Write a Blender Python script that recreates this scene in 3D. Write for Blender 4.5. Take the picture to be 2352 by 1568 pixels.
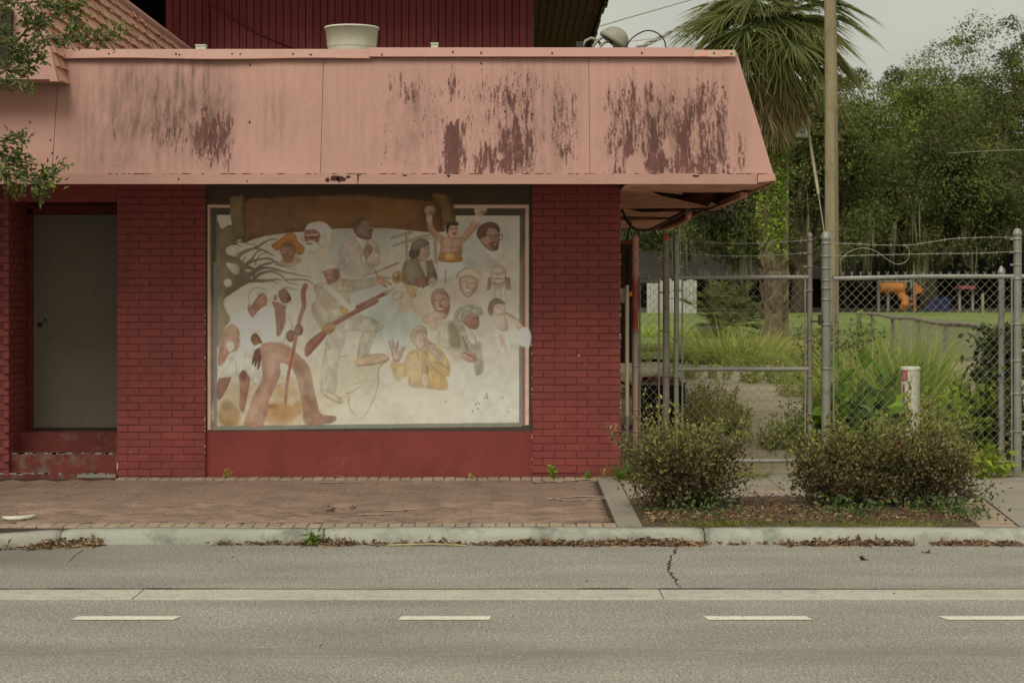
import bpy, math, random
import numpy as np
from mathutils import Vector, Matrix, Euler
for o in list(bpy.data.objects): bpy.data.objects.remove(o, do_unlink=True)
scene = bpy.context.scene
# ---------------------------------------------------------------- camera
F = 4300.0; CX = 1176.0; HY = 668.0; CZ = 1.82
cam_d = bpy.data.cameras.new('camera'); cam = bpy.data.objects.new('camera', cam_d)
scene.collection.objects.link(cam); scene.camera = cam
cam.location = (0, 0, CZ); cam.rotation_euler = (math.radians(90), 0, 0)
cam_d.sensor_width = 36; cam_d.lens = 36*F/2352; cam_d.shift_y = -(784-HY)/2352
cam_d.clip_end = 3000; cam_d.clip_start = .1
cam_d.dof.use_dof = True; cam_d.dof.focus_distance = 16.5; cam_d.dof.aperture_fstop = 5.6
# ---------------------------------------------------------------- light
SUN_EL, SUN_AZ = 50, 200          # azimuth: 180 = behind the camera
world = bpy.data.worlds.new('World'); scene.world = world; world.use_nodes = True
wn = world.node_tree.nodes; wl = world.node_tree.links
bg = wn['Background']; bg.inputs['Strength'].default_value = .1
sky = wn.new('ShaderNodeTexSky'); sky.sky_type = 'NISHITA'; sky.sun_disc = False
sky.sun_elevation = math.radians(SUN_EL); sky.sun_rotation = math.radians(SUN_AZ)
sky.dust_density = 4; sky.air_density = 1.2
tcw = wn.new('ShaderNodeTexCoord'); nz = wn.new('ShaderNodeTexNoise')
nz.inputs['Scale'].default_value = 3.2; nz.inputs['Detail'].default_value = 4; nz.inputs['Roughness'].default_value = .5
rmp = wn.new('ShaderNodeValToRGB'); rmp.color_ramp.elements[0].position = .44; rmp.color_ramp.elements[1].position = .66
rmp.color_ramp.elements[0].color = (5.1, 5.2, 4.55, 1); rmp.color_ramp.elements[1].color = (7.2, 6.8, 5.4, 1)
mxw = wn.new('ShaderNodeMix'); mxw.data_type = 'RGBA'; mxw.inputs[0].default_value = .93
wl.new(tcw.outputs['Generated'], nz.inputs['Vector']); wl.new(nz.outputs['Fac'], rmp.inputs['Fac'])
wl.new(sky.outputs['Color'], mxw.inputs[6]); wl.new(rmp.outputs['Color'], mxw.inputs[7]); wl.new(mxw.outputs[2], bg.inputs['Color'])
sd = bpy.data.lights.new('sun', 'SUN'); sun = bpy.data.objects.new('sun', sd); scene.collection.objects.link(sun)
sd.energy = 2.1; sd.angle = math.radians(34); sd.color = (1.0, .965, .87)
a, e = math.radians(SUN_AZ), math.radians(SUN_EL)
sdir = Vector((math.sin(a)*math.cos(e), math.cos(a)*math.cos(e), math.sin(e)))   # towards the sun
sun.rotation_euler = sdir.to_track_quat('Z', 'Y').to_euler(); sun.location = sdir*40
vs = scene.view_settings; vs.view_transform = 'Standard'; vs.look = 'None'; vs.gamma = 1; vs.exposure = 0.0
# ---------------------------------------------------------------- helpers
RND = random.Random(7); NP = np.random.default_rng(11)
COL = scene.collection
def P(x, y, Y): return Vector(((x-CX)*Y/F, Y, CZ-(y-HY)*Y/F))
def PX(x, Y): return (x-CX)*Y/F
def PZ(y, Y): return CZ-(y-HY)*Y/F
def S(r, g, b, k=1.0):
    def f(c):
        c = c/255.; return (c/12.92 if c < .04045 else ((c+.055)/1.055)**2.4)*k
    return (f(r), f(g), f(b), 1.0)
def tag(o, label=None, cat=None, group=None, kind=None):
    if label: o['label'] = label
    if cat: o['category'] = cat
    if group: o['group'] = group
    if kind: o['kind'] = kind
    return o
def empty(name, loc=(0, 0, 0), label=None, cat=None, group=None, parent=None, kind=None):
    o = bpy.data.objects.new(name, None); COL.objects.link(o); o.location = loc; o.empty_display_size = .1
    if parent: o.parent = parent
    return tag(o, label, cat, group, kind)
def link(name, me, parent=None, loc=None):
    o = bpy.data.objects.new(name, me); COL.objects.link(o)
    if parent is not None:
        o.parent = parent
        o.matrix_parent_inverse = world_of(parent).inverted()
    if loc is not None: o.location = loc
    return o
def world_of(o):
    m = o.matrix_basis.copy()
    if o.parent: m = world_of(o.parent) @ o.matrix_parent_inverse @ m
    return m
class MB:
    def __init__(s): s.v = []; s.f = []; s.sm = []
    def add(s, vs, fs, sm=False):
        n = len(s.v); s.v += [tuple(v) for v in vs]; s.f += [tuple(i+n for i in f) for f in fs]; s.sm += [sm]*len(fs); return s
    def box(s, x0, x1, y0, y1, z0, z1, mtx=None):
        vs = [Vector(p) for p in ((x0,y0,z0),(x1,y0,z0),(x1,y1,z0),(x0,y1,z0),(x0,y0,z1),(x1,y0,z1),(x1,y1,z1),(x0,y1,z1))]
        if mtx is not None: vs = [mtx @ v for v in vs]
        return s.add(vs, [(0,3,2,1),(4,5,6,7),(0,1,5,4),(1,2,6,5),(2,3,7,6),(3,0,4,7)])
    def hexa(s, b, t):            # two quads (bottom ring, top ring), ccw seen from outside top
        return s.add(list(b)+list(t), [(3,2,1,0),(4,5,6,7),(0,1,5,4),(1,2,6,5),(2,3,7,6),(3,0,4,7)])
    def tube(s, pts, r, n=8, cap=True):
        pts = [Vector(p) for p in pts]; k = len(pts)
        rs = r if isinstance(r, (list, tuple)) else [r]*k
        ring = []; up = Vector((0, 0, 1))
        for i, p in enumerate(pts):
            d = (pts[min(i+1, k-1)]-pts[max(i-1, 0)])
            if d.length < 1e-9: d = Vector((0, 0, 1))
            d.normalize(); ref = Vector((1, 0, 0)) if abs(d.z) > .9 else up
            u = d.cross(ref).normalized(); w = d.cross(u)
            ring.append([p+u*math.cos(2*math.pi*j/n)*rs[i]+w*math.sin(2*math.pi*j/n)*rs[i] for j in range(n)])
        vs = [v for q in ring for v in q]; fs = []
        for i in range(k-1):
            for j in range(n):
                fs.append((i*n+j, i*n+(j+1) % n, (i+1)*n+(j+1) % n, (i+1)*n+j))
        s.add(vs, fs, n > 3)
        if cap: s.add(vs[:n], [tuple(range(n))[::-1]] if False else [tuple(range(n))]); s.add(vs[-n:], [tuple(range(n))])
        return s
    def lathe(s, c, prof, n=20):
        c = Vector(c); vs = []; fs = []
        for r, z in prof:
            for j in range(n): vs.append(c+Vector((r*math.cos(2*math.pi*j/n), r*math.sin(2*math.pi*j/n), z)))
        for i in range(len(prof)-1):
            for j in range(n): fs.append((i*n+j, i*n+(j+1) % n, (i+1)*n+(j+1) % n, (i+1)*n+j))
        return s.add(vs, fs, True)
    def quad(s, a, b, c, d): return s.add([a, b, c, d], [(0, 1, 2, 3)])
    def build(s, name, mat, parent=None, smooth=None):
        me = bpy.data.meshes.new(name); me.from_pydata([tuple(v) for v in s.v], [], s.f)
        if mat: me.materials.append(mat)
        me.polygons.foreach_set('use_smooth', s.sm if smooth is None else [smooth]*len(s.f))
        me.update(); return link(name, me, parent)
def np_mesh(name, V, Fc, mat, parent=None, col=None, smooth=False):
    V = np.asarray(V, np.float32).reshape(-1, 3); Fc = np.asarray(Fc, np.int32); k = Fc.shape[1]
    me = bpy.data.meshes.new(name); me.vertices.add(len(V)); me.vertices.foreach_set('co', V.ravel())
    me.loops.add(Fc.size); me.loops.foreach_set('vertex_index', Fc.ravel())
    me.polygons.add(len(Fc)); me.polygons.foreach_set('loop_start', np.arange(len(Fc), dtype=np.int32)*k)
    me.polygons.foreach_set('use_smooth', np.full(len(Fc), smooth))
    if mat: me.materials.append(mat)
    me.update(calc_edges=True); me.validate()
    if col is not None:
        c = np.ones((len(V), 4), np.float32); c[:, :3] = np.asarray(col).reshape(-1, 3)
        at = me.color_attributes.new('Col', 'FLOAT_COLOR', 'POINT'); at.data.foreach_set('color', c.ravel())
    return link(name, me, parent)
def grid_faces(nu, nv):
    i = np.arange(nu-1)[None, :]+np.arange(nv-1)[:, None]*nu
    i = i.ravel(); return np.stack([i, i+1, i+1+nu, i+nu], 1)
# ---------------------------------------------------------------- materials
def nodes_of(name):
    m = bpy.data.materials.new(name); m.use_nodes = True; nt = m.node_tree
    return m, nt.nodes, nt.links, nt.nodes['Principled BSDF']
def noise(N, L, scale, detail=3, rough=.55, vec=None, stretch=None):
    n = N.new('ShaderNodeTexNoise'); n.inputs['Scale'].default_value = scale; n.inputs['Detail'].default_value = detail
    n.inputs['Roughness'].default_value = rough
    if vec is None:
        g = N.new('ShaderNodeNewGeometry'); vec = g.outputs['Position']
    if stretch:
        mp = N.new('ShaderNodeMapping'); mp.inputs['Scale'].default_value = stretch; L.new(vec, mp.inputs['Vector']); vec = mp.outputs['Vector']
    L.new(vec, n.inputs['Vector']); return n.outputs['Fac']
def ramp(N, L, fac, stops):
    r = N.new('ShaderNodeValToRGB'); els = r.color_ramp.elements
    while len(els) < len(stops): els.new(.5)
    for e_, (p, c) in zip(els, stops):
        e_.position = p; e_.color = c if len(c) == 4 else (*c, 1)
    L.new(fac, r.inputs['Fac']); return r.outputs['Color']
def mixc(N, L, fac, a_, b_, mode='MIX'):
    m = N.new('ShaderNodeMix'); m.data_type = 'RGBA'; m.blend_type = mode
    for sock, v in ((0, fac), (6, a_), (7, b_)):
        if hasattr(v, 'is_output'): L.new(v, m.inputs[sock])
        elif sock == 0: m.inputs[0].default_value = v
        else: m.inputs[sock].default_value = v if len(v) == 4 else (*v, 1)
    return m.outputs[2]
def mathn(N, L, op, a_, b_=0.0, clamp=False):
    m = N.new('ShaderNodeMath'); m.operation = op; m.use_clamp = clamp
    for i, v in enumerate((a_, b_)):
        if hasattr(v, 'is_output'): L.new(v, m.inputs[i])
        else: m.inputs[i].default_value = v
    return m.outputs[0]
def bump(N, L, bsdf, h, strength=.3, dist=.01):
    b = N.new('ShaderNodeBump'); b.inputs['Strength'].default_value = strength; b.inputs['Distance'].default_value = dist
    L.new(h, b.inputs['Height']); L.new(b.outputs['Normal'], bsdf.inputs['Normal']); return b
def scl(c, k): return (c[0]*k, c[1]*k, c[2]*k, 1)
def plain(name, c, rough=.75, var=.25, vs_=4, fine=.12, fs=60, bmp=.15, bs=90, metal=0, dirt=None, dirt_amt=.5, dirt_scale=2.5, objvar=0, spec=.35, stretch=None):
    """base colour with slow and fine variation, optional dirt blotches, bump"""
    m, N, L, B = nodes_of(name)
    n1 = noise(N, L, vs_, 4, stretch=stretch); n2 = noise(N, L, fs, 2)
    col = ramp(N, L, n1, [(.25, scl(c, 1-var)), (.75, scl(c, 1+var*.7))])
    col = mixc(N, L, 1.0, col, ramp(N, L, n2, [(.3, (1-fine,)*3), (.7, (1+fine,)*3)]), 'MULTIPLY')
    if dirt:
        n3 = noise(N, L, dirt_scale, 6, .65)
        col = mixc(N, L, ramp(N, L, n3, [(.5, (0, 0, 0)), (.72, (dirt_amt,)*3)]), col, dirt)
    if objvar:
        oi = N.new('ShaderNodeObjectInfo')
        col = mixc(N, L, 1.0, col, ramp(N, L, oi.outputs['Random'], [(0, (1-objvar,)*3), (1, (1+objvar,)*3)]), 'MULTIPLY')
    L.new(col, B.inputs['Base Color']); B.inputs['Roughness'].default_value = rough; B.inputs['Metallic'].default_value = metal
    B.inputs['Specular IOR Level'].default_value = spec
    if bmp: bump(N, L, B, noise(N, L, bs, 3), bmp, .004)
    return m
def leafmat(name, trans=.25, rough=.55, tint=(1, 1, 1)):
    m, N, L, B = nodes_of(name)
    at = N.new('ShaderNodeAttribute'); at.attribute_name = 'Col'
    col = mixc(N, L, 1.0, at.outputs['Color'], (*tint, 1), 'MULTIPLY')
    L.new(col, B.inputs['Base Color']); B.inputs['Roughness'].default_value = rough; B.inputs['Specular IOR Level'].default_value = .3
    tr = N.new('ShaderNodeBsdfTranslucent'); L.new(col, tr.inputs['Color'])
    mx = N.new('ShaderNodeMixShader'); mx.inputs[0].default_value = trans
    L.new(B.outputs[0], mx.inputs[1]); L.new(tr.outputs[0], mx.inputs[2]); L.new(mx.outputs[0], N['Material Output'].inputs['Surface'])
    return m
M = {}
M['brick'] = plain('painted_brick', S(138, 67, 62), .6, .14, 3, .12, 120, .35, 160, dirt=S(104, 56, 52), dirt_amt=.6, objvar=.07)
M['mortar'] = plain('painted_mortar', S(118, 57, 53), .8, .15, 5, .15, 120, .4, 160)
M['redwall'] = plain('red_wall_paint', S(138, 63, 57), .65, .14, 2, .08, 70, .12, 120, dirt=S(104, 54, 48), dirt_amt=.7, dirt_scale=3)
M['darkred'] = plain('dark_red_paint', S(112, 46, 42), .75, .2, 3, .1, 60, .2, 90)
M['siding'] = plain('red_siding_paint', S(118, 48, 48), .7, .18, 2.5, .1, 60, .2, 90, stretch=(3, 3, .5), objvar=.1)
M['pink'] = plain('pink_paint', S(188, 145, 132), .6, .06, 2, .05, 50, .12, 90, dirt=S(160, 112, 98), dirt_amt=.25, dirt_scale=5)
M['pinkdull'] = plain('dull_pink_paint', S(176, 128, 112), .7, .12, 2, .08, 50, .15, 80, dirt=S(120, 84, 72), dirt_amt=.5)
M['soffit'] = plain('soffit_board', S(220, 160, 140), .8, .2, 2.5, .12, 50, .2, 80, dirt=S(95, 52, 42), dirt_amt=.8, dirt_scale=4)
M['black'] = plain('near_black', S(40, 34, 28), .95, .3, 3, .1, 50, .2, 60)  # near-black, also paints in the shade of cavity, recess and alcove top
M['door'] = plain('grey_door_paint', S(114, 107, 93), .55, .07, 1.5, .04, 60, .05, 120, dirt=S(86, 80, 68), dirt_amt=.35, dirt_scale=6)
M['step'] = plain('worn_red_step', S(118, 58, 50), .8, .3, 4, .15, 70, .3, 90, dirt=S(128, 124, 108), dirt_amt=.8, dirt_scale=7)
M['steel'] = plain('galvanised_steel', S(150, 148, 138), .5, .18, 6, .15, 120, .1, 150, metal=.35, dirt=S(112, 104, 92), dirt_amt=.5, dirt_scale=9)
M['steelold'] = plain('weathered_steel', S(138, 130, 120), .6, .2, 6, .18, 120, .15, 150, metal=.25, dirt=S(110, 76, 62), dirt_amt=.6, dirt_scale=9)
M['wire'] = plain('wire_steel', S(172, 168, 154), .55, .2, 8, .1, 60, 0, metal=.3)
M['whitemetal'] = plain('white_metal', S(214, 210, 190), .45, .06, 3, .05, 60, .05, 90, dirt=S(160, 152, 132), dirt_amt=.35)
M['greymetal'] = plain('grey_lamp_metal', S(150, 146, 132), .5, .12, 6, .08, 60, .08, 90)
M['blackcable'] = plain('black_cable', S(58, 54, 46), .6, .2, 8, .1, 60, 0)
M['bark'] = plain('bark', S(96, 84, 64), .9, .35, 5, .3, 40, .8, 30, stretch=(2, 2, .5))
M['polewood'] = plain('pole_wood', S(152, 138, 108), .85, .18, 3, .2, 50, .5, 60, stretch=(6, 6, .25), dirt=S(118, 102, 78), dirt_amt=.6, dirt_scale=3)
M['cream'] = plain('cream_pvc', S(190, 176, 146), .5, .08, 3, .05, 60, .03, 90, dirt=S(140, 126, 100), dirt_amt=.5, dirt_scale=5)
M['whitepvc'] = plain('white_pvc', S(212, 208, 192), .45, .05, 3, .04, 60, .03, 90, dirt=S(176, 160, 140), dirt_amt=.35, dirt_scale=6)
M['redlabel'] = plain('red_label', S(176, 58, 62), .5, .1, 8, .1, 90, 0)
M['labelmark'] = plain('label_mark', S(222, 196, 186), .5, .1, 8, .1, 90, 0)
M['rust'] = plain('rusty_metal', S(132, 72, 48), .85, .35, 9, .25, 80, .3, 90, dirt=S(170, 120, 84), dirt_amt=.7, dirt_scale=12)
M['darkbrown'] = plain('dark_brown_metal', S(58, 46, 38), .6, .2, 6, .15, 60, .1, 90)
M['concrete'] = plain('concrete', S(146, 138, 124), .85, .14, 1.8, .16, 90, .35, 120, dirt=S(112, 106, 90), dirt_amt=.6, dirt_scale=3)
M['kerb'] = plain('kerb_concrete', S(164, 163, 149), .85, .22, 2.2, .16, 110, .3, 140, dirt=S(98, 98, 88), dirt_amt=.95, dirt_scale=3.4, stretch=(1, 1, 2))
M['leaf'] = leafmat('leaf', .35, .6); M['leafdull'] = leafmat('leaf_dull', .35, .7); M['blade'] = leafmat('grass_blade', .42, .6)
M['dry'] = leafmat('dry_leaf', .1, .8)
# ================================================================ ground, road, pavement
def gz(Y):
    return float(np.interp(Y, [13.6, 17.0, 17.7, 18.6, 22, 30, 45, 60, 80, 130, 400], [.10, .13, .13, .36, .45, .52, .66, .86, 1.02, 1.3, 1.6]))
# asphalt
def road_material():
    m, N, L, B = nodes_of('asphalt')
    g = N.new('ShaderNodeNewGeometry'); pos = g.outputs['Position']
    c = S(152, 147, 136)
    fine = noise(N, L, 70, 2, .8, pos); mid = noise(N, L, 22, 4, .7, pos); slow = noise(N, L, .8, 4, .55, pos, (1, 2.2, 1))
    col = ramp(N, L, slow, [(.3, scl(c, .8)), (.7, scl(c, 1.1))])
    col = mixc(N, L, 1.0, col, ramp(N, L, fine, [(.32, (.3,)*3), (.44, (.8,)*3), (.56, (1.08,)*3), (.67, (2.1,)*3)]), 'MULTIPLY')
    col = mixc(N, L, 1.0, col, ramp(N, L, mid, [(.3, (.8,)*3), (.7, (1.15,)*3)]), 'MULTIPLY')
    # dark tyre band along the lane and darker patch by the left kerb
    sx = N.new('ShaderNodeSeparateXYZ'); L.new(pos, sx.inputs[0])
    dy = mathn(N, L, 'DIVIDE', mathn(N, L, 'SUBTRACT', sx.outputs['Y'], 9.43), .16)
    band = mathn(N, L, 'DIVIDE', 1.0, mathn(N, L, 'ADD', 1.0, mathn(N, L, 'MULTIPLY', dy, dy)))
    streak = noise(N, L, 3.0, 6, .7, pos, (.6, 9, 1))
    band = mathn(N, L, 'MULTIPLY', band, ramp(N, L, streak, [(.38, (0, 0, 0)), (.62, (1, 1, 1))]), True)
    col = mixc(N, L, band, col, scl(c, .62))
    st2 = ramp(N, L, noise(N, L, 2.2, 6, .75, pos, (.8, 10, 1)), [(.60, (0, 0, 0)), (.70, (.6,)*3)])
    col = mixc(N, L, st2, col, scl(c, .6))
    px = mathn(N, L, 'DIVIDE', mathn(N, L, 'ADD', sx.outputs['X'], 3.9), 1.1); py = mathn(N, L, 'DIVIDE', mathn(N, L, 'SUBTRACT', sx.outputs['Y'], 12.9), .5)
    pd = mathn(N, L, 'DIVIDE', .75, mathn(N, L, 'ADD', 1.0, mathn(N, L, 'ADD', mathn(N, L, 'POWER', mathn(N, L, 'ABSOLUTE', px), 4.0), mathn(N, L, 'POWER', mathn(N, L, 'ABSOLUTE', py), 4.0))))
    col = mixc(N, L, pd, col, scl(c, .5), 'MIX')
    L.new(col, B.inputs['Base Color']); B.inputs['Roughness'].default_value = .9; B.inputs['Specular IOR Level'].default_value = .25
    bump(N, L, B, noise(N, L, 110, 3, .7, pos), .6, .006)
    return m
M['asphalt'] = road_material()
mb = MB(); mb.quad((-60, -30, 0), (60, -30, 0), (60, 13.9, 0), (-60, 13.9, 0))
road = tag(mb.build('road', M['asphalt']), kind='structure')
M['gutter'] = plain('gutter_concrete', S(176, 174, 158), .9, .12, 2, .3, 100, .4, 110, dirt=S(136, 130, 112), dirt_amt=.6, dirt_scale=9)
mb = MB()
xs = [-12, -2.24, .895, 12]
for i in range(3):
    a0, a1 = xs[i]+.004, xs[i+1]-.004
    q = MB(); q.add([(a0, 11.03, .0005), (a1, 11.03, .0005), (a1, 11.09, .007), (a0, 11.09, .007), (a1, 11.17, .004), (a0, 11.17, .004), (a1, 11.385, .006), (a0, 11.385, .006)],
          [(0, 1, 2, 3), (3, 2, 4, 5), (5, 4, 6, 7)]); q.build('gutter_strip', M['gutter'], road)
M['crack'] = plain('tar_crack', S(58, 52, 44), .95, .3, 10, .2, 90, 0)
q = MB(); r_ = random.Random(3); X = -12.0; top = []; bot = []
while X < 12:
    w = .012+.016*r_.random()*(1+math.sin(X*1.7)); yy = 11.395+.006*math.sin(X*2.3)+.004*r_.random()
    top.append((X, yy+w, .008)); bot.append((X, yy-.012, .008)); X += .05+.1*r_.random()
n = len(top); q.add(bot+top, [(i, i+1, n+i+1, n+i) for i in range(n-1)]); q.build('joint_crack', M['crack'], road)
def crack(pts, w, nm='crack'):
    q = MB(); top = []; bot = []
    for i in range(len(pts)-1):
        a_, b_ = Vector(pts[i]), Vector(pts[i+1])
        for k in range(9):
            p = a_.lerp(b_, k/9); j = RND.uniform(-.016, .016); ww = w*RND.uniform(.25, 1.4)
            top.append((p.x+j+ww, p.y+RND.uniform(-.006, .006), .0035)); bot.append((p.x+j-ww, p.y+RND.uniform(-.006, .006), .0035))
    n = len(top); q.add(bot+top, [(i, n+i, n+i+1, i+1) for i in range(n-1)]); q.build(nm, M['crack'], road)
def RP(x, y): Yr = CZ*F/(y-HY); return (PX(x, Yr), Yr, 0)
crack([RP(1556, 1257), RP(1540, 1285), RP(1535, 1305), RP(1546, 1325), RP(1566, 1352)], .0075)
crack([RP(1516, 1355), RP(1521, 1372)], .004)
crack([RP(322, 1356), RP(308, 1374)], .004)
M['paint'] = plain('road_paint', S(214, 214, 196), .7, .06, 4, .1, 90, .2, 110, dirt=S(160, 156, 142), dirt_amt=.8, dirt_scale=26)
for x0, x1, k0, k1 in ((170, 408, 10, 12), (918, 1126, 5, 4), (1622, 1858, -6, -7), (2166, 2420, -16, -10), (-560, -330, 20, 22)):
    ya, yb = 1415.5, 1424
    Ya, Yb = CZ*F/(ya-HY), CZ*F/(yb-HY); Yc = (Ya+Yb)/2
    q = MB(); q.add([(PX(x0, Yc)-k0/413/2, Yb, .004), (PX(x1, Yc)-k1/413/2, Yb, .004), (PX(x1, Yc)+k1/413/2, Ya, .004), (PX(x0, Yc)+k0/413/2, Ya, .004)], [(0, 1, 2, 3)])
    q.build('lane_dash', M['paint'], road)
# kerb
def kerb_y(X): return 13.45-(.30*((-2.8-X)/.86)**2 if X < -2.8 else 0)
kerb = tag(empty('kerb'), kind='structure')
prof = [(0.0, -.02), (.012, .035), (.03, .075), (.055, .092), (.085, .1), (.17, .104), (.17, -.02)]
ke = [-7, -3.24, -1.36, 1.39, 3.95, 7.5]
for i in range(5):
    a0, a1 = ke[i]+.006, ke[i+1]-.006; ns = max(6, int((a1-a0)/.06)); vs_ = []; fs_ = []
    lift = RND.uniform(-.004, .003)
    for k in range(ns+1):
        X = a0+(a1-a0)*k/ns; y0 = kerb_y(X); wob = .004*math.sin(X*2.1+i)+.0025*math.sin(X*7.3)
        ed = .012 if k in (0, ns) else 0
        for (dy_, z_) in prof: vs_.append((X, y0+dy_+wob+(ed if dy_ < .1 else 0), z_+(lift+wob*.5 if z_ > 0 else 0)-(ed*.7 if z_ > .05 else 0)))
    m_ = len(prof)
    for k in range(ns):
        for j in range(m_-1): fs_.append((k*m_+j, (k+1)*m_+j, (k+1)*m_+j+1, k*m_+j+1))
    fs_ += [tuple(range(m_)), tuple(range(ns*m_+m_-1, ns*m_-1, -1))]
    MB().add(vs_, fs_, True).build('kerb_segment', M['kerb'], kerb)
# pavement
M['paver_base'] = plain('joint_sand', S(66, 54, 46), .95, .2, 5, .2, 90, .3, 90)
M['paver'] = plain('clay_paver', S(142, 118, 103), .85, .2, 2.2, .18, 80, .4, 120, objvar=.2, dirt=S(104, 88, 76), dirt_amt=.7, dirt_scale=1.7)
M['paver_grey'] = plain('grey_paver', S(160, 142, 122), .85, .14, 3, .14, 80, .3, 120, objvar=.1, dirt=S(120, 104, 88), dirt_amt=.5, dirt_scale=5)
XR = .76   # right end of the paving
mb = MB(); xx_ = [-9+i*.1 for i in range(100) if -9+i*.1 < XR]+[XR]; nn_ = len(xx_)
mb.add([(x, max(12.2, kerb_y(x)+.15), .09) for x in xx_]+[(x, 17.7, .12) for x in xx_], [(i, i+1, nn_+i+1, nn_+i) for i in range(nn_-1)])
sidewalk = tag(mb.build('sidewalk', M['paver_base']), kind='structure')
def paver_mesh(lx, ly, h=.04):
    c = .006; q = MB(); x, y = lx/2, ly/2
    q.add([(-x, -y, -h), (x, -y, -h), (x, y, -h), (-x, y, -h), (-x, -y, -c), (x, -y, -c), (x, y, -c), (-x, y, -c), (-x+c, -y+c, 0), (x-c, -y+c, 0), (x-c, y-c, 0), (-x+c, y-c, 0)],
          [(0, 1, 5, 4), (1, 2, 6, 5), (2, 3, 7, 6), (3, 0, 4, 7), (4, 5, 9, 8), (5, 6, 10, 9), (6, 7, 11, 10), (7, 4, 8, 11), (8, 9, 10, 11)])
    return q
def pz(Y): return .102+(Y-13.63)*.0085
pm = paver_mesh(.187, .087); me_p = bpy.data.meshes.new('paver'); me_p.from_pydata(pm.v, [], pm.f); me_p.materials.append(M['paver'])
pm2 = paver_mesh(.093, .19); me_b = bpy.data.meshes.new('border_paver'); me_b.from_pydata(pm2.v, [], pm2.f); me_b.materials.append(M['paver_grey'])
r2 = random.Random(5)
def herring():
    out = []
    # lattice of L-pairs: a1=(.1,.1), a2=(.2,-.2)
    for i in range(-70, 70):
        for j in range(-40, 40):
            ox, oy = i*.1+j*.2, i*.1-j*.2
            out.append((ox+.1, oy+.05, 0)); out.append((ox+.05, oy+.2, 90))
    res = []
    c45 = math.cos(math.pi/4)
    for x, y, a_ in out:
        X, Y = (x*c45-y*c45)-1.8, (x*c45+y*c45)+15.3
        if -4.75 < X < XR+.01 and 13.86 < Y < 16.80: res.append((X, Y, a_+45))
    return res
hb = sorted(herring(), key=lambda p: p[1])
hb = [p for p in hb if p[0] > PX(-20, p[1])]
rest = MB()
for n_, (X, Y, ang) in enumerate(hb):
    z = pz(Y)-.003+r2.uniform(-.002, .002); sink = .006*max(0, math.sin(X*1.3+Y*2))
    rot = Euler((r2.uniform(-.012, .012), r2.uniform(-.012, .012), math.radians(ang)+r2.uniform(-.015, .015)))
    if n_ < 300:
        o = bpy.data.objects.new('paver', me_p); COL.objects.link(o); o.parent = sidewalk; o.location = (X, Y, z-sink); o.rotation_euler = rot
    else:
        mt = Matrix.Translation((X, Y, z-sink)) @ rot.to_matrix().to_4x4()
        rest.add([mt @ Vector(v) for v in pm.v], pm.f)
tag(rest.build('paver_field', M['paver'], sidewalk), kind='stuff')
X = -4.6; k = 0
while X < XR:
    for Y in (13.74, 16.90):
        if Y > 16 and X < -3.55: continue
        o = bpy.data.objects.new('border_paver', me_b); COL.objects.link(o); o.parent = sidewalk
        o.location = (X, Y, pz(Y)+.002+r2.uniform(-.002, .003)); o.rotation_euler = (r2.uniform(-.01, .01), r2.uniform(-.015, .015), r2.uniform(-.03, .03))
    X += .0985
# pale worn paint lines left on the paving
M['wornpaint'] = plain('worn_white_paint', S(178, 162, 146), .9, .1, 5, .2, 60, .1, 90, dirt=S(140, 114, 100), dirt_amt=1.0, dirt_scale=16)
def SPt(x, y, dz=.004):
    Y = 15.0
    for _ in range(6): Y = (CZ-pz(Y))*F/(y-HY)
    return Vector((PX(x, Y), Y, pz(Y)+dz))
for pts in ([(720, 1107.5), (830, 1106.5)], [(1250, 1142), (1310, 1150), (1400, 1144)], [(1255, 1147), (1330, 1139), (1390, 1141)], [(1222, 1107), (1300, 1104), (1372, 1099)], [(1240, 1101), (1290, 1108)], [(820, 1181), (900, 1180)], [(880, 1172), (955, 1170)]):
    q = MB(); t_ = []; b_ = []
    for x, y in pts: t_.append(SPt(x, y-.6, .003)); b_.append(SPt(x, y+.6, .003))
    n = len(t_); q.add(b_+t_, [(i, i+1, n+i+1, n+i) for i in range(n-1)]); q.build('worn_paint_line', M['wornpaint'], sidewalk)
# concrete slabs right of the paving
def slab(name, poly, mat, parent, th=.05):
    n = len(poly); q = MB(); q.add([Vector(p) for p in poly]+[Vector((p[0], p[1], p[2]-th)) for p in poly],
        [tuple(range(n))]+[(i, i+n, (i+1) % n+n, (i+1) % n) for i in range(n)]); return q.build(name, mat, parent)
def sl(x, y, dz=0): p = SPt(x, y, 0); return (p.x, p.y, p.z+dz)
path = tag(MB().add([(XR, 13.5, .03), (14, 13.5, .03), (14, 17.7, .09), (XR, 17.7, .09)], [(0, 1, 2, 3)]).build('pavement', M['paver_base']), kind='structure')
x0 = XR+.008
def sq(xa, xb, ya, yb, mat=M['concrete'], nm='concrete_slab', xa2=None, xb2=None):
    xa2 = xa if xa2 is None else xa2; xb2 = xb if xb2 is None else xb2
    dz = RND.uniform(.002, .006)
    return slab(nm, [(xa, ya, pz(ya)+dz), (xb, ya, pz(ya)+dz), (xb2, yb, pz(yb)+dz), (xa2, yb, pz(yb)+dz)], mat, path)
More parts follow.
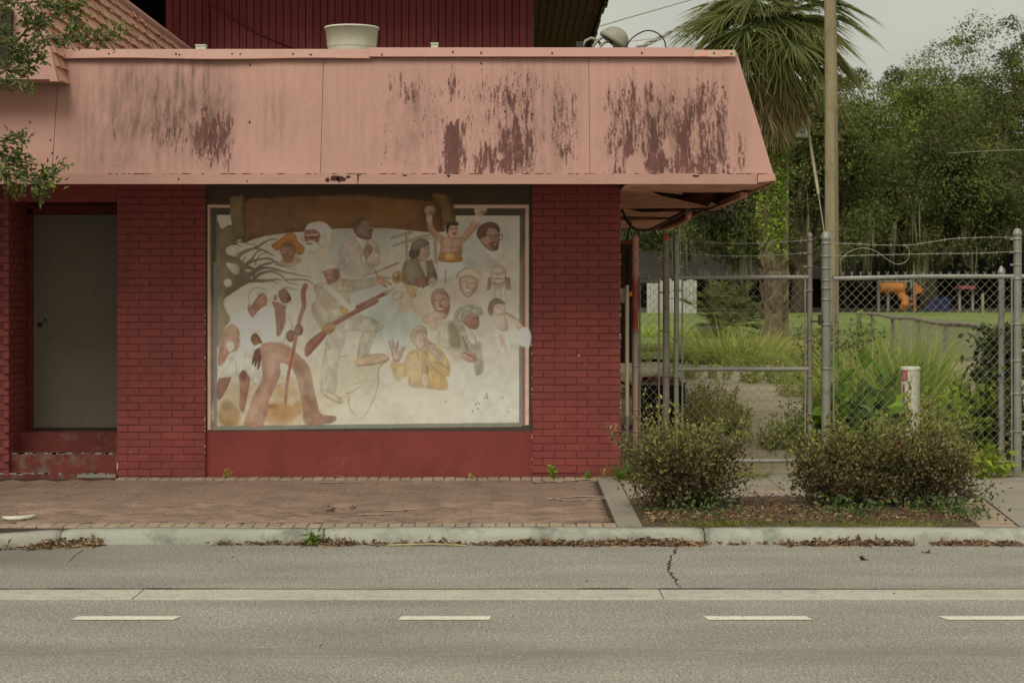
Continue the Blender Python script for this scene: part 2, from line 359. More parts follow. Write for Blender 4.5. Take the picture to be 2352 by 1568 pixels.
# strip beside the paving (slants with the photograph's joint)
for ya, yb in ((13.63, 14.45), (14.46, 15.28), (15.29, 16.1), (16.11, 17.1)):
    sq(x0, .95, ya, yb, xa2=x0, xb2=.95)
sq(.962, 2.3, 16.0, 17.12); sq(2.312, 3.75, 16.0, 17.12)
sq(.962, 3.75, 15.45, 15.72)
for i in range(28):                      # narrow paver band between the two concrete strips
    xa = .965+i*.1; sq(xa, xa+.093, 15.735, 15.985, M['paver_grey'], 'band_paver')
for i in range(9):                       # paver band on the right, across the walk
    ya = 13.64+i*.19; xa = 3.42+(ya-13.64)*.10
    if ya > 15.4 and False: continue
    sq(xa, xa+.27, ya, ya+.182, M['paver_grey'], 'band_paver')
sq(3.70, 7.5, 13.63, 15.3, xa2=3.87); sq(3.88, 7.5, 15.31, 17.0)
# planting bed soil
M['soil'] = plain('bed_soil', S(84, 70, 54), .95, .35, 6, .35, 70, .8, 60, dirt=S(124, 100, 72), dirt_amt=.6, dirt_scale=14)
V = []; nx, ny = 60, 30
for j in range(ny):
    for i in range(nx):
        X = .955+(3.41+(.0+13.625*0)-.955)*i/(nx-1); Y = 13.625+(15.44-13.625)*j/(ny-1)
        ed = min(1, min(i, nx-1-i)/4., min(j, ny-1-j)/4.)
        V.append((X, Y, pz(Y)-.01+ed*(.03+.02*math.sin(X*5)*math.sin(Y*4))+ed*RND.uniform(0, .02)))
bed = tag(np_mesh('planting_bed', V, grid_faces(nx, ny), M['soil'], smooth=True), kind='structure')
# ---------------------------------------------------------------- lot behind the fence, lawn, far ground
M['lot'] = plain('sandy_lot', S(166, 154, 130), .95, .22, .8, .2, 30, .4, 40, dirt=S(104, 98, 62), dirt_amt=.7, dirt_scale=1.3)
M['lawn'] = plain('lawn_grass', S(106, 122, 54), .95, .4, .5, .4, 14, .8, 25, dirt=S(140, 134, 76), dirt_amt=.7, dirt_scale=.9)
M['wood_floor'] = plain('woodland_floor', S(70, 66, 44), .95, .3, .4, .3, 8, .5, 10)
def terrain(name, xa, xb, ys, mat, dz=0, nx=40, rough=.02):
    V = []
    for Y in ys:
        for i in range(nx):
            X = xa+(xb-xa)*i/(nx-1); V.append((X*(Y/25.0 if Y > 25 else 1), Y, gz(Y)+dz+rough*math.sin(X*1.9+Y*1.3)*math.sin(X*.7-Y*.9)))
    return tag(np_mesh(name, V, grid_faces(nx, len(ys)), mat, smooth=True), kind='structure')
terrain('vacant_lot', .98, 26, [17.1, 17.4, 17.7, 18, 18.3, 18.6, 19, 20, 21, 22, 24, 27, 30, 34, 38, 41], M['lot'])
terrain('lawn', -2, 30, [33.5, 36, 40, 45, 50, 55, 60, 66, 71], M['lawn'], dz=.05)
terrain('woodland_floor', -90, 90, [69, 75, 80, 100, 130, 200, 400, 900], M['wood_floor'], dz=.02)
mb = MB(); mb.quad((-900, 17.05, .02), (900, 17.05, .02), (900, 1500, .02), (-900, 1500, .02)); mb.quad((-900, -200, -.05), (900, -200, -.05), (900, 17.05, -.05), (-900, 17.05, -.05))
tag(mb.build('ground', M['wood_floor']), kind='structure')
# steps behind the gate
st = tag(empty('garden_steps', (2.35, 18, .13)), 'low worn concrete steps behind the tall chain link gate', 'steps')
for i, (ya, z) in enumerate(((17.75, .19), (18.05, .28), (18.35, .385))):
    q = MB(); q.box(1.95+.03*i, 2.75+.02*i, ya, ya+(.5 if i < 2 else 1.9), .02, z); q.build('step', M['lot'], st)
# ================================================================ building
def SM3(pts, k=8):
    P_ = [Vector(p) for p in pts]; n = len(P_); out = []
    for i in range(n-1):
        p0, p1, p2, p3 = P_[max(i-1, 0)], P_[i], P_[i+1], P_[min(i+2, n-1)]
        for j in range(k):
            t = j/k; out.append(.5*((2*p1)+(-p0+p2)*t+(2*p0-5*p1+4*p2-p3)*t*t+(-p0+3*p1-3*p2+p3)*t**3))
    out.append(P_[-1]); return out
YW = 17.0                      # brick wall plane
bld = empty('mural_building', (-1.5, 17.2, .13), 'red brick corner building with pink sloped canopy and painted mural wall', 'building')
def bpart(mb, name, mat, parent=bld, label=None, kind=None): return tag(mb.build(name, mat, parent), label, kind=kind)
XL, XM0, XM1, XRW = PX(269, YW), PX(471, YW), PX(1223, YW), PX(1425, YW)
WT = 2.95
# body of the building behind the facade
bpart(MB().box(-9, XRW-.01, 17.75, 27.4, .0, 3.7), 'wall', M['darkred'])
# ---------------- brick pillars, every brick its own piece
CH = .0667; BL = .2009
def brick_mesh(l, h=.0598, d=.05, c=.004):
    x, z = l/2, h/2; q = MB()
    q.add([(-x, d, -z), (x, d, -z), (x, d, z), (-x, d, z), (-x, c, -z), (x, c, -z), (x, c, z), (-x, c, z), (-x+c, 0, -z+c), (x-c, 0, -z+c), (x-c, 0, z-c), (-x+c, 0, z-c)],
          [(0, 4, 5, 1)[::-1], (1, 5, 6, 2)[::-1], (2, 6, 7, 3)[::-1], (3, 7, 4, 0)[::-1], (4, 8, 9, 5)[::-1], (5, 9, 10, 6)[::-1], (6, 10, 11, 7)[::-1], (7, 11, 8, 4)[::-1], (8, 11, 10, 9)[::-1]])
    return q
bcache = {}
def bmesh_for(l):
    k = round(l, 3)
    if k not in bcache:
        q = brick_mesh(l); me = bpy.data.meshes.new('brick'); me.from_pydata(q.v, [], q.f); me.materials.append(M['brick']); bcache[k] = me
    return bcache[k]
rb = random.Random(21)
def pillar(xa, xb, z0, seed):
    core = bpart(MB().box(xa+.001, xb-.001, YW+.0055, YW+.75, .0, WT), 'brick_pillar', M['mortar'])
    small = MB(); ncs = int((2.74-z0)/CH)+1
    for c in range(ncs):
        z = z0+CH*(c+.5)
        cuts = [xa]; x = xa+(.0985 if (c+seed) % 2 else BL)
        while x < xb-.02: cuts.append(x); x += BL
        cuts.append(xb)
        for a_, b_ in zip(cuts[:-1], cuts[1:]):
            l = b_-a_-.0065; jx = rb.uniform(-.0015, .0015); jy = rb.uniform(-.003, .003); rot = Euler((rb.uniform(-.01, .01), rb.uniform(-.006, .006), rb.uniform(-.008, .008)))
            if a_ <= xa: l += .004; jx -= .002+abs(rb.gauss(0, .0012))
            if b_ >= xb: l += .004; jx += .002+abs(rb.gauss(0, .0015))
            lc = ((a_+b_)/2+jx, YW+jy, z)
            if l < .085 or c >= ncs-2:
                q = brick_mesh(l); mt = Matrix.Translation(lc) @ rot.to_matrix().to_4x4(); small.add([mt @ Vector(v) for v in q.v], q.f)
            else:
                o = bpy.data.objects.new('brick', bmesh_for(l)); COL.objects.link(o); o.parent = core
                o.location = lc; o.rotation_euler = rot
    bpart(small, 'brick_closers', M['brick'], core, kind='stuff')
pillar(XL, XM0, .135, 1); pillar(XM1, XRW, .165, 0)
# flaked paint on the pillar edges
fl = MB(); rf = random.Random(9)
for i in range(40):
    z = rf.uniform(.2, 2.6); x = XRW+.003; s_ = rf.uniform(.003, .008)
    fl.box(x-s_, x+.002, YW-.004, YW+.006, z, z+s_*rf.uniform(1, 3))
for i in range(26):
    x = rf.choice((rf.uniform(XL+.02, XM0-.02), rf.uniform(XM1+.02, XRW-.02))); z = rf.uniform(.14, 1.9)**1.2; s_ = rf.uniform(.002, .006); fl.box(x, x+s_*rf.uniform(.6, 2), YW-.006, YW+.003, z, z+s_)
for i in range(30):
    z = rf.uniform(.15, 1.6); x = rf.choice((XM0, XM1-.004)); s_ = rf.uniform(.003, .006); fl.box(x-s_, x+.002, YW-.005, YW+.006, z, z+s_*rf.uniform(1, 4))
fl.box(XL-.002, XL+.008, YW-.006, YW+.004, .2, .26); fl.box(.60, .617, YW-.006, YW, PZ(816, YW)-.006, PZ(816, YW)+.006)
bpart(fl, 'paint_chips', plain('bare_plaster', S(206, 190, 166), .9, .1, 8, .1, 60, .1), kind='stuff')
# ---------------- recessed mural wall and red plinth
YM = YW+.045
bpart(MB().box(XM0-.002, XM1+.002, YM+.02, YM+.6, .0, WT), 'mural_wall', M['redwall'])
zp = PZ(989, YM)
q = MB(); nseg = 40
q.box(XM0, XM1, YM, YM+.03, .125, zp-.004); bpart(q, 'plinth_panel', M['redwall'])
# ---------------- door alcove
YD = 17.67
xd0 = PX(77, YD)
bpart(MB().box(xd0-.6, XL+.3, YD+.04, YD+.2, .0, WT), 'alcove_wall', M['darkred'])
dr = bpart(MB().box(xd0, XL+.16, YD-.005, YD+.035, PZ(987, YD), PZ(493, YD)), 'door', M['door'])
bpart(MB().box(xd0-.05, xd0-.004, YD-.02, YD+.036, .5, PZ(480, YD)), 'door_frame', M['darkred'])
bpart(MB().box(xd0-.05, XL+.16, YD-.02, YD+.036, PZ(491, YD), PZ(470, YD)), 'door_head', M['darkred'])
q = MB(); c = P(92, 746, YD-.02); q.tube([c+Vector((0, .02, 0)), c+Vector((0, 0, 0)), c-Vector((0, .012, 0))], [.022, .024, .012], 12); bpart(q, 'door_lock', M['darkbrown'], dr)
q = MB(); c = P(104, 735, YD-.012); q.tube([c+Vector((0, .015, 0)), c], [.014, .014], 10); bpart(q, 'lock_cylinder', M['darkbrown'], dr)
q = MB()
for x_, y_ in ((242, 546), (195, 614), (108, 742)):
    c = P(x_, y_, YD-.008); q.tube([c+Vector((0, .01, 0)), c], [.008, .008], 8)
bpart(q, 'bolt_heads', M['darkbrown'], dr)
bpart(MB().box(xd0, XL+.16, YD-.02, YD-.006, PZ(987, YD), PZ(981, YD)), 'door_sweep', M['darkbrown'], dr)
# lintel over the alcove
bpart(MB().box(-6.5, XL-.002, YW+.02, YW+.3, PZ(463, YW), WT), 'lintel', M['redwall'])
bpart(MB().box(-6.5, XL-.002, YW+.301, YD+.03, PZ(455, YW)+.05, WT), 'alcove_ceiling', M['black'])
# left return wall of the alcove and pillar beyond it
core = bpart(MB().box(-6.5, xd0-.052, YW+.01, YW+.9, .0, WT), 'brick_pillar', M['mortar'])
sm = MB()
for c in range(39):
    z = .135+CH*(c+.5); x = xd0-.052-(0 if c % 2 else .1)
    k = 0
    while x > -5.4:
        l = .192; mt = Matrix.Translation((x-.1, YW+.003, z)); q = brick_mesh(l); sm.add([mt @ Vector(v) for v in q.v], q.f); x -= BL
    for yb_ in (YW+.1, YW+.3, YW+.5, YW+.7):
        yy = yb_+(.05 if c % 2 else -.03)
        if yy > YD-.1: continue
        mt = Matrix.Translation((xd0-.045, yy, z)) @ Matrix.Rotation(math.radians(90), 4, 'Z'); q = brick_mesh(.19); sm.add([mt @ Vector(v) for v in q.v], q.f)
bpart(sm, 'brick_courses', M['brick'], core, kind='stuff')
# steps of the alcove, each step two courses of painted brick
stp = bpart(MB().box(-5.0, XL-.004, YW+.06, YD-.01, .0, PZ(1040, YW+.06)), 'step', M['step'])
bpart(MB().box(-5.0, XL-.004, YW+.36, YD-.008, .2, PZ(988, YD)), 'step', M['step'])
bpart(MB().box(-5.0, XL-.004, YW-.02, YW+.058, .05, PZ(1086, YW)), 'step', M['step'])
q = MB(); r_ = random.Random(31)
for i in range(46):
    x = r_.uniform(-4.7, XL-.1); l = r_.uniform(.01, .07); z, y = r_.choice(((PZ(1086, YW)+.001, YW-.021), (PZ(1040, YW+.06)+.001, YW+.059)))
    q.box(x, x+l, y, y+.014, z-r_.uniform(.004, .016), z+.002)
q.box(PX(178, YW), PX(266, YW), YW-.023, YW+.01, PZ(1096, YW), PZ(1088, YW))
bpart(q, 'chipped_paint', plain('chipped_white_paint', S(150, 146, 130), .9, .25, 14, .2, 90, .3, 80), kind='stuff')
# ---------------- the pink canopy
YF = 15.80; ZB, ZS, ZT = 2.72, 2.805, 3.87; RUN = .287*(ZT-ZS)/(3.89-2.805)
XC = 2.21                                                   # right corner at the bottom
def canopy_material():
    m, N, L, B = nodes_of('stained_pink_board')
    g = N.new('ShaderNodeNewGeometry'); pos = g.outputs['Position']
    at = N.new('ShaderNodeAttribute'); at.attribute_name = 'Col'
    sp = N.new('ShaderNodeSeparateColor'); L.new(at.outputs['Color'], sp.inputs[0])
    c = S(189, 145, 133)
    slow = noise(N, L, 1.1, 4, .5, pos)
    col = ramp(N, L, slow, [(.3, scl(c, .9)), (.7, scl(c, 1.05))])
    # pale grey-brown film
    film = noise(N, L, 9, 5, .7, pos, (1.6, 1, .35))
    ff = mathn(N, L, 'MULTIPLY', sp.outputs['Green'], ramp(N, L, film, [(.3, (.25,)*3), (.65, (1.25,)*3)]), True)
    col = mixc(N, L, ff, col, S(116, 92, 80))
    # dark mould: vertical runs broken up by the texture of the board
    st = noise(N, L, 22, 5, .72, pos, (1.7, 1, .10)); gr = noise(N, L, 80, 3, .7, pos, (1, 1, .5))
    cl_ = noise(N, L, 30, 4, .7, pos, (1.4, 1, .035))
    nn = mathn(N, L, 'ADD', mathn(N, L, 'ADD', mathn(N, L, 'MULTIPLY', st, 1.0), mathn(N, L, 'MULTIPLY', gr, .55)), mathn(N, L, 'SUBTRACT', mathn(N, L, 'MULTIPLY', cl_, 1.1), .825))
    d = mathn(N, L, 'SUBTRACT', mathn(N, L, 'ADD', nn, mathn(N, L, 'MULTIPLY', sp.outputs['Red'], .74)), .87)
    d = mathn(N, L, 'MULTIPLY', d, 5.0, True)
    d = mathn(N, L, 'MULTIPLY', d, .9)
    tone = ramp(N, L, noise(N, L, 14, 3, .6, pos, (1, 1, .3)), [(.3, S(100, 58, 52)), (.7, S(70, 40, 36))])
    col = mixc(N, L, d, col, tone)
    L.new(col, B.inputs['Base Color']); B.inputs['Roughness'].default_value = .75; B.inputs['Specular IOR Level'].default_value = .3
    rip = noise(N, L, 34, 4, .65, pos, (.8, 1, 2.0)); amt = noise(N, L, 2.2, 2, .5, pos)
    h = mathn(N, L, 'MULTIPLY', rip, ramp(N, L, amt, [(.35, (.1,)*3), (.62, (1, 1, 1))]))
    bump(N, L, B, h, .55, .012)
    return m
M['canopy'] = canopy_material()
# stain map in picture-of-the-board coordinates (px along the canopy, py down it)
def stain(px, py):
    R = np.zeros_like(px); G = np.zeros_like(px)
    def blob(arr, x0, x1, y0, y1, a_, fx=10, fy=30, grow=0):
        fxm = 1/(1+np.exp(-(px-x0)/fx))*1/(1+np.exp((px-x1)/fx)); jt = 16*np.sin(px*.53+y0)+13*np.sin(px*1.27+x0)+9*np.sin(px*.21); fym = 1/(1+np.exp(-(py-y0-jt)/fy))*1/(1+np.exp((py-y1)/fy))
        arr[:] = np.maximum(arr, a_*fxm*fym*(1+grow*(py-y1)/(y1-y0+1)))
    # columns of mould: x0,x1,y0,y1,strength
    for b in ((440, 535, 255, 375, .86), (455, 480, 215, 365, .8), (340, 425, 310, 350, .82), (400, 425, 240, 340, .72), (335, 440, 270, 345, .62), (235, 300, 280, 330, .55), (505, 532, 250, 400, .84),
              (1020, 1062, 175, 240, .92), (1016, 1066, 265, 400, 1.12), (1025, 1045, 160, 400, .9), (1060, 1085, 200, 330, .78), (1075, 1095, 330, 400, .95), (1085, 1232, 325, 400, .96), (1140, 1232, 270, 400, .84), (1195, 1225, 250, 400, .92),
              (1108, 1160, 290, 340, .72), (880, 990, 165, 250, .60), (895, 915, 190, 245, .8), (940, 960, 170, 200, .8), (1090, 1240, 160, 290, .58), (1260, 1330, 190, 380, .62), (1275, 1310, 320, 365, .9), (1000, 1010, 280, 400, .72),
              (1240, 1300, 390, 402, .85), (1160, 1215, 150, 200, .6),
              (1440, 1462, 170, 390, 1.1), (1425, 1462, 285, 395, 1.05), (1380, 1425, 330, 365, .95), (1385, 1405, 360, 405, 1.0), (1420, 1462, 370, 405, 1.1), (1482, 1502, 180, 400, 1.12), (1480, 1520, 215, 400, .98), (1500, 1540, 270, 320, .86),
              (1480, 1535, 360, 405, 1.1), (1545, 1590, 240, 400, 1.0), (1570, 1595, 235, 300, 1.02), (1545, 1600, 330, 405, 1.0), (1600, 1625, 200, 405, 1.04), (1600, 1632, 300, 405, 1.12), (1620, 1650, 190, 330, .88), (1590, 1640, 180, 290, .78),
              (1640, 1672, 210, 400, .96), (1655, 1668, 200, 395, 1.06), (1540, 1670, 360, 405, 1.0), (1690, 1714, 310, 395, .96), (1380, 1680, 200, 395, .6), (860, 1340, 165, 400, .34), (330, 540, 200, 360, .38), (1000, 1240, 375, 412, .95), (1390, 1700, 375, 414, 1.0), (1016, 1068, 270, 412, 1.1), (1480, 1540, 330, 412, 1.05)):
        blob(R, b[0], b[1], b[2], b[3], b[4], 7, 13)
    # clean patches round fixings
    for x, y, r in ((1042, 258, 17), (1458, 385, 20), (1538, 338, 16), (1500, 250, 12), (1150, 360, 6), (910, 244, 10)):
        R *= 1-np.exp(-(((px-x)/r)**2+((py-y)/(r*1.4))**2)**2)
        G *= 1-np.exp(-(((px-x)/r)**2+((py-y)/(r*1.4))**2)**2)
    for b in ((240, 535, 165, 345, .85), (170, 560, 180, 390, .5), (570, 700, 180, 350, .4), (880, 1010, 180, 390, .5), (1080, 1340, 160, 400, .45), (1390, 1710, 180, 400, .5), (190, 260, 190, 340, .45), (130, 1700, 135, 400, .18)):
        blob(G, b[0], b[1], b[2], b[3], b[4], 25, 25)
    G *= (.6+.4*np.sin(px*.09+np.sin(px*.031)*3)**2)*1.35
    return np.clip(R, 0, 1.3), np.clip(G, 0, 1)
CAN_EDGE = [-6.4, PX(119, YF), PX(736, YF), PX(1354, YF+.1), 99]
def front_panel(xa, xb):
    nv = 56; last = xb > 50
    xbb = XC if last else xb
    nu = max(8, int((xbb-xa)/.016)); u = np.linspace(0, 1, nu)[None, :]; v = np.linspace(0, 1, nv)[:, None]
    right = (XC-.003-RUN*v*.985) if last else xb-.0022
    X = (xa+.0022)+(right-(xa+.0022))*u; X = np.broadcast_to(X, (nv, nu)); Y = YF+RUN*v+0*u; Z = ZS+(ZT-ZS)*v+0*u
    sag = .006*np.sin(X*1.7)*np.sin(v*3.14); Y = Y+sag
    px = CX+X*F/Y; py = HY-(Z-CZ)*F/Y
    R, G = stain(px, py); col = np.stack([R, G, 0*R], -1).reshape(-1, 3)
    return tag(np_mesh('canopy_panel', np.stack([X, Y, Z], -1).reshape(-1, 3), grid_faces(nu, nv), M['canopy'], bld, col, True))
for a_, b_ in zip(CAN_EDGE[:-1], CAN_EDGE[1:]): front_panel(a_, b_)
# side slope and closed back of the canopy
q = MB(); q.quad((XC, YF, ZS), (XC, 27.6, ZS), (XC-RUN, 27.6, ZT), (XC-RUN, YF+RUN, ZT)); q.quad((-6.4, YF+.02, ZS), (XC-.02, YF+.02, ZS), (XC-RUN-.02, YF+RUN+.02, ZT), (-6.4, YF+RUN+.02, ZT))
q.quad((XC, 27.6, ZB), (XC, 27.6, ZS), (-6.4, 27.6, ZS), (-6.4, 27.6, ZB)); q.quad((XC, 27.6, ZS), (XC-RUN, 27.6, ZT), (-6.4, 27.6, ZT), (-6.4, 27.6, ZS))
bpart(q, 'canopy_side', M['pinkdull'])
bpart(MB().box(-6.4, XC-RUN-.01, YF+RUN+.012, 27.58, 3.70, 3.745), 'roof_deck', plain('roof_felt', S(120, 112, 100), .9))
# bottom fascia boards
q = MB(); jx = PX(822, YF)
for a_, b_ in ((-6.4, jx-.003), (jx+.003, PX(1738, YF))):
    bpart(MB().box(a_, b_, YF-.022, YF, ZB, ZS+.004), 'fascia_board', M['pink'])
bpart(MB().hexa([(PX(1740, YF), YF-.02, ZB+.015), (XC+.015, YF-.02, ZB+.03), (XC+.015, YF+.01, ZB+.03), (PX(1740, YF), YF, ZB+.015)], [(PX(1740, YF), YF-.02, ZS+.006), (XC+.004, YF-.02, ZS+.006), (XC+.004, YF+.01, ZS+.006), (PX(1740, YF), YF, ZS+.006)]),
      'fascia_end', plain('peeling_pink_paint', S(200, 150, 132), .75, .1, 5, .1, 60, .2, 90, dirt=S(168, 170, 146), dirt_amt=1, dirt_scale=14))
bpart(MB().box(XC-.02, XC, YF+.012, 27.6, ZB, ZS-.002), 'side_fascia', M['pinkdull'])
# rusted holes and marks on the fascia
q = MB(); r_ = random.Random(4)
M['rustmark'] = plain('rust_stain', S(74, 44, 36), .9, .3, 20, .2, 90, .2)
def spot(q, x, y, rx, ry, Y, n=9, jit=.35):
    c = P(x, y, Y); pts = []
    for k in range(n):
        a_ = 2*math.pi*k/n; j = 1+r_.uniform(-jit, jit); pts.append((c.x+rx*math.cos(a_)*j, Y, c.z+ry*math.sin(a_)*j))
    q.add(pts, [tuple(range(n))])
for x, y, rx, ry in ((752, 412, .022, .018), (768, 408, .045, .022), (784, 411, .035, .026), (800, 406, .02, .012), (822, 410, .006, .032), (824, 402, .02, .006), (1030, 404, .014, .012), (930, 403, .02, .007), (1600, 404, .03, .008), (410, 412, .008, .008)):
    spot(q, x, y, rx, ry, YF-.0245)
X = -3.4
while X < 2.1:                       # broken dark line along the joint above the fascia
    if r_.random() < .72:
        l = r_.uniform(.02, .09); w0, w1 = r_.uniform(.001, .004), r_.uniform(.001, .006); zz = ZS+.004
        q.add([(X, YF-.0235, zz-w0), (X+l*.5, YF-.0235, zz-w1*1.3), (X+l, YF-.0235, zz-w0*.4), (X+l, YF-.0235, zz+.001), (X, YF-.0235, zz+.001)], [(0, 1, 2, 3, 4)])
    X += r_.uniform(.03, .11)
bpart(q, 'rust_stains', M['rustmark'], kind='stuff')
q = MB()
for x, y in ((250, 124), (404, 124), (412, 126), (533, 124), (552, 125), (673, 124), (715, 126), (712, 127), (877, 126), (1040, 119), (1105, 121), (1268, 122), (1474, 122), (1640, 122), (574, 149), (573, 280), (568, 416), (1105, 146), (1053, 275), (1680, 124), (1660, 200), (1800-150, 280), (120, 352), (116, 322), (1160, 256), (1223, 262)):
    Y = YF+RUN*(PZ(y, YF+.2)-ZS)/(ZT-ZS) if y > 132 else YF+RUN-.045
    c = P(x, y, Y-.006); q.box(c.x-.006, c.x+.006, c.y-.004, c.y+.006, c.z-.007, c.z+.007)
bpart(q, 'nail_heads', M['rustmark'], kind='stuff')
# top flashing, three lapped lengths
def flashing(x0, x1, ytop, ybot, lip, wav=0):
    Yf = YF+RUN-.03; a_, b_ = PX(x0, Yf), PX(x1, Yf); ns = 24; vs_ = []; fs_ = []
    for k in range(ns+1):
        t = k/ns; X = a_+(b_-a_)*t; w_ = wav*math.sin(t*math.pi)*math.sin(t*9)
        zt, zb = PZ(ytop, Yf), PZ(ybot, Yf)+w_*.4
        vs_ += [(X, Yf+.12, zt+.003), (X, Yf, zt), (X, Yf-.022-abs(w_), zb), (X, Yf-.034-lip-abs(w_), zb-.004), (X, Yf-.02, zb-.009)]
    for k in range(ns):
        for j in range(4): fs_.append((k*5+j, k*5+j+1, (k+1)*5+j+1, (k+1)*5+j))
    return MB().add(vs_, fs_).build('flashing', M['pink'], bld)
flashing(126, 852, 113, 134, 0, .02); flashing(848, 1594, 109.5, 130, .004); flashing(1592, 1689, 115, 130.5, .012, .006).data.materials[0] = bpy.data.materials['peeling_pink_paint']
flashing(-120, 127, 113, 134, 0)
# ---------------- soffit boards, some broken away
def sof(pts, name='soffit_board', mat=M['soffit'], th=.012, label=None):
    n = len(pts); q = MB(); q.add([Vector(p) for p in pts]+[Vector(p)+Vector((0, 0, th)) for p in pts], [tuple(range(n))[::-1], tuple(range(n, 2*n))]+[(i, (i+1) % n, (i+1) % n+n, i+n) for i in range(n)])
    return bpart(q, name, mat, label=label)
zs = ZB+.012
sof([(-6.4, YF+.022, zs+.075), (XRW-.002, YF+.022, zs+.075), (XRW-.002, YW+.045, zs+.075), (-6.4, YW+.045, zs+.075)])
sof([(XRW+.001, YF+.0, zs), (XC-.03, YF+.0, zs), (XC-.03, YW-.1, zs), (XRW+.001, YW-.1, zs)])
sof([(XRW+.0, YW-.095, zs), (XC-.12, YW-.095, zs), (XC-.16, 17.35, zs), (1.75, 17.4, zs), (1.45, 17.3, zs), (XRW, 17.15, zs)])
sof([(XRW, 17.35, zs+.01), (1.3, 17.5, zs), (1.46, 18.1, zs-.01), (1.66, 18.6, zs-.02), (2.1, 20.0, zs-.02), (2.02, 20.6, zs), (XRW, 20.9, zs)], label='sagging pink soffit board with torn edge')
sof([(1.2, 17.4, zs+.03), (1.55, 17.5, zs+.02), (1.62, 17.75, zs+.0), (1.3, 17.7, zs+.03)])
sof([(XRW, 21.0, zs), (1.25, 21.0, zs), (1.5, 21.5, zs-.02), (1.95, 21.6, zs), (1.95, 23.2, zs), (XRW, 22.6, zs)])
sof([(XRW+.02, 24.4, zs), (2.0, 24.0, zs), (2.0, 27.3, zs), (XRW+.02, 27.3, zs)])
sof([(XRW, 23.3, zs+.03), (1.3, 23.4, zs+.03), (1.4, 24.1, zs), (XRW, 24.2, zs)], mat=M['darkred'])
bpart(MB().box(XRW+.0, XC-.03, 17.0, 27.5, 2.98, 3.0), 'canopy_shade_sheet', M['black'])  # near-black sheet painting the darkness inside the broken soffit
bpart(MB().box(XC-.1, XC-.03, 17.3, 20.2, zs-.05, zs-.0), 'soffit_trim', M['soffit'])
bpart(MB().add([(2.02, 19.0, zs-.01), (2.28, 19.6, zs-.06), (2.45, 19.7, zs-.09), (2.1, 20.2, zs-.02)], [(0, 1, 2, 3)]), 'torn_flashing', M['greymetal'])
bpart(MB().tube([(2.0, 21.2, zs-.01), (2.14, 22.8, zs-.02), (2.22, 25, zs-.01), (2.2, 27.5, zs)], .04, 6), 'soffit_trim', M['soffit'])
# hanging cables under the soffit
cb = tag(MB().tube(SM3([P(1428, 480, 19), P(1445, 515, 19), P(1480, 530, 19), P(1540, 505, 19.2), P(1590, 482, 19.5), P(1640, 488, 19.8), P(1680, 478, 20), P(1650, 462, 20)]), .013, 6).build('loose_cable', M['blackcable']), 'black cable looping loosely under the broken soffit', 'cable')
tag(MB().tube([P(1620, 455, 19.4), P(1655, 475, 19.4), P(1680, 500, 19.4), P(1694, 528, 19.4)], [.012, .012, .012, .008], 6).build('dangling_cable', M['blackcable']), 'stiff black cable end hanging below the torn canopy corner', 'cable')
# ---------------- upper storey behind
YU = 25.4
xu0, xu1 = PX(380, YU), PX(1227, YU)
up = bpart(MB().box(xu0, xu1, YU+.03, 36, 3.6, 6.9), 'upper_wall', plain('groove_shadow_paint', S(70, 30, 28), .8))
nb = 50; bw = (xu1-xu0)/nb
for i in range(nb):
    j = RND.uniform(-.003, .003)
    bpart(MB().box(xu0+i*bw+.006, xu0+(i+1)*bw-.006, YU+j, YU+.04, 3.65, 6.85), 'siding_board', M['siding'], up)
# roof over the upper storey with deep eaves
bpart(MB().box(xu0-1.4, xu1+1.05, YU-1.5, 36.5, 6.55, 6.9), 'upper_roof', M['darkbrown'])
for i in range(9):
    xa = xu1+.03+i*.118
    bpart(MB().box(xa, xa+.114, YU-1.4, 36.4, 6.30-.012*i, 6.33-.012*i), 'eave_board', plain('eave_brown', S(96, 70, 54), .9, .25, 3, .15, 40, .3, 50, dirt=S(50, 36, 30), dirt_amt=.7, dirt_scale=2) if i == 0 else bpy.data.materials['eave_brown'])
q = MB(); r_ = random.Random(12); Y = YU-1.4
while Y < 36.4:
    l = r_.uniform(.25, .9); q.box(xu1+1.08, xu1+1.11+r_.uniform(0, .035), Y, Y+l, 6.16-r_.uniform(0, .03), 6.6); Y += l
bpart(q, 'ragged_eave_edge', M['darkbrown'])
bpart(MB().tube([P(475, 5, YU-.03), P(500, 20, YU-.03), P(590, 75, YU-.03), P(680, 112, YU-.03)], .014, 6), 'wall_cable', M['darkred'])
bpart(MB().tube([P(477, 20, YU-.04), P(478, 115, YU-.04)], .022, 6), 'downpipe', M['darkred'])
# recess left of it with horizontal boards, shade painted in as near-black
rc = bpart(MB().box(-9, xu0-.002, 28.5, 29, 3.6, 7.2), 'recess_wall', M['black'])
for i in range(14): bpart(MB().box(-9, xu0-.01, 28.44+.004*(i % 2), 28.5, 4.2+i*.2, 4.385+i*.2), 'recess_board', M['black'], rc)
bpart(MB().box(-9, xu0-.01, 23.5, 28.4, 6.2, 6.3), 'recess_soffit', M['black'])
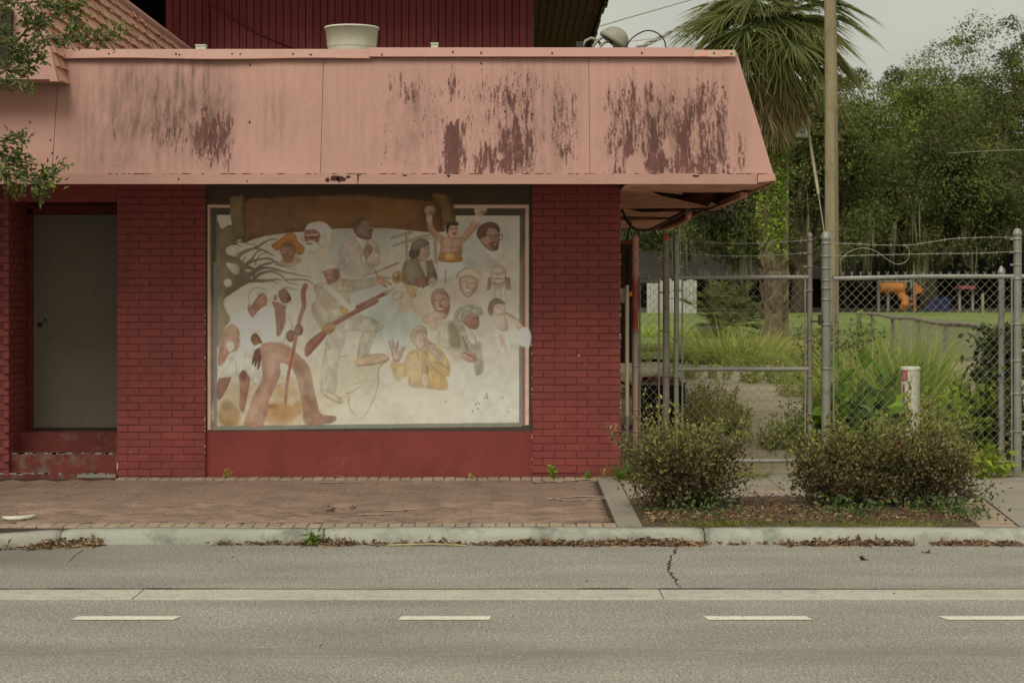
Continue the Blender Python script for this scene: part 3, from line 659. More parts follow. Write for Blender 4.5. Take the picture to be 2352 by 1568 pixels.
# ---------------- raised mansard on the left
zA, zB_ = 3.585, 4.90; YT = 15.62; XT = -3.80; hip = .27
run = hip*(zB_-zA)
tw = bpart(MB().add([(-6.4, YT, zA), (XT, YT, zA), (XT-run, YT+run*.6, zB_), (-6.4, YT+run*.6, zB_), (-6.4, YT+.3, zA+.001), (XT, YT+.3, zA+.001)], [(0, 1, 2, 3), (0, 4, 5, 1)]), 'mansard_front', M['pink'])
bpart(MB().box(-6.4, XT-run, YT+run*.6, 27, zB_-.04, zB_-.01), 'mansard_top', M['pinkdull'])
slope = bpart(MB().quad((XT-.012, YT+.01, zA), (XT-.012, 27, zA), (XT-run-.012, 27, zB_), (XT-run-.012, YT+run*.6, zB_)), 'shingle_slope', M['pinkdull'])
q = MB(); 
for t in (0, 1):
    pass
q.hexa([(XT-.05, YT-.02, zA-.02), (XT+.015, YT-.02, zA-.02), (XT+.015, YT+.05, zA-.02), (XT-.05, YT+.03, zA-.02)], [(XT-run-.05, YT+run*.6-.02, zB_), (XT-run+.015, YT+run*.6-.02, zB_), (XT-run+.015, YT+run*.6+.05, zB_), (XT-run-.05, YT+run*.6+.03, zB_)])
bpart(q, 'hip_trim', M['pink'])
bpart(MB().tube([(XT-run, YT+run*.6, zB_), (XT-run, 27, zB_)], .05, 8), 'ridge_flashing', M['pink'])
nc = 11; r_ = random.Random(77)
M['shingle'] = plain('pink_shingle', S(206, 158, 136), .75, .14, 4, .12, 50, .25, 70, dirt=S(134, 96, 80), dirt_amt=.75, dirt_scale=5, stretch=(1, .6, 1))
for i in range(nc):
    za, zb = zA+(zB_-zA)*i/nc, zA+(zB_-zA)*(i+1.18)/nc
    q = MB(); Y = YT+.05+run*.6*i/nc
    while Y < 26.9:
        l = r_.uniform(.14, .2); lift = r_.uniform(.022, .05); dz_ = r_.uniform(-.012, .012)
        xa = XT-hip*(za-zA); xb = XT-hip*(zb-zA)
        q.add([(xa+lift, Y+.006, za+dz_), (xa+lift, Y+l-.006, za+dz_), (xb-.004, Y+l-.006, zb), (xb-.004, Y+.006, zb), (xa, Y+.006, za+dz_-.004), (xa, Y+l-.006, za+dz_-.004)], [(0, 1, 2, 3), (4, 5, 1, 0), (4, 0, 3), (5, 2, 1)])
        Y += l
    bpart(q, 'shingle_course', M['shingle'], slope)
bpart(MB().box(PX(-40, YT-.02), PX(24, YT-.02), YT-.02, YT+.09, PZ(148, YT), PZ(20, YT)), 'mansard_dark_panel', M['darkbrown'])  # plain dark brown panel on the mansard front
# ================================================================ the mural (painted in numpy, carried as vertex colour)
MX0, MX1, MY0, MY1, MS = 500.0, 1301.0, 452.0, 1052.0, 1.5
mw, mh = int((MX1-MX0)/MS)+1, int((MY1-MY0)/MS)+1
GX, GY = np.meshgrid(MX0+np.arange(mw)*MS, MY0+np.arange(mh)*MS)
IMG = np.zeros((mh, mw, 3)); IMG[:] = (58, 50, 38)
def vnoise(sx, sy, seed, octv=3):
    rg = np.random.default_rng(seed); out = np.zeros((mh, mw)); amp = 1; tot = 0
    for o_ in range(octv):
        kx, ky = max(2, int(mw*MS/sx*2**o_)+2), max(2, int(mh*MS/sy*2**o_)+2); g = rg.random((ky+1, kx+1))
        xs = (GX-MX0)/(MX1-MX0)*(kx-1); ys = (GY-MY0)/(MY1-MY0+2)*(ky-1); xi = xs.astype(int); yi = ys.astype(int); fx = xs-xi; fy = ys-yi
        fx = fx*fx*(3-2*fx); fy = fy*fy*(3-2*fy)
        out += amp*(g[yi, xi]*(1-fx)*(1-fy)+g[yi, xi+1]*fx*(1-fy)+g[yi+1, xi]*(1-fx)*fy+g[yi+1, xi+1]*fx*fy); tot += amp; amp *= .5
    return out/tot-.5
WOB = vnoise(10, 10, 1)*3.0
FOLD = vnoise(9, 14, 8, 2)*.22+vnoise(26, 40, 9, 2)*.2
BR = vnoise(16, 16, 2)*.10+vnoise(70, 70, 3)*.10
def conv(ox, oy):
    return lambda *p: [(ox+p[i]/4.9, oy+p[i+1]/4.9) for i in range(0, len(p), 2)]
A, B_, C_, D_ = conv(480, 440), conv(860, 440), conv(480, 740), conv(860, 740)
def smooth_pts(pts, closed, k=4):
    P_ = np.array(pts, float); n = len(P_); out = []
    rng_ = range(n if closed else n-1)
    for i in rng_:
        p0, p1, p2, p3 = (P_[(i-1) % n], P_[i], P_[(i+1) % n], P_[(i+2) % n]) if closed else (P_[max(i-1, 0)], P_[i], P_[i+1], P_[min(i+2, n-1)])
        for t in np.linspace(0, 1, k, endpoint=False):
            out.append(.5*((2*p1)+(-p0+p2)*t+(2*p0-5*p1+4*p2-p3)*t*t+(-p0+3*p1-3*p2+p3)*t**3))
    if not closed: out.append(P_[-1])
    return np.array(out)
def window(pts, m):
    x0, y0 = pts.min(0)-m; x1, y1 = pts.max(0)+m
    i0, i1 = max(0, int((x0-MX0)/MS)), min(mw, int((x1-MX0)/MS)+2); j0, j1 = max(0, int((y0-MY0)/MS)), min(mh, int((y1-MY0)/MS)+2)
    return slice(j0, j1), slice(i0, i1)
def segdist(X, Y, a_, b_):
    d = b_-a_; L2 = max(1e-9, (d*d).sum()); t = np.clip(((X-a_[0])*d[0]+(Y-a_[1])*d[1])/L2, 0, 1)
    return np.hypot(X-a_[0]-t*d[0], Y-a_[1]-t*d[1]), t
def lay(w, al, col):
    c = np.asarray(col, float)*(1+BR[w][..., None]*1.3); IMG[w] = IMG[w]*(1-al[..., None])+c*al[..., None]
def fill(pts, col, al=1.0, f=1.2, sm=True, wob=1.0):
    Q = smooth_pts(pts, True) if sm else np.array(pts, float); w = window(Q, f*2+2); X = GX[w]+WOB[w]*.5*wob; Y = GY[w]+WOB[w]*.5*wob
    ins = np.zeros(X.shape, bool); dm = np.full(X.shape, 1e9)
    for i in range(len(Q)):
        a_, b_ = Q[i], Q[(i+1) % len(Q)]; d, _ = segdist(X, Y, a_, b_); dm = np.minimum(dm, d)
        if a_[1] != b_[1]:
            cr = ((a_[1] > Y) != (b_[1] > Y)) & (X < (b_[0]-a_[0])*(Y-a_[1])/(b_[1]-a_[1])+a_[0]); ins ^= cr
    sd_ = np.where(ins, -dm, dm)
    if f < 3.3 and al > .8 and Q.shape[0] > 12:
        ext = Q.max(0)-Q.min(0); k = max(4.0, min(ext)*.22); vol = .92+.12*np.clip(dm/k, 0, 1)+.08*((Q[:, 0].mean()-X)/max(8, ext[0]))-.07*((Y-Q[:, 1].mean())/max(8, ext[1]))
        col = np.array(col, float)*(np.clip(vol, .7, 1.2)-.13*np.exp(-(dm/1.3)**2)+FOLD[w]*.9)[..., None]
    else: col = np.array(col, float)
    t = np.clip(.5-sd_/(2*f), 0, 1); lay(w, al*t*t*(3-2*t), col)
def stroke(pts, w0, w1, col, al=1.0, f=1.0):
    w0 /= 4.9; w1 /= 4.9
    Q = smooth_pts(pts, False); w = window(Q, max(w0, w1)+f*2); X = GX[w]+WOB[w]*.4; Y = GY[w]+WOB[w]*.4; best = np.full(X.shape, 1e9); n = len(Q)-1
    for i in range(n):
        d, t = segdist(X, Y, Q[i], Q[i+1]); r = (w0+(w1-w0)*(i+t)/n)/2; best = np.minimum(best, d-r)
    t = np.clip(.5-best/(2*f), 0, 1); lay(w, al*t*t*(3-2*t), col)
def ell(c, rx, ry, col, al=1.0, f=1.2, rot=0):
    (cx_, cy_), = c; rx /= 4.9; ry /= 4.9; a_ = np.linspace(0, 2*math.pi, 20, endpoint=False); cr, sr = math.cos(rot), math.sin(rot)
    fill([(cx_+rx*math.cos(t)*cr-ry*math.sin(t)*sr, cy_+rx*math.cos(t)*sr+ry*math.sin(t)*cr) for t in a_], col, al, f, False)
def rect(x0, y0, x1, y1, col, al=1, f=.9): fill([(x0, y0), (x1, y0), (x1, y1), (x0, y1)], col, al, f, False, .4)
SH = 1  # canvas
DK = (74, 66, 50)
# frame stripes
fill([(507, 500), (1291, 500), (1291, 1037), (507, 1049)], (196, 160, 132), 1, .8, False, .3)
fill([(513.7, 507.5), (1282.4, 509), (1282.4, 1037), (513.7, 1049)], (124, 86, 72), 1, .8, False, .3)
fill([(522, 515), (1274.5, 517), (1273.5, 1041), (522, 1049)], (110, 114, 100), 1, .8, False, .3)
fill([(513.7, 507.5), (1282.4, 509), (1282.4, 527), (513.7, 526)], (66, 60, 46), 1, 1, False, .3)
fill([(514, 508), (530, 508), (530, 640), (522, 760), (514, 700)], (72, 66, 52), .9, 5, False, .3)
fill([(1268, 510), (1282, 510), (1281, 600), (1270, 640)], (76, 70, 56), .9, 5, False, .3)
fill([(530, 525), (1268.5, 527), (1267, 1031), (1000, 1034), (530, 1039)], (188, 180, 158), 1, .8, False, .3)
# atmosphere of the canvas
KEEP = IMG.copy(); INS = ((GX > 530) & (GX < 1268) & (GY > 526) & (GY < 1037-(GX-530)*.0095))[..., None]
for c_, rx, ry, col, al in ((B_(-200, 760), 330, 240, (150, 164, 158), .8), (B_(350, 640), 260, 160, (156, 168, 160), .75), (B_(1560, 620), 420, 360, (172, 174, 160), .8), (B_(1360, 820), 200, 240, (158, 168, 158), .7), (B_(250, 1400), 300, 200, (166, 176, 168), .7),
                            (D_(480, 260), 380, 240, (158, 168, 156), .85), (A(1700, 1000), 300, 220, (182, 182, 166), .7), (D_(1600, 1050), 640, 420, (186, 186, 168), .8), (A(900, 1350), 700, 320, (196, 186, 166), .6), (D_(700, 1250), 700, 300, (188, 178, 156), .7), (C_(1500, 350), 400, 360, (190, 180, 160), .7), (A(800, 900), 300, 200, (186, 176, 158), .6)):
    ell(c_, rx, ry, col, al, 30)
IMG[:] = np.where(INS, IMG, KEEP)
# old tree
TR = (112, 98, 66); BRN = (104, 97, 74)
fill(A(240, 560, 300, 585, 420, 535, 470, 735, 545, 800, 470, 775, 380, 790, 345, 840, 390, 895, 500, 930, 590, 1000, 700, 1060, 700, 1110, 690, 1180, 600, 1240, 500, 1300, 400, 1370, 330, 1420, 318, 1480, 350, 1560)+C_(400, 180, 385, 230, 330, 300, 290, 420, 250, 520, 235, 300), TR, 1, 1.5)
fill(A(245, 900, 330, 1100, 330, 1400, 320, 1540)+C_(390, 200, 330, 290, 250, 480), (136, 122, 88), .6, 8)
for c_, rx, ry in ((A(430, 850), 78, 58), (A(372, 1228), 50, 52), (A(632, 1160), 46, 34), (A(740, 1090), 30, 40), (A(620, 1080), 50, 14)): ell(c_, rx, ry, (186, 178, 156), .95, 1.6)
fill(A(350, 990, 420, 990, 510, 1030, 505, 1130, 440, 1120, 380, 1060), (180, 172, 150), .95, 1.6)
for pts, w0, w1 in ((A(490, 930, 560, 860, 700, 810, 860, 720, 970, 700), 50, 8), (A(700, 810, 800, 840, 930, 905), 34, 8), (A(590, 1000, 660, 940, 720, 860, 760, 850), 36, 10), (A(600, 1000, 720, 950, 880, 940, 990, 1010, 1190, 1030), 40, 6), (A(560, 1230, 640, 1130, 760, 1030, 900, 985, 980, 970), 60, 8),
                    (A(690, 1180, 760, 1120, 880, 1090, 1000, 1130, 1090, 1220, 1210, 1245), 44, 6), (A(640, 1200, 850, 1200, 960, 1185, 1020, 1200), 50, 8), (A(700, 1100, 800, 1050, 950, 1060, 1080, 1110, 1190, 1110), 36, 6), (A(900, 1060, 1100, 1110, 1370, 1160), 26, 6), (A(1080, 1190, 1300, 1190, 1400, 1245), 24, 6),
                    (A(590, 760, 710, 770), 14, 8), (A(490, 740, 600, 735), 20, 8), (A(700, 1010, 740, 910, 860, 850), 14, 6), (A(900, 1200, 970, 1235), 14, 6), (A(1060, 1280, 1210, 1315), 12, 5), (A(560, 960, 590, 900), 16, 6), (A(940, 1010, 1050, 1035, 1200, 1075), 12, 5)):
    stroke(pts, w0, w1, BRN, .95, 1.1)
# banner
fill(A(590, 255, 900, 215, 1300, 190, 1700, 180, 2100, 180)+B_(200, 185, 500, 212, 900, 250, 1060, 260, 1110, 560, 1080, 615, 900, 620, 700, 600, 400, 572, 0, 570)+A(1880, 572, 1600, 582, 1300, 612, 900, 652, 700, 700, 530, 720), (118, 80, 46), 1, 1.4)
ell(B_(250, 400), 620, 150, (134, 86, 38), .75, 30); ell(A(950, 430), 260, 160, (106, 78, 50), .6, 25); ell(B_(880, 430), 120, 160, (92, 60, 30), .6, 15); ell(A(1300, 300), 500, 60, (106, 70, 40), .5, 14)
fill(A(405, 210, 480, 190, 565, 205, 575, 450, 592, 640, 530, 690, 465, 725, 430, 560, 400, 380), (116, 100, 66), 1, 1.4); stroke(A(555, 220, 565, 430, 580, 600), 34, 34, (86, 68, 42), .7, 4); ell(A(525, 672), 58, 34, (86, 72, 44), .8, 3); ell(A(530, 665), 30, 14, (124, 106, 72), .8, 2)
fill(B_(955, 175, 1050, 160, 1135, 185, 1215, 320, 1230, 490, 1110, 540, 1085, 620, 1060, 540, 1040, 380), (112, 84, 44), 1, 1.4); stroke(B_(1150, 240, 1200, 340, 1215, 480), 40, 30, (82, 58, 30), .7, 5); stroke(B_(1000, 220, 1050, 380, 1070, 560), 36, 30, (70, 46, 26), .6, 4)
# bus frame
for pts, w0, w1 in ((B_(470, 690, 700, 622), 34, 40), (B_(645, 640, 655, 960), 32, 30), (B_(490, 785, 700, 715, 930, 655), 28, 30), (B_(990, 690, 1000, 980), 40, 44), (B_(690, 740, 980, 690), 16, 10)): stroke(pts, w0, w1, (132, 130, 106), .8, 2)
# suited speaker
fill(A(1880, 670, 1740, 780, 1700, 900, 1720, 1060, 1860, 1150, 2060, 1110, 2150, 960, 2150, 760, 2060, 700), (168, 158, 142), .95, 3)
ell(A(1850, 1100), 190, 90, (182, 172, 154), .8, 12)
fill(B_(190, 700, 280, 735, 330, 850, 320, 1000, 250, 1030, 140, 960, 150, 800), (182, 160, 132), .9, 3)
fill(A(1890, 660, 2040, 700, 2020, 800, 1985, 840, 1930, 760), (196, 190, 174), 1, 1.2); stroke(A(1895, 690, 1960, 790, 1990, 860), 8, 5, (136, 128, 116), .7, 1)
fill(B_(12, 560, 30, 480, 120, 440, 205, 480, 245, 560, 238, 640, 225, 695, 160, 705, 60, 670, 22, 620), (124, 96, 78), 1, 1.2)
fill(B_(12, 560, 30, 480, 120, 440, 190, 470, 110, 480, 80, 550, 60, 600, 30, 610), (94, 76, 60), .9, 2); ell(B_(68, 585), 20, 28, (146, 114, 94), .9, 1.5)
stroke(B_(180, 545, 235, 535), 12, 8, (72, 54, 42), .9, 1); stroke(B_(195, 610, 245, 600), 16, 10, (74, 56, 44), .9, 1); stroke(B_(190, 640, 230, 650), 10, 8, (86, 58, 48), .9, 1); stroke(B_(60, 672, 150, 706, 220, 700), 14, 10, (84, 66, 54), .8, 1.4); ell(B_(160, 520), 50, 22, (142, 112, 92), .7, 3)
fill(B_(150, 790, 215, 775, 245, 840, 190, 920, 135, 970, 130, 900), (150, 120, 100), 1, 1.2); stroke(B_(150, 800, 210, 840), 6, 5, (90, 66, 54), .7, .8); stroke(B_(160, 830, 205, 870), 6, 5, (90, 66, 54), .7, .8); fill(B_(100, 920, 140, 900, 160, 960, 150, 1020, 120, 980), (198, 192, 176), .9, 1.4); stroke(B_(280, 830, 310, 880), 10, 6, (80, 74, 66), .8, 1)
# man in straw hat
fill(A(1010, 960, 1050, 900, 1130, 930, 1200, 900, 1255, 965, 1200, 1000, 1100, 1010, 980, 1000), (166, 134, 84), .85, 4); fill(A(1030, 900, 1140, 900, 1150, 960, 1070, 990), (138, 92, 70), .9, 2)
ell(A(1095, 830), 98, 112, (150, 104, 80), 1, 2); ell(A(1060, 800), 40, 40, (176, 128, 102), .6, 4); ell(A(1080, 770), 90, 34, (112, 72, 56), .7, 5)
fill(A(900, 770, 1000, 705, 1060, 650, 1130, 630, 1185, 660, 1215, 740, 1285, 800, 1275, 872, 1205, 888, 1195, 800, 1060, 745, 975, 838, 915, 810), (190, 118, 46), 1, 1.3); stroke(A(990, 730, 1080, 700, 1210, 740), 12, 10, (148, 86, 34), .8, 1.5); stroke(A(1195, 800, 1200, 880), 14, 14, (150, 90, 38), .7, 2)
stroke(A(1020, 860, 1070, 850), 8, 6, (210, 190, 165), .9, 1); stroke(A(1050, 842, 1110, 842), 7, 6, (96, 60, 48), .8, 1)
# white-haired elder
fill(A(1450, 800, 1600, 800, 1570, 880, 1400, 1000, 1370, 900), (196, 176, 146), .8, 5); fill(A(1280, 900, 1380, 860, 1400, 950, 1340, 1000), (176, 174, 160), .8, 5)
fill(A(1305, 600, 1455, 590, 1475, 680, 1440, 760, 1310, 750), (150, 92, 72), 1, 1.2); stroke(A(1310, 662, 1450, 650), 12, 14, (205, 196, 178), .95, 1.2); stroke(A(1312, 680, 1440, 685), 26, 22, (112, 64, 50), .85, 1.6); stroke(A(1340, 670, 1330, 730), 10, 12, (172, 116, 94), .8, 1.4)
fill(A(1298, 600, 1340, 520, 1470, 493, 1580, 540, 1640, 650, 1622, 770, 1560, 795, 1455, 770, 1480, 660, 1430, 600, 1350, 590), (208, 200, 180), 1, 2.4); ell(A(1540, 700), 60, 70, (188, 180, 160), .5, 8)
fill(A(1300, 740, 1380, 720, 1450, 750, 1490, 790, 1420, 860, 1330, 855, 1300, 800), (198, 190, 170), 1, 2); stroke(A(1325, 755, 1380, 760), 26, 20, (132, 82, 66), .95, 1.3)
# rocks and ground
fill(C_(1360, 770, 1500, 690, 1900, 600, 2100, 600)+D_(200, 640, 440, 665, 330, 780, 315, 960, 270, 1120, 160, 1340, 20, 1430)+C_(1700, 1430, 1480, 1420, 1440, 1200, 1390, 980), (184, 172, 138), .8, 3)
ell(C_(1900, 1300), 330, 110, (192, 186, 164), .7, 14); fill(C_(1830, 1100, 1960, 1000, 2010, 1020, 2000, 1290, 1900, 1340, 1840, 1250), (182, 178, 154), .8, 4)
fill(C_(250, 1100, 500, 1000, 1200, 880, 1260, 1440, 260, 1460), (182, 156, 112), .8, 8)
ell(C_(1000, 1320), 200, 135, (170, 122, 66), .95, 7); ell(C_(390, 1340), 135, 150, (150, 108, 56), .95, 7); ell(C_(1215, 1250), 60, 85, (172, 130, 74), .9, 4); ell(C_(1080, 1060), 140, 70, (176, 138, 82), .8, 7); ell(C_(450, 1080), 160, 140, (170, 144, 104), .8, 9); ell(C_(360, 1220), 70, 60, (112, 80, 48), .7, 8); ell(C_(900, 1230), 60, 26, (120, 82, 50), .6, 5)
for pts in (D_(440, 670, 320, 780, 312, 950, 270, 1120, 160, 1330, 60, 1410), C_(1480, 1045, 1600, 1150, 1800, 1110), D_(-80, 1080, 0, 1060, 110, 985), C_(1700, 650, 1800, 620), C_(1890, 965, 1980, 945), C_(950, 1000, 1050, 960, 1180, 960), C_(1820, 1110, 1830, 1260, 1900, 1340)): stroke(pts, 12, 6, (112, 98, 74), .7, 1.3)
# frame foot again over the soft ground
fill([(522, 1039.5), (1000, 1035), (1274, 1031.5), (1273.5, 1041), (522, 1049)], (112, 114, 100), 1, .9, False, .5)
fill([(522, 640), (530, 640), (530, 1045), (522, 1047)], (112, 114, 100), .9, .9, False, .5)
# soldier
fill(A(1400, 1260, 1560, 1225, 1700, 1170, 1850, 1190, 2156, 1150)+B_(0, 1190, 300, 1155, 345, 1235, 0, 1340)+A(1980, 1310, 1850, 1345, 1830, 1568)+C_(1830, 60, 1720, 240, 1600, 260, 1490, 250, 1390, 150, 1380, 20)+A(1440, 1420), (174, 160, 130), 1, 1.8)
ell(A(1560, 1440), 110, 120, (156, 138, 104), .6, 14); stroke(A(1430, 1270, 1500, 1290, 1560, 1250), 40, 30, (146, 136, 104), .7, 5); stroke(B_(-250, 1320, 0, 1325, 330, 1240), 24, 14, (150, 138, 110), .6, 4); stroke(A(1480, 1400, 1560, 1568), 10, 8, (126, 112, 84), .6, 2); stroke(A(1740, 1190, 1760, 1340, 1840, 1500), 9, 9, (136, 122, 94), .7, 2)
stroke(C_(1490, 60, 1520, 150, 1560, 220), 16, 12, (196, 188, 166), .7, 2); stroke(C_(1420, 100, 1500, 280), 60, 60, (164, 140, 108), .7, 5)
fill(C_(1700, 250, 1900, 140, 2156, 200)+D_(60, 150, 200, 180, 340, 240, 362, 300, 300, 345, 240, 480, 180, 640, 80, 660, 70, 560, 130, 340, 0, 335)+C_(2000, 335, 1820, 335, 1770, 450, 1690, 700, 1655, 1070, 1500, 1060, 1490, 800, 1560, 450, 1590, 340), (180, 172, 146), 1, 2)
stroke(C_(1760, 470, 1690, 700, 1660, 1040), 22, 26, (158, 150, 124), .6, 4); stroke(D_(362, 260, 330, 330, 130, 340), 12, 8, (134, 120, 92), .7, 2); stroke(D_(130, 350, 80, 500, 70, 640), 9, 9, (130, 118, 92), .7, 1.6); stroke(D_(230, 400, 150, 540), 12, 8, (142, 130, 102), .6, 2); stroke(C_(1560, 450, 1500, 780, 1500, 1040), 12, 10, (146, 138, 112), .6, 2)
fill(C_(1485, 1045, 1640, 1075, 1750, 1165, 1715, 1202, 1600, 1155), (182, 160, 128), 1, 1.4); fill(D_(60, 665, 330, 598, 442, 660, 330, 722, 80, 752), (176, 146, 110), 1, 1.4); stroke(D_(70, 745, 330, 715, 440, 665), 9, 8, (124, 96, 68), .8, 1.2)
stroke(A(1545, 1270, 1690, 1390, 1860, 1568), 62, 62, (202, 194, 174), .95, 1.4); fill(C_(1640, 70, 1840, 80, 1840, 130, 1640, 150), (190, 182, 160), .9, 1.5); ell(C_(1768, 98), 46, 42, (184, 136, 52), 1, 1.6); ell(A(1745, 1520), 22, 22, (180, 140, 60), .9, 2)
fill(A(1520, 1090, 1640, 1055, 1702, 1060, 1704, 1180, 1585, 1242, 1545, 1180), (160, 112, 92), 1, 1.3); ell(A(1660, 1130), 36, 70, (128, 84, 66), .7, 4); stroke(A(1540, 1140, 1610, 1125), 10, 8, (92, 58, 46), .8, 1.2); stroke(A(1560, 1200, 1610, 1190), 8, 7, (100, 60, 50), .8, 1)
fill(A(1480, 1110, 1510, 1040, 1540, 1000, 1650, 978, 1700, 1040, 1690, 1065, 1600, 1065, 1530, 1090), (192, 182, 156), 1, 1.4); stroke(A(1490, 1105, 1560, 1075, 1690, 1050), 12, 10, (140, 126, 98), .8, 1.3)
# rifle
fill(C_(1308, 490, 1500, 335, 1565, 365, 1325, 640), (150, 92, 70), 1, 1.2); stroke(C_(1330, 600, 1520, 380), 16, 12, (116, 66, 50), .6, 2)
stroke(C_(1620, 255, 1870, 120, 2156, -30)+B_(60, 1520, 420, 1340), 56, 44, (128, 70, 50), 1, 1.1); stroke(B_(400, 1350, 545, 1268), 26, 14, (182, 146, 106), 1, 1.1); stroke(C_(1660, 215, 1900, 90, 2156, -45)+B_(60, 1505, 410, 1325), 8, 8, (160, 104, 74), .7, 1)
ell(C_(1580, 300), 84, 62, (160, 112, 74), 1, 1.5, -.5); stroke(C_(1560, 330, 1640, 320), 12, 8, (112, 72, 48), .7, 1.4)
fill(B_(258, 1068, 290, 1075, 310, 1135, 440, 1165, 445, 1180, 380, 1185, 470, 1235, 460, 1255, 385, 1215, 420, 1278, 400, 1280, 330, 1240, 285, 1150), (180, 126, 78), 1, 1); stroke(B_(130, 1145, 330, 1080, 550, 990), 28, 24, (150, 112, 106), .75, 1.8); stroke(B_(390, 1050, 550, 990), 16, 14, (112, 78, 78), .8, 1.4)
# elder couple walking
fill(C_(310, 360, 400, 255, 490, 258, 522, 340, 505, 420, 525, 460, 500, 560, 390, 600, 330, 700, 262, 740, 265, 560), (164, 116, 90), 1, 1.8); fill(C_(355, 470, 440, 460, 450, 540, 400, 590, 370, 550), (188, 178, 156), 1, 2); stroke(C_(480, 340, 515, 350), 8, 6, (100, 66, 52), .8, 1); stroke(C_(330, 400, 290, 600), 30, 24, (134, 88, 66), .6, 5)
fill(C_(288, 875, 415, 880, 330, 1080, 258, 1155, 245, 1000), (126, 68, 50), 1, 1.8); fill(C_(508, 850, 570, 800, 645, 865, 605, 1100, 565, 1300, 510, 1230, 520, 1050), (146, 92, 70), 1, 2.2); ell(C_(565, 870), 40, 60, (104, 60, 46), .7, 6)
fill(A(490, 1568, 580, 1530)+C_(610, 55, 670, 180, 770, 100, 660, 300, 690, 500, 780, 760, 795, 870, 700, 965, 570, 800, 505, 858, 380, 885, 248, 880, 330, 720, 480, 570, 522, 420, 490, 285, 405, 230, 440, 130), (200, 196, 176), 1, 1.8)
for pts in (C_(480, 600, 380, 740, 290, 860), C_(600, 560, 560, 700, 580, 800), C_(520, 160, 640, 200), C_(690, 700, 720, 900), C_(470, 700, 480, 840)): stroke(pts, 18, 10, (164, 156, 130), .7, 4)
fill(A(690, 1430, 790, 1345, 842, 1400, 832, 1500, 760, 1568)+C_(760, 100, 668, 172, 608, 55, 640, 0)+A(620, 1540), (154, 100, 78), 1, 1.4); ell(A(760, 1440), 40, 50, (182, 128, 100), .6, 5); stroke(A(790, 1410, 830, 1410), 8, 6, (96, 58, 46), .8, 1); stroke(A(790, 1480, 825, 1475), 8, 6, (110, 64, 50), .8, 1)
fill(A(618, 1430, 640, 1335, 720, 1278, 835, 1310, 845, 1352, 765, 1352, 700, 1430, 655, 1500), (198, 192, 170), 1, 1.5); stroke(A(625, 1440, 640, 1340, 720, 1282, 830, 1310), 8, 7, (128, 118, 94), .8, 1.2); stroke(A(660, 1400, 780, 1320), 10, 6, (162, 154, 130), .7, 2)
fill(A(910, 1450, 1065, 1475)+C_(1067, 0, 1062, 210, 1005, 375, 958, 375, 948, 200, 905, 0), (140, 86, 66), 1, 1.4); stroke(C_(1000, 60, 1010, 300), 20, 16, (116, 68, 52), .6, 4)
fill(C_(908, 15, 950, 220, 960, 385, 1005, 372, 1072, 200, 1062, 65, 1112, 120, 1152, 320, 1085, 345, 1062, 430, 1035, 482, 880, 502, 778, 482, 768, 345, 640, 345, 640, 265, 735, 90), (206, 202, 184), 1, 1.5)
for pts in (C_(740, 130, 680, 300), C_(840, 150, 760, 320), C_(870, 400, 1000, 470), C_(1100, 130, 1140, 300), C_(650, 340, 760, 330)): stroke(pts, 14, 8, (160, 152, 130), .7, 2.5)
fill(C_(652, 395, 715, 360, 772, 440, 785, 490, 712, 512, 655, 460), (112, 70, 50), 1, 1.2); fill(C_(688, 512, 790, 478, 796, 528, 702, 560), (204, 198, 180), 1, 1.4)
fill(C_(700, 562, 800, 540, 842, 690, 826, 694, 785, 640, 745, 782, 728, 780, 735, 690, 708, 752, 690, 750, 700, 690, 668, 738, 660, 720), (108, 66, 48), 1, 1)
fill(C_(780, 490, 1030, 482, 1200, 600, 1345, 760, 1400, 1000, 1440, 1180, 1490, 1322, 1650, 1350, 1660, 1400, 1560, 1440, 1300, 1440, 1272, 1250, 1222, 1000, 1180, 850, 1110, 752, 1000, 712, 1000, 850, 920, 1050, 860, 1180, 790, 1460, 570, 1460, 620, 1300, 680, 1100, 785, 900, 780, 700), (166, 118, 92), 1, 1.8)
for pts, w_, c_ in ((C_(1200, 720, 1290, 900, 1350, 1200), 90, (128, 82, 62)), (C_(900, 540, 1080, 620), 60, (146, 98, 74)), (C_(900, 700, 880, 900, 760, 1150), 80, (180, 132, 104)), (C_(1300, 1250, 1380, 1420), 60, (150, 104, 80)), (C_(700, 1150, 640, 1400), 70, (178, 134, 110))): stroke(pts, w_, w_*.7, c_, .6, 9)
ell(C_(1130, 390), 62, 72, (112, 66, 50), 1, 1.4); stroke(A(1300, 1262, 1275, 1350, 1285, 1500, 1265, 1568)+C_(1220, 250, 1160, 560, 1090, 900, 1065, 1190), 62, 34, (150, 92, 66), 1, 1.1); stroke(C_(1240, 150, 1170, 520, 1105, 850), 8, 8, (112, 66, 48), .7, 1); ell(C_(1225, 320), 52, 70, (112, 66, 50), 1, 1.4); ell(C_(1210, 330), 26, 40, (146, 94, 72), .5, 3)
fill(A(990, 1320, 1030, 1283, 1082, 1320, 1132, 1405, 1112, 1450, 1040, 1472, 985, 1400), (128, 76, 56), 1, 1.3); stroke(A(1060, 1360, 1110, 1370), 8, 6, (76, 44, 34), .8, 1); stroke(A(1090, 1430, 1120, 1425), 8, 6, (90, 50, 40), .8, 1)
fill(A(878, 1330, 930, 1260, 1010, 1248, 1045, 1288, 990, 1330, 968, 1420, 1050, 1472, 1135, 1452, 1122, 1488, 1040, 1492, 930, 1430, 890, 1400), (202, 194, 176), 1, 1.6); ell(A(940, 1405), 22, 34, (140, 88, 68), .9, 1.5)
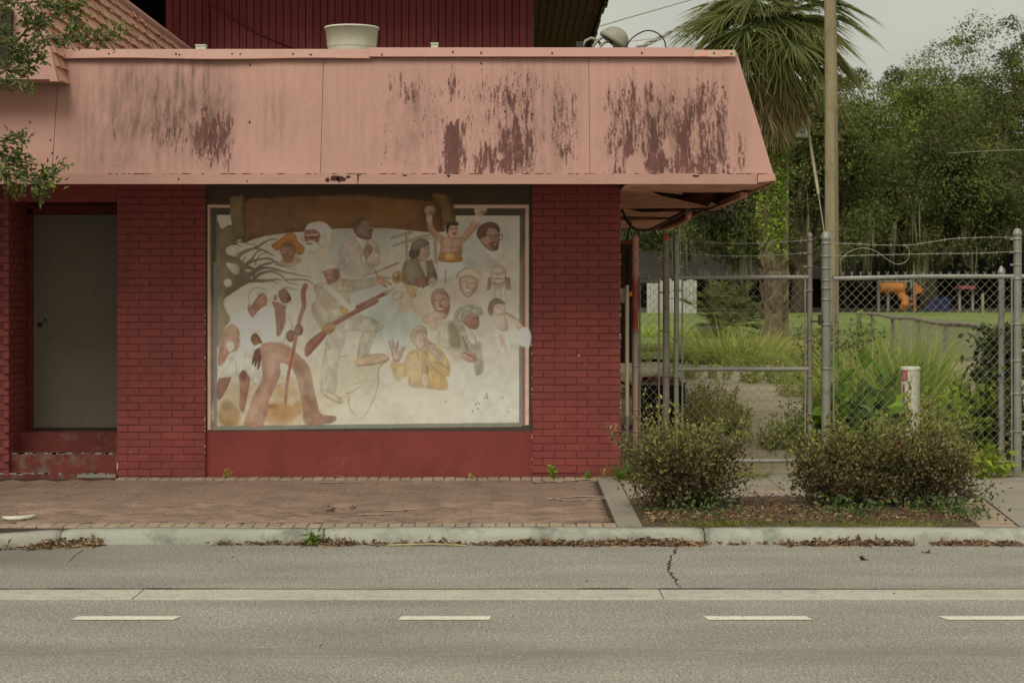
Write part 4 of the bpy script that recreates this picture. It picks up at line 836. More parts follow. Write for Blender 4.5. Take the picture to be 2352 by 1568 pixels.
# seated woman in olive coat
fill(B_(640, 960, 780, 930, 860, 960, 950, 955, 985, 1050, 1015, 1190, 900, 1260, 760, 1265, 620, 1235, 588, 1100), (118, 104, 72), 1, 1.4); fill(B_(800, 965, 880, 965, 905, 1160, 880, 1170), (170, 156, 128), .9, 1.4)
for pts in (B_(770, 960, 860, 1160), B_(640, 980, 620, 1180), B_(940, 970, 900, 1150)): stroke(pts, 16, 12, (88, 76, 52), .8, 2)
ell(B_(700, 1100), 40, 90, (136, 120, 86), .5, 6)
fill(B_(785, 830, 905, 765, 925, 850, 912, 915, 865, 950, 845, 975, 800, 960), (158, 128, 104), 1, 1.2); stroke(B_(860, 820, 905, 815), 8, 6, (78, 60, 48), .8, 1); stroke(B_(880, 895, 912, 885), 8, 6, (120, 70, 60), .8, 1)
fill(B_(678, 880, 700, 830, 760, 815, 810, 840, 785, 920, 720, 938, 685, 920), (78, 62, 48), 1, 1.5); fill(B_(700, 795, 740, 728, 850, 700, 925, 760, 810, 820, 720, 845), (106, 106, 84), 1, 1.3); stroke(B_(730, 760, 840, 720), 16, 12, (136, 136, 112), .6, 3)
fill(B_(758, 1170, 880, 1150, 905, 1215, 845, 1295, 765, 1260), (128, 74, 58), 1, 1.3); ell(B_(960, 1220), 52, 62, (176, 158, 134), .9, 2); stroke(B_(920, 1200, 990, 1250), 8, 6, (120, 98, 78), .7, 1)
# trumpet player
fill(B_(540, 1500, 620, 1330, 720, 1310, 880, 1380, 925, 1520)+D_(915, 60, 850, 185, 700, 120, 550, 60), (184, 162, 134), .85, 5); fill(B_(470, 1420, 500, 1340, 600, 1320, 600, 1400, 520, 1440), (172, 158, 126), .9, 2); stroke(B_(600, 1360, 560, 1568), 12, 8, (140, 122, 94), .6, 2); stroke(B_(700, 1400, 760, 1568), 10, 8, (150, 122, 98), .6, 2); fill(B_(640, 1270, 740, 1320, 760, 1400, 690, 1380), (178, 136, 102), .9, 2)
stroke(B_(570, 1195, 660, 1270, 800, 1320), 20, 16, (180, 138, 62), .95, 1.2); ell(B_(540, 1160), 68, 78, (182, 134, 56), 1, 1.3, .3); ell(B_(535, 1165), 42, 48, (128, 86, 34), .9, 2, .3); ell(B_(520, 1130), 18, 20, (214, 172, 90), .8, 2); stroke(B_(580, 1290, 720, 1270, 760, 1330, 620, 1340), 12, 12, (184, 146, 72), .9, 1.1); ell(B_(812, 1308), 34, 34, (196, 182, 158), .95, 1.5)
# boxer
fill(B_(1040, 975, 1305, 975, 1332, 1060, 1272, 1150, 1190, 1190, 1115, 1225, 1105, 1200, 1028, 1190), (202, 196, 180), 1, 1.6); stroke(B_(1120, 1080, 1110, 1210), 10, 8, (90, 76, 60), .8, 1.3); stroke(B_(1060, 1090, 1110, 1100), 8, 6, (150, 140, 120), .7, 1.5)
stroke(B_(925, 450, 935, 560, 990, 645, 1100, 730), 62, 92, (172, 132, 102), 1, 1.3); stroke(B_(1480, 500, 1420, 590, 1330, 690, 1230, 740), 92, 84, (172, 132, 102), 1, 1.3); stroke(B_(900, 500, 930, 600, 1010, 690), 14, 14, (126, 88, 66), .6, 3); stroke(B_(1500, 540, 1420, 640, 1330, 730), 20, 16, (126, 88, 66), .6, 4)
fill(B_(1058, 700, 1130, 680, 1240, 690, 1330, 690, 1318, 790, 1296, 905, 1060, 905, 1056, 790), (176, 134, 104), 1, 1.5); stroke(B_(1180, 720, 1180, 880), 10, 8, (136, 96, 72), .6, 3); stroke(B_(1070, 790, 1170, 800, 1290, 780), 12, 10, (142, 100, 76), .6, 3); ell(B_(1290, 840), 26, 60, (136, 94, 70), .6, 4)
stroke(B_(925, 400, 920, 480), 74, 60, (186, 164, 142), 1, 1.3); ell(B_(928, 362), 66, 58, (166, 140, 120), 1, 1.4); ell(B_(950, 390), 30, 22, (112, 86, 70), .6, 4); stroke(B_(880, 330, 960, 310), 8, 6, (206, 190, 170), .6, 1.5)
stroke(B_(1520, 400, 1490, 480), 90, 70, (192, 172, 150), 1, 1.3); ell(B_(1535, 362), 78, 58, (176, 150, 128), 1, 1.4); ell(B_(1570, 380), 36, 20, (112, 86, 68), .6, 3); stroke(B_(1470, 330, 1580, 312), 8, 6, (212, 196, 174), .6, 1.5)
ell(B_(1198, 610), 66, 92, (182, 140, 114), 1, 1.3); fill(B_(1120, 550, 1165, 500, 1258, 498, 1265, 545, 1180, 540, 1150, 590, 1135, 640), (70, 50, 38), 1, 1.3); stroke(B_(1170, 580, 1210, 575), 8, 7, (66, 46, 36), .9, .9); stroke(B_(1232, 578, 1260, 578), 8, 7, (66, 46, 36), .9, .9); ell(B_(1218, 640), 20, 13, (92, 44, 38), .9, 1.1); stroke(B_(1222, 590, 1228, 615), 8, 6, (140, 96, 76), .8, 1); stroke(B_(1140, 650, 1180, 690, 1220, 690), 10, 8, (132, 90, 70), .7, 1.6); ell(B_(1100, 560), 18, 24, (150, 106, 84), .8, 2)
fill(B_(1045, 890, 1120, 862, 1220, 862, 1300, 900, 1298, 975, 1045, 970), (172, 108, 40), 1, 1.3); ell(B_(1165, 915), 62, 56, (196, 136, 58), 1, 1.5); ell(B_(1150, 905), 26, 24, (222, 172, 92), .8, 2); stroke(B_(1050, 930, 1100, 935), 20, 20, (128, 76, 30), .7, 2); stroke(B_(1240, 935, 1295, 935), 20, 20, (132, 80, 32), .7, 2)
# man in glasses
fill(B_(1540, 800, 1640, 850, 1730, 930, 1745, 1040, 1600, 1110, 1370, 1010, 1430, 880), (166, 160, 144), .9, 6); stroke(B_(1620, 850, 1740, 960), 30, 10, (204, 200, 184), .9, 2)
fill(B_(1525, 690, 1600, 610, 1700, 560, 1762, 620, 1758, 720, 1752, 800, 1722, 838, 1640, 836, 1560, 770), (152, 108, 88), 1, 1.3); fill(B_(1488, 620, 1530, 540, 1640, 498, 1742, 530, 1765, 625, 1700, 575, 1625, 580, 1600, 650, 1560, 690, 1510, 700), (92, 62, 54), 1, 1.6); fill(B_(1640, 750, 1700, 730, 1748, 745, 1740, 825, 1690, 838), (98, 62, 52), .95, 2); ell(B_(1712, 770), 22, 14, (170, 122, 104), .9, 1.3); ell(B_(1555, 715), 24, 38, (164, 118, 96), .9, 1.5); stroke(B_(1600, 770, 1640, 830, 1680, 850), 14, 10, (110, 76, 62), .7, 1.6)
stroke(B_(1580, 665, 1650, 655, 1790, 655), 9, 8, (62, 46, 38), .9, .9)
for cx_ in (1685, 1775): stroke(B_(cx_-38 if cx_ < 1700 else 1755, 655, cx_-25, 705, cx_, 715, cx_+18, 690, cx_+22, 655), 8, 8, (70, 52, 42), .85, .9)
stroke(B_(1660, 680, 1700, 676), 8, 6, (60, 44, 36), .8, .9)
# group of faint portraits
ell(B_(1380, 1340), 190, 190, (186, 164, 142), .6, 18)
fill(B_(1285, 1180, 1400, 1150, 1495, 1200, 1480, 1310, 1400, 1390, 1340, 1380, 1295, 1290), (178, 146, 122), 1, 1.5); fill(B_(1250, 1150, 1290, 1080, 1400, 1045, 1530, 1100, 1555, 1180, 1500, 1250, 1490, 1190, 1400, 1150, 1290, 1180), (190, 166, 140), 1, 1.5)
for pts in (B_(1250, 1150, 1300, 1080, 1400, 1050), B_(1290, 1170, 1400, 1140, 1500, 1190), B_(1285, 1190, 1295, 1290, 1350, 1380, 1410, 1390), B_(1495, 1200, 1480, 1300, 1420, 1380)): stroke(pts, 11, 8, (116, 78, 60), .8, 1.3)
for pts in (B_(1310, 1215, 1360, 1205), B_(1420, 1230, 1470, 1235), B_(1385, 1230, 1370, 1285, 1400, 1290), B_(1330, 1300, 1380, 1345, 1440, 1320)): stroke(pts, 9, 7, (92, 58, 46), .85, 1)
ell(B_(1378, 1318), 48, 15, (214, 204, 186), 1, 1.1, .15)
ell(B_(1745, 1160), 96, 138, (184, 160, 138), 1, 2); stroke(B_(1655, 1090, 1700, 1030, 1780, 1020, 1835, 1080), 8, 7, (132, 110, 92), .7, 1.2)
for dx, dy in ((-90, 0), (-108, 20), (-122, 40), (92, 0), (110, 20), (128, 40), (142, 30)): stroke(B_(1745+dx*.95, 1160+dy*.3, 1745+dx, 1250, 1745+dx*1.05, 1300+dy*.3), 15, 9, (104, 72, 56), .85, 1.2)
stroke(B_(1670, 1105, 1740, 1120, 1820, 1100), 26, 26, (156, 130, 110), .7, 3); ell(B_(1745, 1208), 40, 20, (210, 200, 182), 1, 1.2); stroke(B_(1690, 1185, 1745, 1175, 1805, 1185), 10, 8, (96, 64, 52), .8, 1.1); stroke(B_(1700, 1225, 1745, 1250, 1790, 1225), 9, 8, (100, 66, 54), .8, 1.1); stroke(B_(1745, 1120, 1735, 1150), 8, 8, (120, 86, 70), .7, 1.2)
for x_ in (1700, 1770, 1825): stroke(B_(x_, 1300, x_+10, 1400, x_+25, 1480), 7, 6, (150, 134, 116), .7, 1)
fill(B_(945, 1380, 990, 1310, 1080, 1300, 1150, 1370, 1165, 1480, 1160, 1568)+D_(1150, 120, 1090, 180, 1010, 110, 960, 30), (172, 132, 106), 1, 1.6); fill(B_(940, 1460, 945, 1370, 990, 1310, 1085, 1298, 1160, 1390, 1165, 1460, 1110, 1370, 1000, 1365, 965, 1480), (152, 116, 98), 1, 1.6)
fill(B_(965, 1480, 1010, 1568, 1060, 1500, 1110, 1520, 1165, 1480)+D_(1160, 90, 1100, 190, 1000, 100, 970, 20), (130, 78, 58), .75, 4); ell(B_(1060, 1540), 42, 12, (210, 196, 176), .9, 1.4)
for pts in (B_(985, 1440, 1030, 1430), B_(1080, 1420, 1130, 1425), B_(1055, 1430, 1050, 1490, 1080, 1495)): stroke(pts, 9, 7, (86, 54, 42), .85, 1)
fill(D_(840, 210, 870, 150, 980, 100, 1100, 110, 1130, 160, 1010, 200, 900, 250), (186, 152, 126), .95, 2.2); stroke(D_(1000, 210, 1005, 340), 12, 8, (146, 112, 76), .7, 2); fill(D_(900, 230, 1100, 190, 1060, 300, 950, 330), (186, 160, 126), .7, 5)
fill(D_(1112, 225, 1280, 195, 1340, 270, 1420, 310, 1500, 500, 1505, 650, 1572, 700, 1562, 820, 1480, 856, 1455, 700, 1380, 570, 1160, 560, 1015, 460, 1055, 300), (168, 158, 132), .95, 2.5); fill(D_(1130, 560, 1370, 570, 1300, 700, 1180, 640), (172, 160, 128), .8, 6); fill(D_(1160, 240, 1240, 260, 1300, 420, 1290, 530, 1180, 520, 1150, 400), (116, 104, 76), .8, 6); stroke(D_(1320, 400, 1380, 570), 22, 14, (98, 86, 60), .8, 3); stroke(D_(1410, 310, 1460, 440), 16, 8, (92, 66, 50), .85, 1.5); stroke(D_(1520, 480, 1540, 700, 1500, 840), 40, 36, (132, 118, 86), .7, 5); fill(D_(1340, 260, 1430, 310, 1470, 480, 1400, 450), (196, 192, 172), .8, 2.5)
fill(D_(1325, 215, 1390, 120, 1490, 110, 1522, 220, 1495, 305, 1430, 305), (160, 112, 88), 1, 1.3); stroke(D_(1440, 180, 1505, 180), 10, 8, (78, 50, 40), .85, 1.1); stroke(D_(1450, 265, 1500, 262), 8, 7, (90, 54, 44), .85, 1); stroke(D_(1320, 215, 1370, 270, 1420, 305), 10, 10, (112, 70, 54), .8, 1.4); stroke(D_(1500, 190, 1520, 230), 8, 8, (130, 84, 66), .7, 1)
fill(D_(1215, 190, 1245, 80, 1380, 15, 1520, 35, 1565, 120, 1500, 150, 1410, 130, 1330, 220, 1260, 215), (162, 156, 136), 1, 1.6)
for pts in (D_(1250, 180, 1290, 90, 1390, 40), D_(1300, 190, 1340, 110, 1430, 70), D_(1400, 40, 1480, 70, 1540, 60), D_(1430, 30, 1450, 70), D_(1500, 100, 1550, 120)): stroke(pts, 14, 8, (104, 100, 86), .7, 1.6)
ell(D_(1400, 640), 98, 62, (174, 132, 106), .95, 2, .4)
for k in range(4): stroke(D_(1330+k*30, 590+k*10, 1420+k*25, 620+k*24), 9, 7, (112, 66, 50), .85, 1.1)
ell(D_(1740, 560), 190, 260, (188, 176, 158), .7, 16); fill(D_(1720, 180, 1850, 330, 2060, 290, 2125, 330, 2135, 480, 2100, 530, 1990, 500, 1900, 470, 1860, 640, 1720, 460), (200, 192, 174), .95, 4)
fill(D_(1690, 110, 1800, 100, 1840, 180, 1860, 320, 1760, 320, 1690, 220), (186, 160, 140), .95, 2); ell(D_(1755, 60), 80, 92, (188, 160, 140), 1, 1.5); fill(D_(1620, 80, 1650, -20, 1740, -60, 1835, 0, 1800, 10, 1700, 20, 1680, 130, 1650, 150), (126, 96, 86), .95, 2)
for pts in (D_(1720, 45, 1760, 40), D_(1790, 30, 1820, 28), D_(1750, 130, 1800, 125), D_(1780, 50, 1785, 90)): stroke(pts, 8, 6, (110, 80, 70), .8, 1)
stroke(D_(1880, 170, 1960, 230, 2030, 320), 50, 70, (190, 160, 128), .95, 1.8); stroke(D_(1840, 120, 1930, 170, 2010, 215), 34, 14, (138, 112, 86), .9, 1.4); ell(D_(2060, 400), 76, 110, (206, 200, 184), .95, 4)
stroke(D_(1780, 400, 1830, 540, 1870, 650), 60, 24, (186, 152, 132), .7, 3); stroke(D_(1790, 480, 1750, 580), 8, 6, (150, 116, 98), .6, 1.3)
# singer in ochre jacket
fill(D_(750, 555, 870, 540, 900, 485, 985, 480, 1065, 560, 1162, 720, 1162, 860, 1120, 880, 1140, 1030, 940, 1020, 700, 990, 650, 870, 545, 935, 500, 850, 458, 740, 480, 690, 600, 720, 680, 580), (188, 156, 94), .95, 3.2); ell(D_(560, 860), 60, 70, (190, 162, 124), .6, 8)
ell(D_(1030, 900), 90, 130, (186, 144, 76), .6, 10); ell(D_(720, 780), 50, 170, (194, 166, 108), .6, 7)
for pts in (D_(770, 570, 800, 700), D_(880, 580, 960, 760, 1100, 880), D_(690, 600, 740, 580), D_(640, 780, 620, 880), D_(690, 900, 690, 990), D_(830, 860, 832, 980), D_(1000, 700, 1150, 780)): stroke(pts, 14, 9, (144, 106, 58), .75, 1.8)
fill(D_(830, 600, 880, 580, 905, 850, 830, 850), (164, 128, 84), .85, 2); fill(D_(830, 850, 905, 850, 905, 980, 835, 980), (196, 166, 126), .85, 3)
fill(D_(745, 380, 830, 310, 895, 330, 885, 440, 870, 520, 800, 555, 755, 500), (176, 146, 126), 1, 1.3); fill(D_(690, 410, 735, 300, 830, 262, 892, 300, 890, 340, 800, 320, 760, 380, 745, 480, 710, 460), (180, 154, 118), .95, 2)
for pts in (D_(770, 355, 800, 340, 890, 345), D_(800, 365, 835, 362), D_(860, 360, 885, 358), D_(850, 370, 855, 405, 875, 410), D_(760, 500, 790, 545)): stroke(pts, 8, 6, (92, 66, 56), .85, 1)
ell(D_(862, 440), 16, 16, (96, 56, 50), .9, 1.2); stroke(D_(880, 440, 930, 480), 52, 40, (150, 122, 88), .95, 1.4); fill(D_(880, 500, 960, 480, 1000, 540, 1060, 620, 1095, 690, 1070, 725, 1000, 650, 930, 580), (176, 148, 130), .95, 1.6); stroke(D_(960, 540, 1030, 560), 8, 7, (110, 80, 70), .8, 1)
fill(D_(435, 465, 455, 455, 480, 515, 475, 440, 492, 445, 515, 540, 540, 450, 555, 455, 548, 575, 610, 525, 626, 532, 565, 690, 495, 690, 470, 580), (180, 152, 132), 1, 1.2); stroke(D_(440, 470, 480, 600, 495, 680), 7, 6, (126, 96, 82), .8, 1); stroke(D_(620, 535, 570, 620), 7, 6, (126, 96, 82), .8, 1); stroke(D_(500, 680, 560, 690), 12, 10, (120, 84, 70), .7, 1.4)
fd = np.clip(vnoise(60, 60, 12)*2.0+.05, 0, .22)[..., None]*INS*np.clip((GY-560)/120, .25, 1)[..., None]
IMG[:] = IMG*(1-fd)+np.array((190, 182, 162.))*fd
# pocks in the plaster
for x_, y_ in ((1588, 1130), (1490, 1192), (1522, 1202), (1474, 1216), (1508, 1262), (1440, 1292), (1800, 1126), (1120, 1172), (1370, 492), (1870, 1300)): ell(D_(x_, y_), 8, 8, (74, 70, 62), .9, .8)
stroke(D_(1606, 1075, 1614, 1140), 10, 10, (84, 80, 70), .85, 1); stroke(D_(1500, 1260, 1512, 1270), 10, 8, (90, 86, 76), .8, 1)
# fade, brush grain, grime
IMG *= (1+vnoise(140, 140, 5)[..., None]*.07+vnoise(5, 5, 6, 2)[..., None]*.05)
gl = IMG.mean(-1, keepdims=True); IMG = gl+(IMG-gl)*.72; IMG = 255*(IMG/255)**.9; IMG = np.clip(IMG, 8, 235)
lin = np.where(IMG/255 < .04045, IMG/255/12.92, ((IMG/255+.055)/1.055)**2.4)
lin *= np.array([1.52, 1.52, 1.55])
lin = np.clip(lin, 0, .82)
m, N, L, Bs = nodes_of('mural_paint')
at = N.new('ShaderNodeAttribute'); at.attribute_name = 'Col'; L.new(at.outputs['Color'], Bs.inputs['Base Color']); Bs.inputs['Roughness'].default_value = .7; Bs.inputs['Specular IOR Level'].default_value = .25
bump(N, L, Bs, noise(N, L, 120, 3), .12, .004); M['mural'] = m
k_ = 2352/2500.
dx, dy = GX*k_, GY*k_
VX = np.clip((dx-CX)*YM/F, XM0+.001, XM1-.001); VZ = CZ-(dy-HY)*YM/F
mur = np_mesh('mural', np.stack([VX, np.full_like(VX, YM), VZ], -1).reshape(-1, 3), grid_faces(mw, mh)[:, ::-1], M['mural'], bld, lin.reshape(-1, 3))
mur['label'] = 'painted mural of historic figures under a brown scroll banner'
bpart(MB().box(XM0, XM1, YM-.0, YM+.019, CZ-(MY0*k_-HY)*YM/F+.001, WT-.02), 'mural_header', plain('dark_header', S(58, 50, 38), .8))
def smooth3(pts, k=10):
    P_ = [Vector(p) for p in pts]; n = len(P_); out = []
    for i in range(n-1):
        p0, p1, p2, p3 = P_[max(i-1, 0)], P_[i], P_[i+1], P_[min(i+2, n-1)]
        for j in range(k):
            t = j/k; out.append(.5*((2*p1)+(-p0+p2)*t+(2*p0-5*p1+4*p2-p3)*t*t+(-p0+3*p1-3*p2+p3)*t**3))
    out.append(P_[-1]); return out
# ================================================================ things on the roof
def thing(name, loc, label, cat, group=None): return empty(name, loc, label, cat, group)
v = thing('roof_vent', P(808, 115, 19), 'white tapered metal vent collar standing on the pink canopy roof', 'vent')
c = P(808, 120, 19); zt = PZ(64, 19)-c.z
q = MB(); q.lathe((c.x, 19, c.z), [(.225, -.2), (.235, .0), (.25, .06), (.268, zt-.02), (.278, zt-.018), (.278, zt), (.262, zt), (.245, .05)], 40); q.build('collar', M['whitemetal'], v)
q = MB(); q.lathe((c.x, 19, c.z), [(.242, .035), (.246, .04), (.246, .05), (.243, .055)], 40); q.build('seam', M['greymetal'], v)
q = MB(); q.lathe((c.x, 19, 3.745), [(.3, 0), (.3, .03), (.22, .05), (.22, .2)], 24); q.build('vent_base', M['greymetal'], v)
def small_box(x0, x1, y0, y1, Y, label, nm='junction_box'):
    t = thing(nm, P((x0+x1)/2, y1, Y), label, 'box')
    MB().box(PX(x0, Y), PX(x1, Y), Y, Y+.08, 3.74, PZ(y0, Y)).build('housing', M['whitemetal'], t)
    MB().box(PX(x0, Y)-.004, PX(x1, Y)+.004, Y-.006, Y+.086, PZ(y0, Y)-.006, PZ(y0, Y)+.006).build('lid', M['whitemetal'], t)
small_box(990, 1006, 100, 108, 17, 'small white junction box on the canopy roof beside the vent collar')
small_box(449, 472, 104, 109, 17, 'flat grey white junction box on the roof below the red siding')
# flood lamp with conduits
fl_ = thing('flood_lamp', P(1420, 108, 17.3), 'grey domed flood lamp on the canopy roof edge', 'lamp')
Yl = 17.3; c = P(1412, 92, Yl)
vs_ = []; fs_ = []; nlat, nlon = 9, 20
rot = Matrix.Rotation(math.radians(35), 4, 'Y')
for i in range(nlat):
    th = math.pi/2*i/(nlat-1)
    for j in range(nlon):
        ph = 2*math.pi*j/nlon; vs_.append(c+(rot @ Vector((.135*math.cos(th)*math.cos(ph), .135*math.cos(th)*math.sin(ph), .12*math.sin(th)))))
for i in range(nlat-1):
    for j in range(nlon): fs_.append((i*nlon+j, i*nlon+(j+1) % nlon, (i+1)*nlon+(j+1) % nlon, (i+1)*nlon+j))
MB().add(vs_, fs_, True).build('dome', M['greymetal'], fl_)
q = MB(); prof = [(.12, -.035), (.145, -.035), (.15, -.01), (.145, .012), (.12, .02)]; vs_ = []; fs_ = []
for r0, z0 in prof:
    for j in range(24):
        a_ = 2*math.pi*j/24; vs_.append(c+(rot @ Vector((r0*math.cos(a_), r0*math.sin(a_), z0))))
for i in range(len(prof)-1):
    for j in range(24): fs_.append((i*24+j, i*24+(j+1) % 24, (i+1)*24+(j+1) % 24, (i+1)*24+j))
q.add(vs_, fs_, True); q.build('rim', M['greymetal'], fl_)
MB().box(PX(1408, Yl), PX(1428, Yl), Yl-.03, Yl+.03, 3.73, PZ(98, Yl)).build('bracket', M['greymetal'], fl_)
for k, pts in enumerate((((1338, 108), (1345, 94), (1358, 88), (1372, 92), (1382, 106)), ((1362, 108), (1370, 96), (1384, 86), (1396, 92)), ((1378, 108), (1388, 98), (1400, 96)))):
    MB().tube([P(x, y, Yl-.03*k) for x, y in pts]+[], .014, 6).build('conduit', M['greymetal'], fl_)
q = MB(); c = P(1331, 100, Yl); q.box(c.x-.03, c.x+.03, Yl-.03, Yl+.04, 3.72, c.z+.015); q.build('connector_box', M['blackcable'], fl_)
tag(MB().tube(smooth3([P(1438, 109, 17.2), P(1452, 88, 17.2), P(1480, 72, 17.2), P(1505, 74, 17.2), P(1525, 92, 17.2), P(1530, 116, 17.2)]), .007, 6).build('wire_loop', M['blackcable']), 'thin bent wire loop arching above the canopy roof', 'wire')
sc = thing('service_cable', P(1470, 110, 17.6), 'twisted pale service cable rising from the roof past the palm', 'cable')
for k in range(3):
    pts = []
    for i in range(16):
        t = i/15; p = P(1464, 112, 17.6).lerp(P(1700, -60, 30), t); p.z -= .5*t*(1-t); a_ = t*60+k*2.1
        pts.append(p+Vector((math.cos(a_)*.018, 0, math.sin(a_)*.022)))
    MB().tube(pts, .010, 5).build('strand', M['wire'], sc)
tag(MB().tube([P(1280, 90, 60), P(1440, 42, 62), P(1640, -15, 65)], .02, 5).build('overhead_wire', M['wire']), 'thin straight overhead wire crossing the sky behind the brown eave', 'wire')
tag(MB().tube([P(1440, 96, 60), P(1640, 75, 62), P(1800, 60, 65)], .012, 5).build('overhead_wire', M['wire']), 'faint low overhead wire vanishing into the palm crown', 'wire')
tag(MB().tube([P(2180, 352, 60), P(2280, 346, 58), P(2480, 342, 55)], .009, 5).build('overhead_wire', M['wire']), 'pale wire strung in front of the dark oaks', 'wire')
# ================================================================ fence
YFN = 17.3
FS = F/YFN
def gy(y): return PZ(y, YFN)
def fx(x): return PX(x, YFN)
def post(q, x, r, ytop, Y=YFN, zb=None, n=14):
    z0 = (gz(Y)-.05) if zb is None else zb; zt = PZ(ytop, Y); X = PX(x, Y)
    q.tube([(X, Y, z0), (X, Y, zt-r*1.2)], r, n); return Vector((X, Y, zt))
def cap(q, X, Y, zt, r, acorn=False):
    pr = [(r*1.12, -r*1.5), (r*1.18, -r*1.3), (r*1.18, -r*.7), (r*1.02, -r*.6), (r*.95, -.2*r), (r*.7, .1*r), (r*.3, .28*r), (0, .32*r)]
    if acorn: pr = [(r*1.15, -r*1.6), (r*1.25, -r*1.4), (r*1.25, -r), (r*1.05, -.8*r), (r*.85, -.1*r), (r*.5, .5*r), (r*.15, .85*r), (0, .9*r)]
    q.lathe((X, Y, zt), pr, 14)
def band(q, X, Y, z, r, tail=0, w=.018):
    q.lathe((X, Y, z), [(r, -w/2), (r+.005, -w/2), (r+.005, w/2), (r, w/2)], 12)
    if tail: q.box(min(X, X+tail), max(X, X+tail), Y-.012, Y-.006, z-w/2, z+w/2)
def chain(q, xa, xb, za, zb, Y, d=.082, r=.0024, barbs=True, yfun=None, clip=None):
    """woven mesh: every wire zigzags down the whole height"""
    n = int((xb-xa)/d*2)+1; hh = d*1.02; m_ = int((zb-za)/hh*2)
    for i in range(n):
        x0_ = xa+i*d*.5; pts = []
        for k in range(m_+1):
            xx = x0_+(d*.51 if (k+i) % 2 else -d*.01); z = zb-k*hh/2
            if xx < xa-.01 or xx > xb+.01 or z < za: 
                if len(pts) > 1: q.tube(pts, r, 3, False)
                pts = []; continue
            pts.append((xx, (Y if yfun is None else yfun(xx))+(.003 if k % 2 else -.003), z))
        if len(pts) > 1: q.tube(pts, r, 3, False)
        if barbs and i % 2 == 0 and xa < x0_ < xb-d*.2:
            yy = Y if yfun is None else yfun(x0_)
            q.tube([(x0_, yy, zb), (x0_-d*.16, yy, zb+.035)], r, 3, False); q.tube([(x0_, yy, zb), (x0_+d*.16, yy, zb+.035)], r, 3, False)
def barbed(pts, r=.0026, barb=.12):
    q = MB(); V = [Vector(p) for p in smooth3(pts)]
    for ph in (0, math.pi):
        out = []; s_ = 0
        for i, p in enumerate(V):
            if i: s_ += (p-V[i-1]).length
            out.append(p+Vector((0, math.cos(s_*90+ph), math.sin(s_*90+ph)))*.002)
        q.tube(out, r*.8, 4, False)
    s_ = 0
    for i in range(1, len(V)):
        s_ += (V[i]-V[i-1]).length
        if s_ > barb:
            s_ = 0; q.tube([V[i]+Vector((-.008, 0, -.018)), V[i]+Vector((.008, 0, .018))], .0016, 3, False); q.tube([V[i]+Vector((.008, .004, -.016)), V[i]+Vector((-.008, -.004, .016))], .0016, 3, False)
    return q
M['redpost'] = plain('partly_red_post', S(150, 140, 128), .6, .15, 6, .15, 90, .1, 120, dirt=S(140, 66, 58), dirt_amt=1, dirt_scale=1.6)
# short bay beside the building
f1 = thing('chain_link_fence', (fx(1495), YFN, .13), 'short narrow chain link bay with paint smeared posts beside brick pillar', 'fence')
m, N, L, B = nodes_of('smeared_post'); g = N.new('ShaderNodeNewGeometry'); sx = N.new('ShaderNodeSeparateXYZ'); L.new(g.outputs['Position'], sx.inputs[0])
wv = mathn(N, L, 'ADD', mathn(N, L, 'DIVIDE', sx.outputs['Z'], 2.6), mathn(N, L, 'MULTIPLY', noise(N, L, 9, 4, .6), .05))
col = ramp(N, L, wv, [(.0, S(150, 118, 104)), (.35, S(176, 140, 124)), (.43, S(164, 152, 138)), (.56, S(150, 138, 128)), (.6, S(150, 66, 60)), (.75, S(156, 70, 64)), (.79, S(190, 138, 120)), (.9, S(186, 136, 118))])
col = mixc(N, L, ramp(N, L, noise(N, L, 12, 6, .7), [(.5, (0, 0, 0)), (.65, (.6,)*3)]), col, S(140, 130, 118)); L.new(col, B.inputs['Base Color']); B.inputs['Roughness'].default_value = .65; M['smear'] = m
q = MB(); p = post(q, 1459, .031, 541); cap(q, p.x, p.y, p.z, .031); 
for y in (572, 600, 627, 672, 760, 840, 940, 990): band(q, p.x, p.y, gy(y), .031, .045)
q.build('post', M['smear'], f1)
q = MB(); p = post(q, 1530, .032, 540); 
for y in (566, 597, 625, 672, 760, 862): band(q, p.x, p.y, gy(y), .032, -.06)
q.build('post', M['steelold'], f1); q = MB(); cap(q, p.x, p.y, p.z, .032); q.build('post_cap', plain('red_post_cap', S(176, 104, 88), .7), f1)
for x in (1469.5, 1513.5): MB().tube([(fx(x), YFN-.01, gy(636)), (fx(x), YFN-.01, gy(1062))], .0085, 6).build('tension_bar', M['steelold'], f1)
MB().tube([(fx(1470), YFN, gy(645)), (fx(1516), YFN, gy(645))], .022, 10).build('top_rail', M['steelold'], f1)
q = MB(); chain(q, fx(1471), fx(1513), gy(1060), gy(640), YFN); q.build('mesh_fabric', M['wire'], f1)
# the gate
g1 = thing('chain_link_gate', (fx(1707), YFN, .2), 'tall grey chain link gate with two strands of barbed wire above', 'gate')
for x, r in ((1553.5, .023), (1860, .024)):
    q = MB(); X = fx(x); zt = gy(536); q.tube([(X, YFN, gy(1066)), (X, YFN, zt-.02)], r, 12); cap(q, X, YFN, zt, r*.95)
    for y in (552, 581, 612, 667, 780, 847+18, 950): band(q, X, YFN, gy(y), r, .06 if x < 1700 else -.06)
    q.build('stile', M['steel'] if x < 1700 else M['steelold'], g1)
for y in (637, 847.5, 1058): MB().tube([(fx(1556), YFN, gy(y)), (fx(1858), YFN, gy(y))], .0215, 10).build('rail', M['steel'], g1)
for x in (1567, 1849): MB().tube([(fx(x), YFN-.012, gy(628)), (fx(x), YFN-.012, gy(1060))], .009, 6).build('tension_bar', M['steel'], g1)
q = MB(); chain(q, fx(1567), fx(1849), gy(1062), gy(632), YFN); q.build('mesh_fabric', M['wire'], g1)
